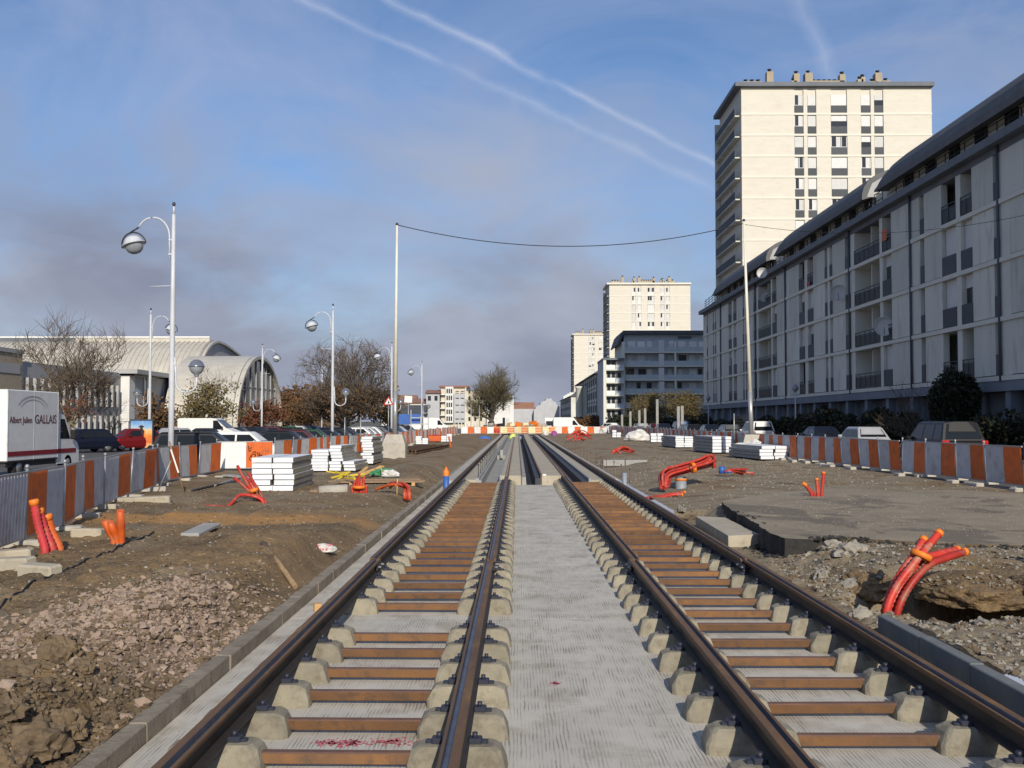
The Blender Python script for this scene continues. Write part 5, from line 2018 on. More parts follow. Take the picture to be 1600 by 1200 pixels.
for k, c, x, y, lab, rz in [('mpv', 'brown', 16.65, 40.4, 'large dark people carrier seen from behind, nearest beyond the right barrier', 0.0), ('hatch', 'silver', 17.0, 50.8, 'silver car left of the dark people carrier', .03), ('sedan', 'navy', 17.25, 58.6, 'dark saloon with a bright glint on its boot beyond the right barrier', .05),
                            ('mpv', 'white', 17.35, 74.5, 'tall white car with a red tail lamp right of the cream pole', .02), ('hatch', 'grey', 17.0, 82.5, 'grey car just left of the right cream pole', 0), ('hatch', 'navy', 16.6, 88.5, 'navy car, second left of the right cream pole', 0), ('hatch', 'black', 16.2, 95.0, 'black car, third left of the right cream pole', 0),
                            ('sedan', 'grey', 16.8, 101.5, 'grey saloon with a windscreen glint, fourth left of the right cream pole', 0), ('mpv', 'blue', 17.2, 108, 'blue people carrier behind the grey saloon', 0), ('hatch', 'navy', 16.2, 114, 'navy hatchback near the spreading pale trunked tree', 0), ('hatch', 'wine', 16.4, 122, 'dark red hatchback under the spreading tree', 0),
                            ('hatch', 'silver', 15.8, 130, 'small pale car near the far end of the right barrier', 0), ('hatch', 'green', 16.4, 138, 'dark green car near the balcony building', 0), ('hatch', 'white', 14.6, 163, 'white car right of the far white van', .6)]:
    park(k, c, x, y, zR, rz, lab, GRC)


def make_van(label, loc, rz, open_=False, name='white_van', L=5.6, H=2.35):
    """panel van pointing to +y"""
    t = thing(name, label, 'van', loc, rz)
    h = L / 2
    W = .98
    prof = [(-h, .35), (-h, H - .1), (-h + .1, H), (h - 2.0, H), (h - 1.75, H - .06), (h - .95, 1.38), (h - .12, 1.05), (h, .85), (h, .35)]
    mb = MB()
    for sx0, sx1, ins in ((-W, W, 0),):
        mb.prism(prof, 'x', -W, W)
    b = mb.build('body', M['white'], t)
    for sx in (-1, 1):
        mb = MB()
        x = sx * (W + .008)
        mb.add([(x, h - 1.95, 1.30), (x, h - 1.15, 1.30), (x, h - 1.62, 1.98), (x, h - 1.95, 1.98)], [(0, 1, 2, 3) if sx > 0 else (3, 2, 1, 0)])
        mb.build('side_window', M['carglass'], t)
        mb = MB()
        mb.obox((sx * (W + .10), h - 1.25, 1.42), (.18, .10, .26), b=.03)
        mb.build('mirror', M['cable'], t)
        mb = MB()
        mb.obox((sx * W * .78, h - .02, .82), (.3, .10, .22), b=.03)
        mb.build('headlight', M['headlamp'], t)
        mb = MB()
        mb.obox((sx * W * .9, -h + .0, 1.1), (.14, .06, .45))
        mb.build('taillight', M['redlamp'], t)
        for yy in (h - .95, -h + .95):
            mb = MB()
            mb.lathe([(0.0, -.10), (.30, -.10), (.34, -.07), (.34, .07), (.30, .10), (0, .10)], (0, 0, 0), 18, 'x')
            w = mb.build('wheel', M['tyre'], t, (sx * (W - .09), yy, .34))
            mb = MB()
            mb.lathe([(0.0, -.11), (.20, -.102), (.20, .102), (0.0, .11)], (0, 0, 0), 14, 'x')
            mb.build('rim', M['rim'], w)
    mb = MB()
    q = [(-W + .12, h - 1.70, H - .12), (W - .12, h - 1.70, H - .12), (W - .08, h - 1.0, 1.46), (-W + .08, h - 1.0, 1.46)]
    mb.add([(x, y + .02, z + .012) for x, y, z in q], [(3, 2, 1, 0)])
    mb.build('windscreen', M['carglass'], t)
    if open_:
        mb = MB()
        mb.obox((-W - .01, h - 2.75, 1.45), (.03, 1.05, 1.3))
        mb.build('side_door_opening', M['darksteel'], t)
        mb = MB()
        for k, yy in enumerate((h - 3.0, h - 2.6)):
            mb.obox((-W - .02, yy, 1.15), (.03, .35, .35))
        mb.build('cargo', M['woodnew'], t)
    return t


make_van('white panel van parked along the far left behind the barriers', (-13.2, 156, .30), E, L=6.2, H=2.4)
make_van('white van with an open side door behind the far right barrier', (7.9, 155.5, .28), E + .0, True, L=4.8, H=2.45)
make_van('white cabbed van parked behind the estate car across the left lot', (-23.0, 77.2, .24), E, L=4.6, H=2.15)
mb = MB()
t = thing('white_cabin', 'small white site cabin left of the open white van', 'cabin', (4.9, 156, .28))
MB().box(-.7, .7, 0, 1.6, 0, 2.4).build('cabin_wall', M['white'], t)
MB().box(-.5, .5, -.02, -.004, 1.2, 1.9).build('window', M['glass'], t)

# --- box truck
def text_mesh(name, s, size, m, parent, loc, rot, ext=.003):
    cu = bpy.data.curves.new(name, 'FONT')
    cu.body = s
    cu.size = size
    cu.extrude = ext
    cu.resolution_u = 3
    ob = bpy.data.objects.new(name + '_tmp', cu)
    COL.objects.link(ob)
    dg = bpy.context.evaluated_depsgraph_get()
    me = bpy.data.meshes.new_from_object(ob.evaluated_get(dg))
    bpy.data.objects.remove(ob)
    me.materials.clear()
    me.materials.append(m)
    o = bpy.data.objects.new(name, me)
    COL.objects.link(o)
    adopt(o, parent)
    o.location = loc
    o.rotation_euler = rot
    return o


M['brownred'] = mat('brown_red_print', (0.13, 0.035, 0.035), None, 5, 0.5)
M['redstripe'] = mat('dark_red_stripe', (0.26, 0.02, 0.03), None, 5, 0.4)
M['greyprint'] = mat('pale_grey_print', (0.46, 0.46, 0.48), None, 5, 0.5)
tx, ty = -16.55, 33.2
t = thing('box_truck', 'white box truck with a dark red stripe and lettering, cut by the left edge', 'truck', (tx, ty, .25), 0.0)
W2 = 2.1
mb = MB()
mb.obox((-W2 / 2, 1.85, 1.78), (W2, 3.7, 2.36), b=.03)
bx = mb.build('cargo_box', M['white'], t)
for k in range(3):
    mb = MB()
    mb.box(-W2 - .002 + .0, .006, k * 1.82 + .01, k * 1.82 + .045, .62, 2.95)
    mb.build('corner_strip', M['greysheet'], bx)
mb = MB()
mb.box(.001, .012, .02, 3.68, .76, .92)
mb.build('stripe', M['redstripe'], bx)
mb = MB()
mb.obox((-W2 / 2, 2.4, .50), (W2 - .2, 4.6, .20))
mb.obox((-W2 / 2, 1.85, .60), (W2 - .02, 3.66, .06))
mb.build('chassis', M['darksteel'], t)
cabp = [(3.74, .38), (3.74, 2.12), (4.0, 2.2), (4.35, 2.12), (4.95, 1.32), (5.45, 1.12), (5.58, .92), (5.58, .38)]
mb = MB()
mb.prism(cabp, 'x', -W2 + .1, -.06)
cab_ = mb.build('cab', M['white'], t)
mb = MB()
x = -.052
mb.add([(x, 4.0, 1.28), (x, 4.80, 1.28), (x, 4.32, 2.0), (x, 4.0, 2.0)], [(0, 1, 2, 3)])
mb.build('side_window', M['carglass'], cab_)
mb = MB()
mb.add([(-W2 + .2, 4.40, 2.09), (-.16, 4.40, 2.09), (-.12, 4.97, 1.36), (-W2 + .16, 4.97, 1.36)], [(3, 2, 1, 0)])
mb.build('windscreen', M['carglass'], cab_)
mb = MB()
mb.box(-.058, -.048, 3.75, 5.3, .76, .92)
mb.build('stripe', M['redstripe'], cab_)
mb = MB()
mb.obox((.10, 4.72, 1.42), (.20, .10, .34), b=.03)
mb.build('mirror', M['cable'], cab_)
mb = MB()
mb.obox((-.25, 5.52, .85), (.3, .12, .2), b=.03)
mb.build('headlight', M['headlamp'], cab_)
for (yy, dx) in ((.95, 0), (4.65, 0)):
    for sx in (-W2 + .18, -.18):
        mb = MB()
        mb.lathe([(0.0, -.12), (.32, -.12), (.36, -.08), (.36, .08), (.32, .12), (0, .12)], (0, 0, 0), 18, 'x')
        w = mb.build('wheel', M['tyre'], t, (sx, yy, .36))
        mb = MB()
        mb.lathe([(0.0, -.13), (.2, -.122), (.2, .122), (0.0, .13)], (0, 0, 0), 14, 'x')
        mb.build('rim', M['rim'], w)
mb = MB()
mb.box(.002, .008, .35, 1.5, .55, .78)
rot = (radians(90), 0, radians(90))
text_mesh('lettering', 'Albert Julien', .31, M['brownred'], t, (.006, .12, 1.86), rot)
text_mesh('lettering', 'GALLAIS', .44, M['brownred'], t, (.006, 1.86, 1.84), rot)
mb = MB()
for r_, w in ((.95, .05), (.78, .035)):
    arc = [(.008, 1.75 + r_ * 1.25 * cos(radians(a)), 1.95 + .2 + r_ * .62 * sin(radians(a))) for a in range(25, 156, 8)]
    for a, b in zip(arc, arc[1:]):
        a, b = Vector(a), Vector(b)
        mb.add([a, b, b + V((0, 0, w)), a + V((0, 0, w))], [(0, 1, 2, 3)])
mb.build('arched_emblem', M['greyprint'], t)

# --- poster panel
t = thing('poster_panel', 'backlit looking poster panel in orange and blue beside the far lamp mast', 'poster', (-24.35, 66.3, .24), .05)
t['label'] = 'orange and blue poster panel on a dark frame beside the far lamp mast'
MB().box(-.75, .75, 0, .16, .0, 2.05).build('frame', M['darksteel'], t)


def poster_mat():
    m = bpy.data.materials.new('poster_print')
    m.use_nodes = True
    nt = m.node_tree
    bs = nt.nodes['Principled BSDF']
    tc = nt.nodes.new('ShaderNodeTexCoord')
    sx = nt.nodes.new('ShaderNodeSeparateXYZ')
    nt.links.new(tc.outputs['Object'], sx.inputs[0])
    n = nt.nodes.new('ShaderNodeTexNoise')
    n.inputs['Scale'].default_value = 3.5
    nt.links.new(tc.outputs['Object'], n.inputs[0])
    ad = nt.nodes.new('ShaderNodeMath')
    ad.operation = 'MULTIPLY_ADD'
    nt.links.new(n.outputs[0], ad.inputs[0])
    ad.inputs[1].default_value = 0.9
    nt.links.new(sx.outputs[2], ad.inputs[2])
    mr = nt.nodes.new('ShaderNodeMapRange')
    mr.inputs['From Min'].default_value = 0.5
    mr.inputs['From Max'].default_value = 2.4
    nt.links.new(ad.outputs[0], mr.inputs[0])
    r = nt.nodes.new('ShaderNodeValToRGB')
    e = r.color_ramp.elements
    e[0].position = 0.0
    e[0].color = (.75, .55, .25, 1)
    e[1].position = 1.0
    e[1].color = (.12, .28, .55, 1)
    for p, c in ((.25, (.60, .13, .03, 1)), (.5, (.68, .22, .04, 1)), (.66, (.72, .48, .2, 1)), (.78, (.30, .45, .65, 1))):
        q = e.new(p)
        q.color = c
    nt.links.new(mr.outputs[0], r.inputs[0])
    nt.links.new(r.outputs[0], bs.inputs['Base Color'])
    bs.inputs['Roughness'].default_value = .3
    return m


pp = MB().box(-.68, .68, -.014, -.004, .22, 1.95).build('poster_sheet', poster_mat(), t)
mb = MB()
mb.prism([(-.20, .45), (.22, .45), (.16, 1.0), (.20, 1.3), (.10, 1.42), (.09, 1.52), (.22, 1.54), (.08, 1.66), (-.06, 1.66), (-.20, 1.54), (-.07, 1.52), (-.08, 1.42), (-.2, 1.28), (-.12, 1.0)], 'y', -.020, -.016)
mb.build('printed_figure', M['cable'], pp)

# --- road signs
p = at(607, 628, 90)
t = thing('warning_sign', 'white triangular warning sign with a red border beside the left cream pole', 'road sign', (p.x, p.y, .25))
hz = p.z - .25
MB().tube([(0, .05, -.2), (0, .05, hz + .4)], .035, 8).build('post', M['steel'], t)
r_ = 1.0
MB().prism([(-.46, hz - .28), (.46, hz - .28), (0, hz + .52)], 'y', -.02, .0).build('red_border', M['redlamp'], t)
MB().prism([(-.31, hz - .20), (.31, hz - .20), (0, hz + .33)], 'y', -.030, -.021).build('sign_face', M['white'], t)
MB().prism([(-.10, hz - .14), (.11, hz - .14), (.07, hz), (.01, hz + .13), (-.04, hz + .13), (-.02, hz)], 'y', -.036, -.031).build('symbol', M['cable'], t)
p = at(638, 627, 100)
t = thing('blank_sign', 'pale square sign on a pole right of the left cream pole', 'road sign', (p.x, p.y, .25))
MB().tube([(0, .05, -.2), (0, .05, p.z)], .04, 8).build('post', M['steel'], t)
MB().obox((0, 0, p.z - .25 + .2), (.75, .03, .65), (0, .06, 0)).build('sign_face', M['white'], t)
for i, (px, Y, py0, lab) in enumerate([(491, 125, 622, 'thin grey post left of the far lamp'), (661, 130, 622, 'thin grey post left of the five storey flats'), (736, 150, 632, 'thin grey post in front of the five storey flats'), (749, 150, 633, 'white thin post with a bright head right of the flats')]):
    p = at(px, py0, Y)
    MBx = MB().tube([(0, 0, -.2), (0, 0, p.z - .25)], .055, 6)
    tag(MBx.build('grey_post', M['steel'], None, (p.x, p.y, .25)), lab, 'post')


# ------------------------------------------------------------------ trees
def tree(name, label, x, y, z, H, W, trunk, seed, bark, twig, levels=4, kids_=(6, 5, 5, 5), rt=.16, leaves=0, leafm=None, leafzone=(0.0, 1.0), lsize=.12, rtw=.012, up=.35, group=None, forks=None, cat='tree'):
    """bare tree: a trunk that forks, limbs in one mesh, fine twigs in another; kept inside an egg shaped envelope"""
    rng = random.Random(seed)
    t = thing(name, label, cat, (x, y, z), 0, group)
    tm, cm, lm = MB(), MB(), MB()
    tips = []
    cz = (H + trunk) / 2
    rz_, rx = (H - trunk * .75) / 2, W / 2

    def inside(p):
        return (p.x / rx) ** 2 + (p.y / rx) ** 2 + ((p.z - cz) / rz_) ** 2

    def grow(p, d, L, r, lev):
        n = 4 if lev < 2 else 3
        pts = [p]
        dd = d.normalized()
        q = p
        for k in range(n):
            dd = (dd + Vector((rng.gauss(0, .16), rng.gauss(0, .16), rng.gauss(0, .10) + up * .12))).normalized()
            q = q + dd * (L / n)
            pts.append(q)
        rr = [r * (1 - .65 * k / n) for k in range(n + 1)]
        (tm if lev <= 1 else cm).tube(pts, rr, 6 if lev == 0 else 5 if lev == 1 else 3, caps=False)
        if lev >= levels:
            tips.append((pts[-1], dd))
            tips.append((pts[-2], dd))
            return
        nk = kids_[min(lev, len(kids_) - 1)]
        for k in range(nk):
            f = rng.uniform(.35, 1.0)
            i = min(n - 1, int(f * n))
            b = pts[i].lerp(pts[i + 1], f * n - i)
            for _ in range(8):
                a = Vector((rng.gauss(0, 1), rng.gauss(0, 1), rng.gauss(0, .8))).normalized()
                nd = (dd * .9 + a * .85 + Vector((0, 0, up * .5))).normalized()
                Lk = L * rng.uniform(.50, .80)
                if inside(b + nd * Lk) < 1.08:
                    break
            else:
                Lk *= .4
            grow(b, nd, Lk, max(rtw, rr[i] * .5), lev + 1)
    # trunk
    tp = [Vector((0, 0, -.2)), Vector((rng.uniform(-.04, .04), 0, trunk * .5)), Vector((rng.uniform(-.06, .06), rng.uniform(-.06, .06), trunk))]
    tm.tube(tp, [rt * 1.25, rt, rt * .85], 9, caps=False)
    for k in range(kids_[0]):
        a = 2 * pi * (k + rng.uniform(-.3, .3)) / kids_[0]
        el = rng.uniform(.35, 1.25) if k else 1.45
        d = Vector((cos(a) * cos(el), sin(a) * cos(el), sin(el)))
        # reach to the envelope
        s = 1.0 / sqrt((d.x / rx) ** 2 + (d.y / rx) ** 2 + (d.z / (H - trunk)) ** 2)
        grow(tp[-1] - Vector((0, 0, rng.uniform(0, trunk * .18))), d, s * rng.uniform(.50, .62), rt * .55, 1)
    tm.build('trunk', bark, t)
    cm.build('crown', twig, t)
    if leaves:
        for _ in range(leaves):
            p, d = tips[rng.randrange(len(tips))]
            h = (p.z - trunk) / max(.1, H - trunk)
            if not (leafzone[0] <= h <= leafzone[1]):
                continue
            c = p + Vector((rng.gauss(0, .22), rng.gauss(0, .22), rng.gauss(0, .22)))
            a = Vector((rng.gauss(0, 1), rng.gauss(0, 1), rng.gauss(0, 1))).normalized()
            b = a.cross(Vector((rng.gauss(0, 1), rng.gauss(0, 1), rng.gauss(0, 1)))).normalized()
            s = lsize * rng.uniform(.6, 1.2)
            lm.add([c - a * s, c + b * s * .6, c + a * s, c - b * s * .6], [(0, 1, 2, 3)])
        if lm.f:
            lm.build('leaves', leafm, t)
    return t


def bush(name, label, x, y, z, W, D, H, n, m, seed, s=.11, cat='shrub', group=None, stem=True, m2=None):
    rng = random.Random(seed)
    t = thing(name, label, cat, (x, y, z), 0, group)
    lm, l2 = MB(), MB()
    lobes = [(rng.uniform(-.55, .55) * W / 2, rng.uniform(-.55, .55) * D / 2, rng.uniform(.3, .72) * H, rng.uniform(.35, .6)) for _ in range(12)]
    for k in range(n):
        cx, cy, cz, q = lobes[rng.randrange(12)]
        d = Vector((rng.gauss(0, 1), rng.gauss(0, 1), rng.gauss(0, 1))).normalized() * rng.uniform(.5, 1.0) ** .5
        c = Vector((cx + d.x * W * .5 * q, cy + d.y * D * .5 * q, cz + d.z * H * .5 * q))
        if c.z < 0.02:
            c.z = rng.uniform(.02, .5)
        a = Vector((rng.gauss(0, 1), rng.gauss(0, 1), rng.gauss(0, 1))).normalized()
        b = a.cross(Vector((rng.gauss(0, 1), rng.gauss(0, 1), rng.gauss(0, 1)))).normalized()
        r = s * rng.uniform(.6, 1.4)
        (l2 if (m2 and k % 5 == 0) else lm).add([c - a * r, c + b * r * .6, c + a * r, c - b * r * .6], [(0, 1, 2, 3)])
    lm.build('foliage', m, t)
    if l2.f:
        l2.build('foliage', m2, t)
    if stem:
        sm = MB()
        for k in range(7):
            a = rng.uniform(0, 6.28)
            sm.tube([(0, 0, -.1), (cos(a) * W * .15, sin(a) * D * .15, H * .35), (cos(a) * W * .32, sin(a) * D * .32, H * .75)], [.05, .035, .012], 5, caps=False)
        sm.build('stem', M['bark'], t)
    return t


GT = 'bare and autumn trees of the left parking'
tree('bare_tree', 'wide leafless tree standing behind the truck at left', -28.9, 66, .25, 9.4, 7.6, 1.9, 3, M['barkpale'], M['twig'], 4, (9, 7, 6, 5), .13, 1500, M['leafbrown'], (0, .4), .09, .016, .5, GT)
tree('young_tree', 'slim young tree with red leaves beside the dark parked cars', -27.0, 62.5, .25, 4.2, 2.8, 1.7, 4, M['barkpale'], M['twig'], 3, (6, 6, 5), .06, 380, M['leafred'], (0, .7), .10, .010, .3, GT)
tree('young_tree', 'small leafless tree beside the white entrance block', -29.3, 74, .25, 4.6, 2.8, 1.4, 5, M['bark'], M['twig'], 3, (6, 6, 5), .06, 0, None, group=GT, rtw=.010)
tree('autumn_tree', 'bushy brown and olive autumn tree in front of the metal vaults', -26.4, 88, .25, 6.6, 6.6, .9, 6, M['bark'], M['twigolive'], 4, (8, 6, 5, 4), .12, 3600, M['leafolive'], (0, .75), .13, .012, .35, GT)
tree('autumn_tree', 'small rust brown autumn tree left of the olive one', -31.5, 90, .25, 4.6, 4.2, .8, 66, M['bark'], M['twig'], 3, (8, 7, 6), .10, 2200, M['leafbrown'], (0, 1), .15, .012, .35, GT)
tree('autumn_tree', 'low red leaved tree under the glazed vault', -25.6, 103, .25, 4.3, 5.0, .7, 7, M['bark'], M['twig'], 3, (8, 7, 6), .10, 3200, M['leafred'], (0, 1), .14, .012, .3, GT)
tree('bare_tree', 'big rounded bare tree with brownish lower branches left of the cream pole', -18.4, 109, .25, 11.2, 11.4, 1.3, 8, M['bark'], M['twig'], 4, (12, 8, 7, 7), .26, 4200, M['leafbrown'], (0, .42), .16, .022, .3, GT)
tree('autumn_tree', 'yellow brown low tree just left of the cream pole', -14.6, 118, .25, 5.2, 5.4, .9, 9, M['bark'], M['twig'], 3, (8, 7, 7), .12, 3000, M['leafolive'], (0, 1), .16, .014, .3, GT)
tree('autumn_tree', 'brown low tree between the glazed vault and the big bare tree', -24.0, 118, .25, 5.4, 6.0, .9, 10, M['bark'], M['twig'], 3, (8, 7, 7), .12, 3000, M['leafbrown'], (0, 1), .16, .014, .3, GT)
tree('autumn_tree', 'dull brown tree behind the low red one', -28.5, 128, .25, 5.6, 6.5, .9, 13, M['bark'], M['twig'], 3, (8, 7, 7), .12, 2600, M['leafbrown'], (0, 1), .17, .014, .3, GT)
tw = tree('bare_tree', 'rounded bare tree with a red wrapped trunk at the end of the tracks', -4.15, 165, .25, 11.4, 10.6, 2.2, 11, M['bark'], M['twigolive'], 4, (12, 8, 7, 7), .42, 0, None, rtw=.022, up=.28)
MB().lathe([(.62, .0), (.66, .3), (.64, 1.35), (.58, 1.4)], (0, 0, 0), 14).build('trunk_wrap', M['redstripe'], tw)
tree('spreading_tree', 'low spreading tree with a pale forked trunk in front of the balcony building', 19.3, 150, .5, 5.8, 10.0, 1.5, 12, M['barkpale'], M['twigolive'], 4, (8, 6, 5, 5), .2, 3600, M['leafolive'], (0, 1), .13, .016, .15)
tree('spreading_tree', 'dark spreading tree right of the pale trunked one', 25.3, 158, .5, 6.2, 11.0, 1.5, 14, M['bark'], M['twigolive'], 4, (8, 6, 5, 5), .2, 4200, M['leafolive'], (0, 1), .13, .016, .15)
tree('bare_shrub', 'leafless dark shrub before the grey flats left of the evergreen', 21.6, 55.0, .5, 4.6, 5.4, .4, 15, M['bark'], M['twig'], 3, (9, 6, 6), .06, 0, None, rtw=.010, cat='shrub')
bush('evergreen_hedge', 'tall dense dark evergreen in front of the grey flats', 22.0, 51.6, .45, 2.9, 2.0, 4.5, 9000, M['leafgreen'], 16, .10, 'evergreen')
GB = 'dark bushes in front of the grey flats'
for i, (x, y, w, h) in enumerate([(21.8, 47.2, 3.0, 2.4), (21.7, 58.5, 3.8, 2.6), (21.9, 62.6, 4.0, 2.9), (21.7, 67.0, 4.0, 2.5), (21.8, 71.5, 4.2, 2.9), (21.6, 76.5, 4.0, 2.6), (21.8, 82.0, 4.5, 2.5), (21.7, 88.5, 4.5, 2.3), (22, 95, 4.5, 2.1), (21.8, 102, 4.5, 2.2), (21.8, 110, 5, 2.2), (21.8, 118, 5, 2.4)]):
    bush('dark_bush', f'dark leafy bush under the grey flats, {ordw(i + 1)} from the near end', x, y, .45, 2.2, w * 1.35, h, 2600, M['leafgreen'], 40 + i, .12, 'bush', GB, m2=M['leafolive'])
for i, (x, y, w, h, lab) in enumerate([(19.5, 178, 9, 3.2, 'dark bush under the stair wing of the balcony building'), (24.5, 180, 12, 3.4, 'dark bush at the foot of the balcony building'), (33, 176, 12, 3.6, 'dark bush in the corner between the flats and the balcony building'), (15.5, 215, 9, 3.6, 'brown bush by the far row of flats'), (13.0, 235, 8, 3.4, 'rust coloured bush at the end of the far row')]):
    bush('dark_bush', lab, x, y, .3, w, 5, h, 2200, M['leafgreen'] if i < 3 else M['leafbrown'], 80 + i, .22, 'bush')
tag(bush('far_woods', None, -40, 168, .2, 46, 14, 8, 8000, M['leafbrown'], 99, .35, None, stem=False), kind='stuff')
o_ = bpy.data.objects['far_woods']
for k_ in ('label', 'category'):
    if k_ in o_:
        del o_[k_]

# ------------------------------------------------------------------ long grey flats on the right
FX = 23.5
FY0, FY1 = 30.5, 129.0
ZF = [4.16 + 2.86 * k for k in range(5)]
fl = thing('long_flats', 'long shaded grey block of flats with curved metal roofs along the right side', 'building', (FX, FY0, .5))


def fpart(mb, name, m, parent=None):
    """parts given in world coordinates, shifted to the building's own origin"""
    p = fl if parent is None else parent
    if parent is None:
        mb.v = [(a - FX, b - FY0, c - .5) for a, b, c in mb.v]
    return mb.build(name, m, p)


fpart(MB().box(FX + 1.25, FX + 13, FY0, FY1, .3, 15.6), 'core_wall', M['facade'])
fpart(MB().box(FX + .005, FX + 1.25, FY1 - .35, FY1 - .002, 4.16, 15.6), 'end_wall', M['facade'])
fpart(MB().box(FX - .10, FX + 1.25, FY0, FY1 + .05, 3.62, 4.12), 'podium_band', M['podium'])
fpart(MB().box(FX + .9, FX + 1.24, FY0, FY1, .3, 3.6), 'ground_floor_wall', M['podium'])
for y in range(33, 129, 4):
    fpart(MB().box(FX + .05, FX + .5, y, y + .5, .3, 3.61), 'column', M['podium'])
for k in range(4):
    fpart(MB().box(FX - .14, FX + 1.24, FY0, FY1 - .36, ZF[k] - .03, ZF[k] + .20), 'floor_band', M['facadeband'])
fpart(MB().box(FX - .55, FX + 1.5, FY0, FY1 + .3, 15.60, 16.02), 'cornice', M['cornice'])
fpart(MB().box(FX - .05, FX + 1.24, FY0, FY1 - .36, 15.25, 15.595), 'floor_band', M['cornice'])
PB = {}


def unit(kind, y0, y1, k):
    z0, z1 = ZF[k] + .22, (ZF[k + 1] - .03 if k < 3 else 15.25)
    w = y1 - y0
    if kind == 'P':          # prefabricated wall panel
        fpart(MB().box(FX - .04, FX + .30, y0 + .012, y1 - .012, z0 + .035, z1 - .004), 'wall_panel', M['facade'])
    elif kind == 'C':
        fpart(MB().box(FX - .03, FX + 1.2, y0, y1, z0 + .002, z1 - .002), 'pillar', M['facadeband'])
    elif kind in 'SW':
        za = z0 + (z1 - z0) * .40
        f = fpart(MB().box(FX + .24, FX + .30, y0 + .003, y1 - .003, za, z1 - .004), 'window', M['glass'])
        sh = z1 - (z1 - za) * (.98 if (int(y0 * 7) + k) % 3 else .45)
        if kind == 'W' or (int(y0) + k) % 2:
            s = MB().box(FX + .17, FX + .23, y0 + .05, y1 - .05, sh, z1 - .02)
            s.v = [(a - FX, b - FY0, c - .5) for a, b, c in s.v]
            s.build('shutter', M['shutter'], f)
        fpart(MB().box(FX - .06, FX + .22, y0 + .02, y1 - .02, z0 + .003, za - .002), 'apron_panel', M['apron'])
    elif kind in 'Ll':
        # loggia: open recess, dark slatted railing, glazed door at the back
        f = fpart(MB().box(FX + 1.18, FX + 1.24, y0 + w * .25, y1 - w * .2, z0 + .01, z1 - .35), 'loggia_window', M['glass'])
        mb = MB()
        zr = z0 + 1.02
        mb.box(FX - .05, FX - .01, y0 + .01, y1 - .01, zr - .05, zr)
        mb.box(FX - .05, FX - .01, y0 + .01, y1 - .01, zr - .24, zr - .20)
        mb.box(FX - .035, FX - .015, y0 + .02, y1 - .02, z0 + .08, zr - .26)
        n = max(2, int(w / .9))
        for i in range(n + 1):
            yy = lerp(y0 + .03, y1 - .03, i / n)
            mb.box(FX - .06, FX - .051, yy - .03, yy + .03, z0, zr)
        fpart(mb, 'railing', M['railing'])
        if kind == 'L' and w > 3:
            fpart(MB().box(FX + .3, FX + 1.2, (y0 + y1) / 2 - .06, (y0 + y1) / 2 + .06, z0 + .004, z1 - .004), 'loggia_screen', M['facadeband'])


def bayB(a, k):
    lo = 'l' if k in (0, 3) else 'W'
    for kd, u, v in (('S', 0, .6), ('P', .6, 3.0), (lo, 3.0, 4.35), ('C', 4.35, 4.95), (lo, 4.95, 6.75), ('P', 6.75, 9.2), ('S', 9.2, 9.8), ('P', 9.8, 11.1)):
        unit(kd, a + u, a + v, k)


def bayA(a, k):
    sm = ('W', 'l', 'W', 'l')[k]
    for kd, u, v in (('P', 0, 3.3), (sm, 3.3, 4.85), ('C', 4.85, 5.4), ('L', 5.4, 10.3), ('C', 10.3, 11.2)):
        unit(kd, a + u, a + v, k)


def bayC(a, k, b=False):
    lo = 'l' if k in (0, 3) else 'W'
    for kd, u, v in (('S', 0, 1.1), ('P', 1.1, 4.1), ('S', 4.1, 4.75), ('C', 4.75, 5.35), ('S', 5.35, 5.95), ('P', 5.95, 9.0), (lo, 9.0, 10.6), ('C', 10.6, 11.5), (lo, 11.5, 13.1), ('P', 13.1, 16.2), ('C', 16.2, 17.2)):
        unit(kd, a + u, a + v, k)


def bayD(a, k):
    for kd, u, v in (('P', 0, 3.0), ('S', 3.0, 3.7), ('C', 3.7, 4.3), ('S', 4.3, 5.0), ('P', 5.0, 8.2), ('S', 8.2, 8.9), ('P', 8.9, 11.1)):
        unit(kd, a + u, a + v, k)


for k in range(4):
    bayC(32.4, k)
    bayB(49.6, k)
    bayA(60.7, k)
    bayC(71.9, k)
    bayA(89.1, k)
    bayC(100.3, k)
    bayD(117.5, k)
for y in (49.55, 60.7, 71.9, 89.1, 100.3, 117.5):
    mb = MB()
    mb.tube([(FX - .14, y, 4.1), (FX - .14, y, 15.6)], .075, 7)
    fpart(mb, 'downpipe', M['pipe'])
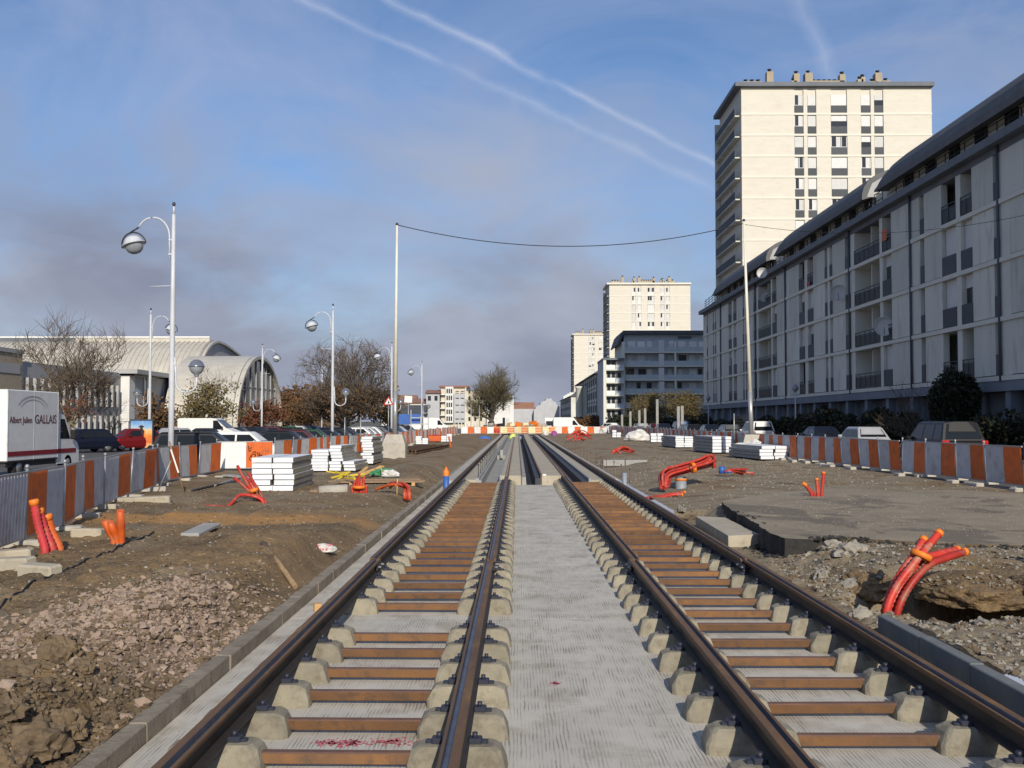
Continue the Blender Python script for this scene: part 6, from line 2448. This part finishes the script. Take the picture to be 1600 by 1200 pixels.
# attic storey and curved roofs
segs = [(31.0, 64.5), (67.0, 90.0), (93.0, 118.6)]
fpart(MB().box(FX + .12, FX + 12, FY0, 119.5, 15.9, 17.02), 'attic_wall', M['facadeband'])
for a, b in segs:
    prof = [(FX - .80, 16.72), (FX - .80, 17.12), (FX - .66, 17.58), (FX - .38, 18.0), (FX + .1, 18.38), (FX + .9, 18.72), (FX + 2.4, 18.95), (FX + 5, 19.05), (FX + 9, 18.4), (FX + 11.5, 17.2), (FX + 11.5, 16.95), (FX + 5, 17.9), (FX + 1.6, 17.55), (FX + .2, 17.0)]
    mb = MB()
    st = [(a, 1.0), (b - 3.0, 1.0), (b - 1.8, .95), (b - .9, .82), (b - .3, .60), (b + .25, .28)]
    n = len(prof)
    rv = [(x + (1 - f) * .5 * max(0, 24.5 - x) * .0, yy, 16.72 + (z - 16.72) * f) for yy, f in st for x, z in prof]
    rf = []
    for s_ in range(len(st) - 1):
        for i in range(n):
            j = (i + 1) % n
            rf.append((s_ * n + i, (s_ + 1) * n + i, (s_ + 1) * n + j, s_ * n + j))
    rf += [tuple(range(n)), tuple(range((len(st) - 1) * n, len(st) * n))[::-1]]
    mb.add(rv, rf)
    fpart(mb, 'curved_roof', M['zincroof'])
    # pale gable closing the vault
    gp = [(FX + .3, 17.04), (FX + 1.6, 17.54), (FX + 5, 17.88), (FX + 10, 17.2), (FX + 10, 15.9), (FX + .3, 15.9)]
    for yy in (a + .25,):
        mb = MB()
        mb.prism([(FX - .5, 16.9), (FX - .15, 17.8), (FX + .6, 18.25), (FX + 2.2, 18.6), (FX + 2.2, 16.9)], 'y', yy - .28, yy - .255)
        fpart(mb, 'gable_plate', M['hallwall'])
    n = int((b - a) / 3.2)
    for i in range(n):
        yy = a + .8 + i * 3.2
        fpart(MB().box(FX + .05, FX + .115, yy, yy + 1.3, 16.25, 16.95), 'attic_window', M['glass'])
    mb = MB()
    mb.box(FX - .28, FX - .24, a - 1, b - .5, 16.62, 16.66)
    mb.box(FX - .28, FX - .24, a - 1, b - .5, 16.34, 16.36)
    for i in range(int((b - a) / 1.2) + 1):
        mb.box(FX - .285, FX - .235, a - 1 + i * 1.2, a - .96 + i * 1.2, 16.0, 16.66)
    fpart(mb, 'attic_railing', M['railing'])
    # terrace frame in the gap
    mb = MB()
    for dy in (.4, 1.9):
        mb.tube([(FX - .2, b + dy, 16), (FX + .9, b + dy, 16.05), (FX + .9, b + dy, 17.3), (FX - .2, b + dy, 16.9), (FX - .2, b + dy, 16)], .03, 5)
    for z in (16.4, 16.9):
        mb.tube([(FX - .2, b + .4, z), (FX - .2, b + 1.9, z)], .03, 5)
    fpart(mb, 'terrace_frame', M['railing'])
mb = MB()
for z in (16.3, 16.6, 16.9, 17.2):
    mb.tube([(FX - .2, 120, z), (FX - .2, 127, z - .2)], .035, 5)
for y in (120, 122, 124, 126):
    mb.tube([(FX - .2, y, 16), (FX - .2, y, 17.2)], .035, 5)
fpart(mb, 'terrace_frame', M['railing'])


def dish(label, loc, r, az, m='shutter'):
    t = thing('satellite_dish', label, 'satellite dish', loc, az, 'satellite dishes on the buildings')
    mb = MB()
    mb.lathe([(0.0, .0), (r * .5, -.04), (r * .85, -.11), (r, -.17), (r * 1.0, -.16), (r * .5, -.03), (0, .012)], (0, 0, 0), 20, 'y')
    mb.build('reflector', M[m], t)
    mb = MB()
    mb.tube([(0, .02, 0), (0, .3, -.1)], .03, 5)
    mb.tube([(0, -.1, -r * .8), (0, -.55, -.1)], .02, 5)
    mb.build('bracket', M['railing'], t)
    return t


dish('largest white satellite dish on the railing of the third storey loggia', at(1384, 510, 64.8) + V((-.1, 0, 0)), .62, -.35)
dish('white satellite dish on the wall beside the downpipe of the grey flats', at(1313, 458, 73.5) + V((-.1, 0, 0)), .60, -.4)
dish('round white satellite dish on the roof terrace of the grey flats', at(1196, 427, 93.0) + V((-.3, 0, 0)), .48, -.3)
dish('pale satellite dish on a far loggia of the grey flats', at(1197, 463, 96.5) + V((-.15, 0, 0)), .55, -.3)
for lab, px, py, Y, c in (('orange cloth hanging in an upper loggia of the grey flats', 1387, 366, 64.9, 'conduitorange'), ('red cloth on a small loggia railing of the grey flats', 1255, 447, 81.9, 'conduit')):
    p = at(px, py, Y)
    mb = MB()
    n = 6
    for i in range(n):
        u0, u1 = i / n, (i + 1) / n
        mb.add([(.03 * (i % 2), u0 * .8, 0), (.03 * ((i + 1) % 2), u1 * .8, 0), (.03 * ((i + 1) % 2), u1 * .8, .75), (.03 * (i % 2), u0 * .8, .75)], [(0, 1, 2, 3)])
    tag(mb.build('hanging_cloth', M[c], None, (FX - .14, p.y - .4, p.z - .4)), lab, 'cloth')


# ------------------------------------------------------------------ towers
def tower(label, X, Y, W, D, H, first, apron, sh_seed, roofm, floors=16):
    r = random.Random(sh_seed)
    t = thing('tower_block', label, 'building', (X, Y, .5))
    fh = (H - 1.2) / floors
    MB().box(0, W, .25, D, 0, H).build('wall', M['towerwall'], t)
    # front skin split around the window columns
    cols = [(.278, .327), (.347, .394), (.470, .556), (.628, .680), (.698, .747)]
    px = [0] + [c for p in cols for c in p] + [1]
    ex = [(px[i], px[i + 1]) for i in range(0, len(px), 2)]
    for a, b in ex:
        MB().box(a * W, b * W, 0, .248, 0, H - .4).build('front_panel', M['towerwall'], t)
    MB().box(-.9, W + .25, -.5, D + .3, H - .02, H + .55).build('roof_edge', roofm, t)
    for k in range(first, floors):
        z = k * fh + .35
        MB().box(-.03, W + .03, -.055, -.004, z - .16, z + .12).build('floor_band', M['towerband'], t)
        for a, b in cols:
            a_, b_ = a * W + .03, b * W - .03
            za, zb = z + 1.18, z + fh - .25
            ap = MB().box(a_, b_, .05, .244, z + .13, za).build('apron', M[apron], t)
            w = MB().box(a_, b_, .17, .244, za + .004, zb).build('window', M['glass'], t)
            q = r.random()
            low = za + .02 if q < .66 else lerp(za, zb, .5) if q < .72 else zb
            if q < .72:
                MB().box(a_ + .04, b_ - .04, .12, .165, low, zb - .01).build('shutter', M['shutter'], w)
            else:
                n = 2 if b_ - a_ < 1.6 else 3
                mb = MB()
                for i in range(n + 1):
                    x = lerp(a_ + .05, b_ - .05, i / n)
                    mb.box(x - .05, x + .05, .13, .168, za + .01, zb - .01)
                mb.box(a_, b_, .135, .166, za + .01, za + .10)
                i = r.randrange(n)
                mb.box(lerp(a_, b_, i / n), lerp(a_, b_, (i + .8) / n), .15, .160, za + .1, zb - .02)
                mb.build('window_frame', M['shutter'], w)
        # side balconies towards the street
        MB().box(-.75, -.02, .8, D - .3, z - .16, z + .02).build('balcony_slab', M['facade'], t)
        MB().box(-.80, -.755, .8, D - .3, z + .05, z + 1.05).build('balcony_rail', M['apron'], t)
        MB().box(-.80, -.02, D - .29, D - .1, z - .16, z + fh - .17).build('balcony_fin', M['facade'], t)
    # roof-top chimneys
    for (x, w, h, d) in ((.03, .10, .9, 1.5), (.155, .035, 2.3, 1.0), (.285, .03, 1.0, 1.0), (.30, .03, 2.0, 1.0), (.36, .04, 2.1, 1.2), (.40, .17, 1.0, 2.2), (.545, .03, 1.9, 1.0), (.64, .03, 1.2, 1.0), (.66, .02, 1.5, 1.0), (.70, .045, .9, 1.2), (.735, .036, 2.1, 1.2), (.775, .04, 1.0, 1.2)):
        c = MB().box(x * W, (x + w) * W, 2.0, 2.0 + d, H + .55, H + .55 + h).build('chimney', M['chimney'], t)
        mb = MB()
        n = max(1, int(w * W / .7))
        for i in range(n):
            cx = lerp(x * W, (x + w) * W, (i + .5) / n)
            mb.lathe([(.0, 0), (.24, 0), (.20, .35), (.30, .38), (.30, .46), (0, .5)], (cx, 2.0 + d / 2, H + .55 + h), 8)
        mb.build('chimney_pot', M['darksteel'], c)
    return t


tower('tall sunlit cream tower block with grey aprons rising behind the grey flats', 30.95, 140.0, 26.2, 15.0, 47.8, 5, 'apron', 1, M['cornice'])
tower('second cream tower block with white aprons above the balcony building', 31.0, 343.0, 27.2, 15.5, 47.6, 6, 'shutter', 2, M['towerband'])
tower('farthest small cream tower block left of the second one', 29.2, 525.0, 27.0, 15.5, 46.0, 5, 'shutter', 3, M['towerband'])
dish('white satellite dish high on the side of the tall tower', at(1156, 188, 144), .65, -.4)
dish('white satellite dish halfway up the side of the tall tower', at(1149, 298, 146), .65, -.4)
dish('pale satellite dish on the far corner of the tall tower', at(1134, 373, 154), .6, -.6, 'balglass')

# ------------------------------------------------------------------ balcony building in the middle
bb = thing('balcony_building', 'grey apartment building with glazed balconies beside the end of the flats', 'building', (21.35, 205, .4))
W_, H_ = 24.0, 20.3
MB().box(0, W_, 1.6, 16, 0, H_ - 2.6).build('wall', M['render3'], bb)
MB().box(-.25, .25, 0, 16, 0, H_ - 2.6).build('end_wall', M['facadeband'], bb)
for x in (10.2, 10.0 + 11.5):
    MB().box(x, x + .35, -.05, 1.6, 0, H_ - 2.6).build('party_wall', M['facadeband'], bb)
MB().box(.3, W_, 2.6, 15.5, H_ - 2.6, H_ - .7).build('attic_wall', M['balglass'], bb)
MB().prism([(-1.2, H_ - 3.2), (-.4, H_ - .85), (.1, H_ - .25), (W_, H_ - .25), (W_, H_ - .95), (.2, H_ - .95), (-.9, H_ - 3.2)], 'y', 1.2, 16).build('roof', M['slate'], bb)
MB().box(11.3, 14.0, 2.5, 2.59, H_ - 1.9, H_ - 1.3).build('attic_vent', M['cornice'], bb)
r_ = random.Random(8)
for k in range(1, 7):
    z = k * 2.78 - 1.1
    MB().box(.26, W_, -.1, 1.59, z - .14, z + .10).build('balcony_slab', M['facadeband'], bb)
    MB().box(.3, W_, -.06, -.03, z + .12, z + 1.05).build('balcony_rail', M['balglass'], bb)
    MB().box(7.0, 8.1, -.09, -.065, z + .11, z + 2.45).build('screen', M['shutter'], bb)
    for i in range(11):
        x = .9 + i * 2.05 + r_.uniform(-.2, .2)
        w = r_.choice((.8, 1.0, 1.5))
        f = MB().box(x, x + w, 1.50, 1.585, z + .2, z + 2.3).build('window', M['glass'] if r_.random() < .36 else M['shutter'] if r_.random() < .6 else M['balglass'], bb)
sw = thing('stair_wing', 'narrow sunlit stair wing with white balconies left of the balcony building', 'building', (17.1, 203, .4))
MB().box(.0, 4.2, 1.3, 14, 0, 13.9).build('wall', M['render3'], sw)
MB().box(0, .55, -.2, 1.3, 0, 13.9).build('side_wall', M['facadeband'], sw)
MB().box(-.1, 4.2, -.3, 14.1, 13.9, 14.3).build('roof_edge', M['cornice'], sw)
MB().box(2.6, 4.2, .6, 1.29, 11.9, 13.9).build('attic_panel', M['render3'], sw)
for k in range(1, 6):
    z = k * 2.55 - .8
    MB().box(.56, 4.1, -.1, 1.29, z - .14, z + .08).build('balcony_slab', M['facadeband'], sw)
    MB().box(.6, 2.3, -.14, -.10, z + .08, z + .95).build('balcony_rail', M['white'], sw)
    MB().box(2.4, 4.1, .1, .14, z + .08, z + .95).build('balcony_rail', M['balglass'], sw)
    for x in (.9, 1.8, 3.0):
        MB().box(x, x + .6, 1.2, 1.285, z + .2, z + 2.1).build('window', M['glass'], sw)


# ------------------------------------------------------------------ far row of flats
def far_row(label, X, y0, y1, H, storeys, bays, roof, wallm, lift=0):
    t = thing('far_flats', label, 'building', (X, y0, .3), 0, 'far row of flats')
    L = y1 - y0
    MB().box(0, 12, 0, L, 0, H).build('wall', wallm, t)
    MB().prism([(-.8, H - .1), (12.5, H - .1), (8, H + 2.4), (3, H + 2.4)], 'y', -.5, L + .5).build('roof', roof, t)
    for i in range(bays):
        a = L * i / bays
        MB().box(-.12, -.004, a + .1, a + .4, 0, H - .15).build('pilaster', M['cornice'], t)
        for k in range(storeys):
            z = H * (k + .25) / storeys
            MB().box(-.05, -.004, a + L / bays * .3, a + L / bays * .72, z, z + H / storeys * .5).build('window', M['apron'], t)
    for k in range(1, storeys):
        MB().box(-.08, -.003, 0, L, H * k / storeys - .1, H * k / storeys + .08).build('floor_band', M['cornice'], t)
    return t


ra = far_row('far grey row of flats with pitched roof behind the stair wing', 17.3, 222, 300, 12.2, 4, 11, M['slate'], M['facade'])
MB().box(-2.3, -.1, 30, 40, 0, 10.4).build('round_bay', M['facade'], ra)
MB().lathe([(.9, 0), (.9, 9.9), (1.1, 10), (1.1, 10.4), (0, 10.4)], (-2.0, 30, 0), 14).build('corner_column', M['facadeband'], ra)
rb = far_row('farthest grey row of flats with white dormers along its eaves', 18.2, 345, 430, 10.2, 4, 9, M['slate'], M['facade'])
for i in range(4):
    MB().box(-.4, 1.5, 3 + i * 15, 5 + i * 15, 10.3, 11.6).build('dormer', M['white'], rb)

# industrial hall and blocks closing the view
hl = thing('warehouse', 'pale stepped gable warehouse with a brown roof at the end of the street', 'building', (-1.8, 420, .3))
hl.scale = (.62, 1, 1)
MB().box(0, 14.5, 5, 40, 0, 6.9).build('wall', M['render3'], hl)
MB().prism([(0, 6.9), (14.5, 6.9), (14.5, 9.7), (0, 9.7)], 'y', 5.5, 40).build('roof', M['redroof'], hl)
g_ = [(14.0, 0), (31, 0), (31, 7.8), (29, 8.6), (28.6, 9.5), (26.3, 10.3), (25.9, 11.1), (22.2, 11.1), (21.8, 10.4), (18.6, 9.6), (18.2, 8.7), (15.4, 7.7), (15.0, 6.9), (14, 6.7)]
MB().prism(g_, 'y', 0, 30).build('gable', M['render3'], hl)
wb_ = thing('white_house', 'white house with a slim chimney right of the red wrapped tree', 'building', (-6.3, 215, .3))
wb_.scale = (.58, 1, .93)
MB().box(0, 9.2, 0, 10, 0, 6.6).build('wall', M['render2'], wb_)
MB().box(1.2, 8.8, .5, 9.5, 6.6, 8.0).build('attic_wall', M['render1'], wb_)
MB().box(9.2, 9.6, -.1, 10, 0, 7.6).build('end_wall', M['white'], wb_)
MB().box(4.6, 5.1, 2, 2.6, 8, 11.0).build('chimney', M['white'], wb_)
for x, z, w, h in ((2.4, 2.6, 1.6, .6), (5.6, .4, .9, 2.4), (6.8, 1.2, 1.3, 1.5), (5.5, 4.4, .6, 1.7), (2.0, 5.0, 1.2, 1.2)):
    MB().box(x, x + w, -.05, -.004, z, z + h).build('window', M['glass'] if w < 1.3 else M['shutter'], wb_)
ap = thing('modern_flats', 'five storey grey and white flats left of the red wrapped tree', 'building', (-19.6, 262, .3))
ap.scale = (.5, 1, .77)
MB().box(0, 13, 1.5, 12, 0, 13.4).build('wall', M['render1'], ap)
MB().box(6.8, 13, .6, 1.49, 1.9, 11.6).build('grey_cladding', M['render3'], ap)
MB().box(13, 23, .9, 12, 0, 12.4).build('cream_wing', M['render1'], ap)
MB().box(12.6, 13.1, .2, 1.5, 0, 13.6).build('party_wall', M['render2'], ap)
MB().box(2.4, 6.5, .4, 1.49, 1.9, 13.9).build('stair_tower', M['render2'], ap)
MB().box(-1, 14, 1.0, 12.2, 13.6, 14.3).build('roof', M['redroof'], ap)
for k in range(5):
    z = 2.1 + k * 2.3
    MB().box(-.2, 2.3, .2, 1.49, z - .15, z + .05).build('balcony_slab', M['white'], ap)
    for i in range(3):
        MB().box(3.0 + i * 1.1, 3.7 + i * 1.1, .34, .396, z + .4, z + 1.9).build('window', M['glass'], ap)
    for i in range(2):
        MB().box(7.6 + i * 2.6, 9.4 + i * 2.6, .54, .596, z + .9, z + 1.2).build('window', M['glass'], ap)
    for i in range(3):
        MB().box(14.2 + i * 3, 15.2 + i * 3, .84, .896, z + .4, z + 1.7).build('window', M['glass'], ap)
for i in range(9):
    MB().box(7.2 + i * 1.7, 7.5 + i * 1.7, .2, .59, 0, 1.9).build('column', M['white'], ap)
for i, (X, Y, w, h, wm, rm, lab) in enumerate([(-23.2, 261, 3.4, 9.0, 'render3', 'redroof', 'grey house with three dark openings left of the five storey flats'), (-27.5, 263, 4.2, 6.6, 'render1', 'redroof', 'cream house with a red roof behind the slate hall'), (-30.0, 240, 8.2, 3.4, 'render3', 'slate', 'low dark slate roofed hall left of the flats'),
                                              (-37, 280, 9, 6.6, 'render2', 'redroof', 'white house with a red roof between the big tree and the signs'), (-66, 250, 12, 5.5, 'render1', 'slate', 'cream house seen low between the trees at left'), (-9.5, 300, 8, 5.2, 'render2', 'redroof', 'low white house behind the red wrapped tree')]):
    t = thing('far_house', lab, 'house', (X, Y, .3), 0, 'houses at the far left')
    MB().box(0, w, 0, 9, 0, h).build('wall', M[wm], t)
    MB().prism([(-.5, h - .05), (9.5, h - .05), (4.5, h + w * .28)], 'x', -.3, w + .3).build('roof', M[rm], t)
    n = max(2, int(w / 1.9))
    for k in range(n):
        x = w * (k + .25) / n
        for z in ((h - 1.9,) if h < 6 else (1.6, h - 1.9)):
            MB().box(x, x + .8, -.05, -.004, z, z + 1.2).build('window', M['glass'], t)
bx_ = thing('bus_shelter', 'blue and grey steel shelter right of the left cream pole', 'shelter', (-10.2, 98, .25))
for z in (.4, 1.0, 1.6, 2.2):
    MB().box(0, 1.7, 0, .08, z, z + .09).build('cross_rail', M['steel'], bx_)
for x in (0, 1.65):
    MB().box(x, x + .08, -.03, .11, 0, 3.0).build('post', M['steel'], bx_)
MB().box(-1.2, .9, .5, .6, 1.6, 2.6).build('blue_panel', M['blue'], bx_)

# ------------------------------------------------------------------ concert hall at left
def arc_roof(t, x0, x1, yc, a, b, z0, a0, a1, n, m, th=.25, name='vault'):
    """barrel vault with its axis along x: y = yc - a cos, z = z0 + b sin"""
    pts = []
    for i in range(n + 1):
        w = radians(lerp(a0, a1, i / n))
        pts.append((yc - a * cos(w), z0 + b * sin(w)))
    inn = []
    for i in range(n, -1, -1):
        w = radians(lerp(a0, a1, i / n))
        inn.append((yc - (a - th) * cos(w), z0 + (b - th) * sin(w)))
    mb = MB()
    mb.prism(pts + inn, 'x', x0, x1)
    o = mb.build(name, m, t)
    return o, pts


ha = thing('concert_hall', 'long hall with a ribbed curved metal roof and grey gable at left', 'building', (-34.4, 109, .25))
pts = [(9.4 - 9.6 * cos(radians(a)), 2.2 + 9.0 * sin(radians(a))) for a in range(2, 91, 4)] + [(11.5, 11.1), (14.5, 10.75), (18, 10.2), (22.5, 9.3)]
inn_ = [(9.4 - 9.35 * cos(radians(a)), 2.2 + 8.75 * sin(radians(a))) for a in range(2, 91, 4)] + [(11.5, 10.85), (14.5, 10.5), (18, 9.95), (22.5, 9.05)]
mb = MB()
mb.prism(pts + inn_[::-1], 'x', -62, 0)
va = mb.build('vault', M['hallroof'], ha)
for i in range(0, 110):
    x = -i * 0.56
    rib = MB()
    q = pts[:22]
    if i == 0:
        for (y0, z0), (y1, z1) in zip(q, q[1:]):
            nrm = Vector((0, -(z1 - z0), (y1 - y0))).normalized() * .10
            n2 = (0, -nrm.y if False else nrm.y, nrm.z)
            rib.add([(-.05, y0, z0), (-.05, y1, z1), (-.05, y1 + nrm.y, z1 + nrm.z), (-.05, y0 + nrm.y, z0 + nrm.z), (.05, y0, z0), (.05, y1, z1), (.05, y1 + nrm.y, z1 + nrm.z), (.05, y0 + nrm.y, z0 + nrm.z)], [(0, 1, 2, 3), (7, 6, 5, 4), (3, 2, 6, 7)])
        rib0 = rib.build('roof_rib', M['hallroof'], va, (-.6, 0, 0))
    else:
        inst(rib0, 'roof_rib', va, (x - .6, 0, 0))
gp = [(y, z) for y, z in pts]
MB().prism(gp + [(gp[-1][0], 0), (gp[0][0], 0)], 'x', -.5, -.3).build('gable', M['hallwall'], ha)
MB().box(-62, -.95, -.2, .2, 0, 3.4).build('front_wall', M['hallwall'], ha)
MB().box(-16, -.6, 7.15, 7.4, 10.8, 11.40).build('ridge_upstand', M['hallroof'], ha)
MB().box(-62, -16.01, 7.1, 7.4, 10.8, 11.40).build('ridge_screen', M['cornice'], ha)
MB().box(-62, -.6, 7.05, 7.5, 11.405, 11.56).build('ridge_rail', M['white'], ha)
hb = thing('glazed_vault', 'smaller horseshoe metal vault with a dark glazed end', 'building', (-28.2, 103.5, .25))
vb, pb = arc_roof(hb, -7.5, 0, 9.6, 9.9, 7.6, 1.5, -12, 192, 34, M['hallroof'], .35)
MB().prism([(y, z) for y, z in pb], 'x', -.55, -.45).build('glazing', M['endglass'], hb)
for i in range(1, 9):
    y = 9.6 - 9.9 + 19.8 * i / 9
    k = 1 - ((y - 9.6) / 9.7) ** 2
    if k > .05:
        MB().box(-.44, -.34, y - .06, y + .09, 0, 1.5 + 7.3 * sqrt(k)).build('mullion', M['steel'], hb)
for z in (3.0, 5.5):
    MB().box(-.44, -.36, .8, 18.4, z, z + .1).build('transom', M['steel'], hb)
wg = thing('wing_building', 'low grey wing with rows of pale fins left of the concert hall', 'building', (-37.0, 76, .25))
MB().box(-12, 0, 0, 19.2, 0, 6.4).build('wall', M['hallwall'], wg)
for lv, (z0, z1) in enumerate(((.3, 2.4), (3.2, 5.2))):
    MB().box(.003, .02, .6, 18.8, z0, z1).build('window_strip', M['endglass'], wg)
    f0 = None
    for i in range(15):
        y = .8 + i * 1.24
        if f0 is None:
            f0 = MB().box(.0, .26, -.05, .05, z0, z1).build('fin', M['hallwall'], wg, (.021, y, 0))
        else:
            inst(f0, 'fin', wg, (.021, y, 0))
ob_ = thing('corner_block', 'brown grey corner block standing above the truck at the left edge', 'building', (-36.8, 70.5, .25))
MB().box(-14, 0, 0, 5.4, 0, 6.9).build('wall', M['chimney'], ob_)
MB().box(-14.1, .1, -.1, 5.5, 6.9, 7.2).build('roof_edge', M['hallwall'], ob_)
for k in range(3):
    MB().box(.003, .05, .5, 5.0, 1.4 + k * 2, 2.1 + k * 2).build('window_strip', M['hallwall'], ob_)
en = thing('entrance_block', 'white entrance block with a grey glazed side and flat canopy', 'building', (-36.2, 95.4, .25))
MB().box(-2.4, 0, 0, 1.4, 1.9, 6.2).build('white_fin_wall', M['render2'], en)
MB().box(-2.0, -.05, 1.41, 14, 1.9, 6.2).build('grey_wall', M['hallwall'], en)
MB().box(-2.2, -.3, .3, 14, 0, 1.9).build('ground_floor', M['darksteel'], en)
MB().box(-.9, -.1, .1, .5, 0, 1.9).build('column', M['render2'], en)
MB().box(-3.2, .9, -.5, 14.4, 6.35, 6.75).build('canopy', M['hallwall'], en)
MB().box(-2.0, -.06, 1.41, 13.9, 6.2, 6.349).build('clerestory', M['endglass'], en)
for y in (3.6, 4.5, 9.4, 10.6, 11.8):
    MB().box(-.045, .04, y, y + .18, 2.0, 6.1).build('mullion', M['steel'], en)
for y in (4.0, 9.6, 10.8):
    MB().box(-.046, -.01, y - .3 if y > 5 else y, y + (.9 if y > 5 else .35), 2.6 if y < 5 else 3.6, 5.9).build('window', M['balglass'], en)
MB().box(-2.405, -2.3, -.004, .3, 2.4, 5.2).build('window', M['glass'], en)
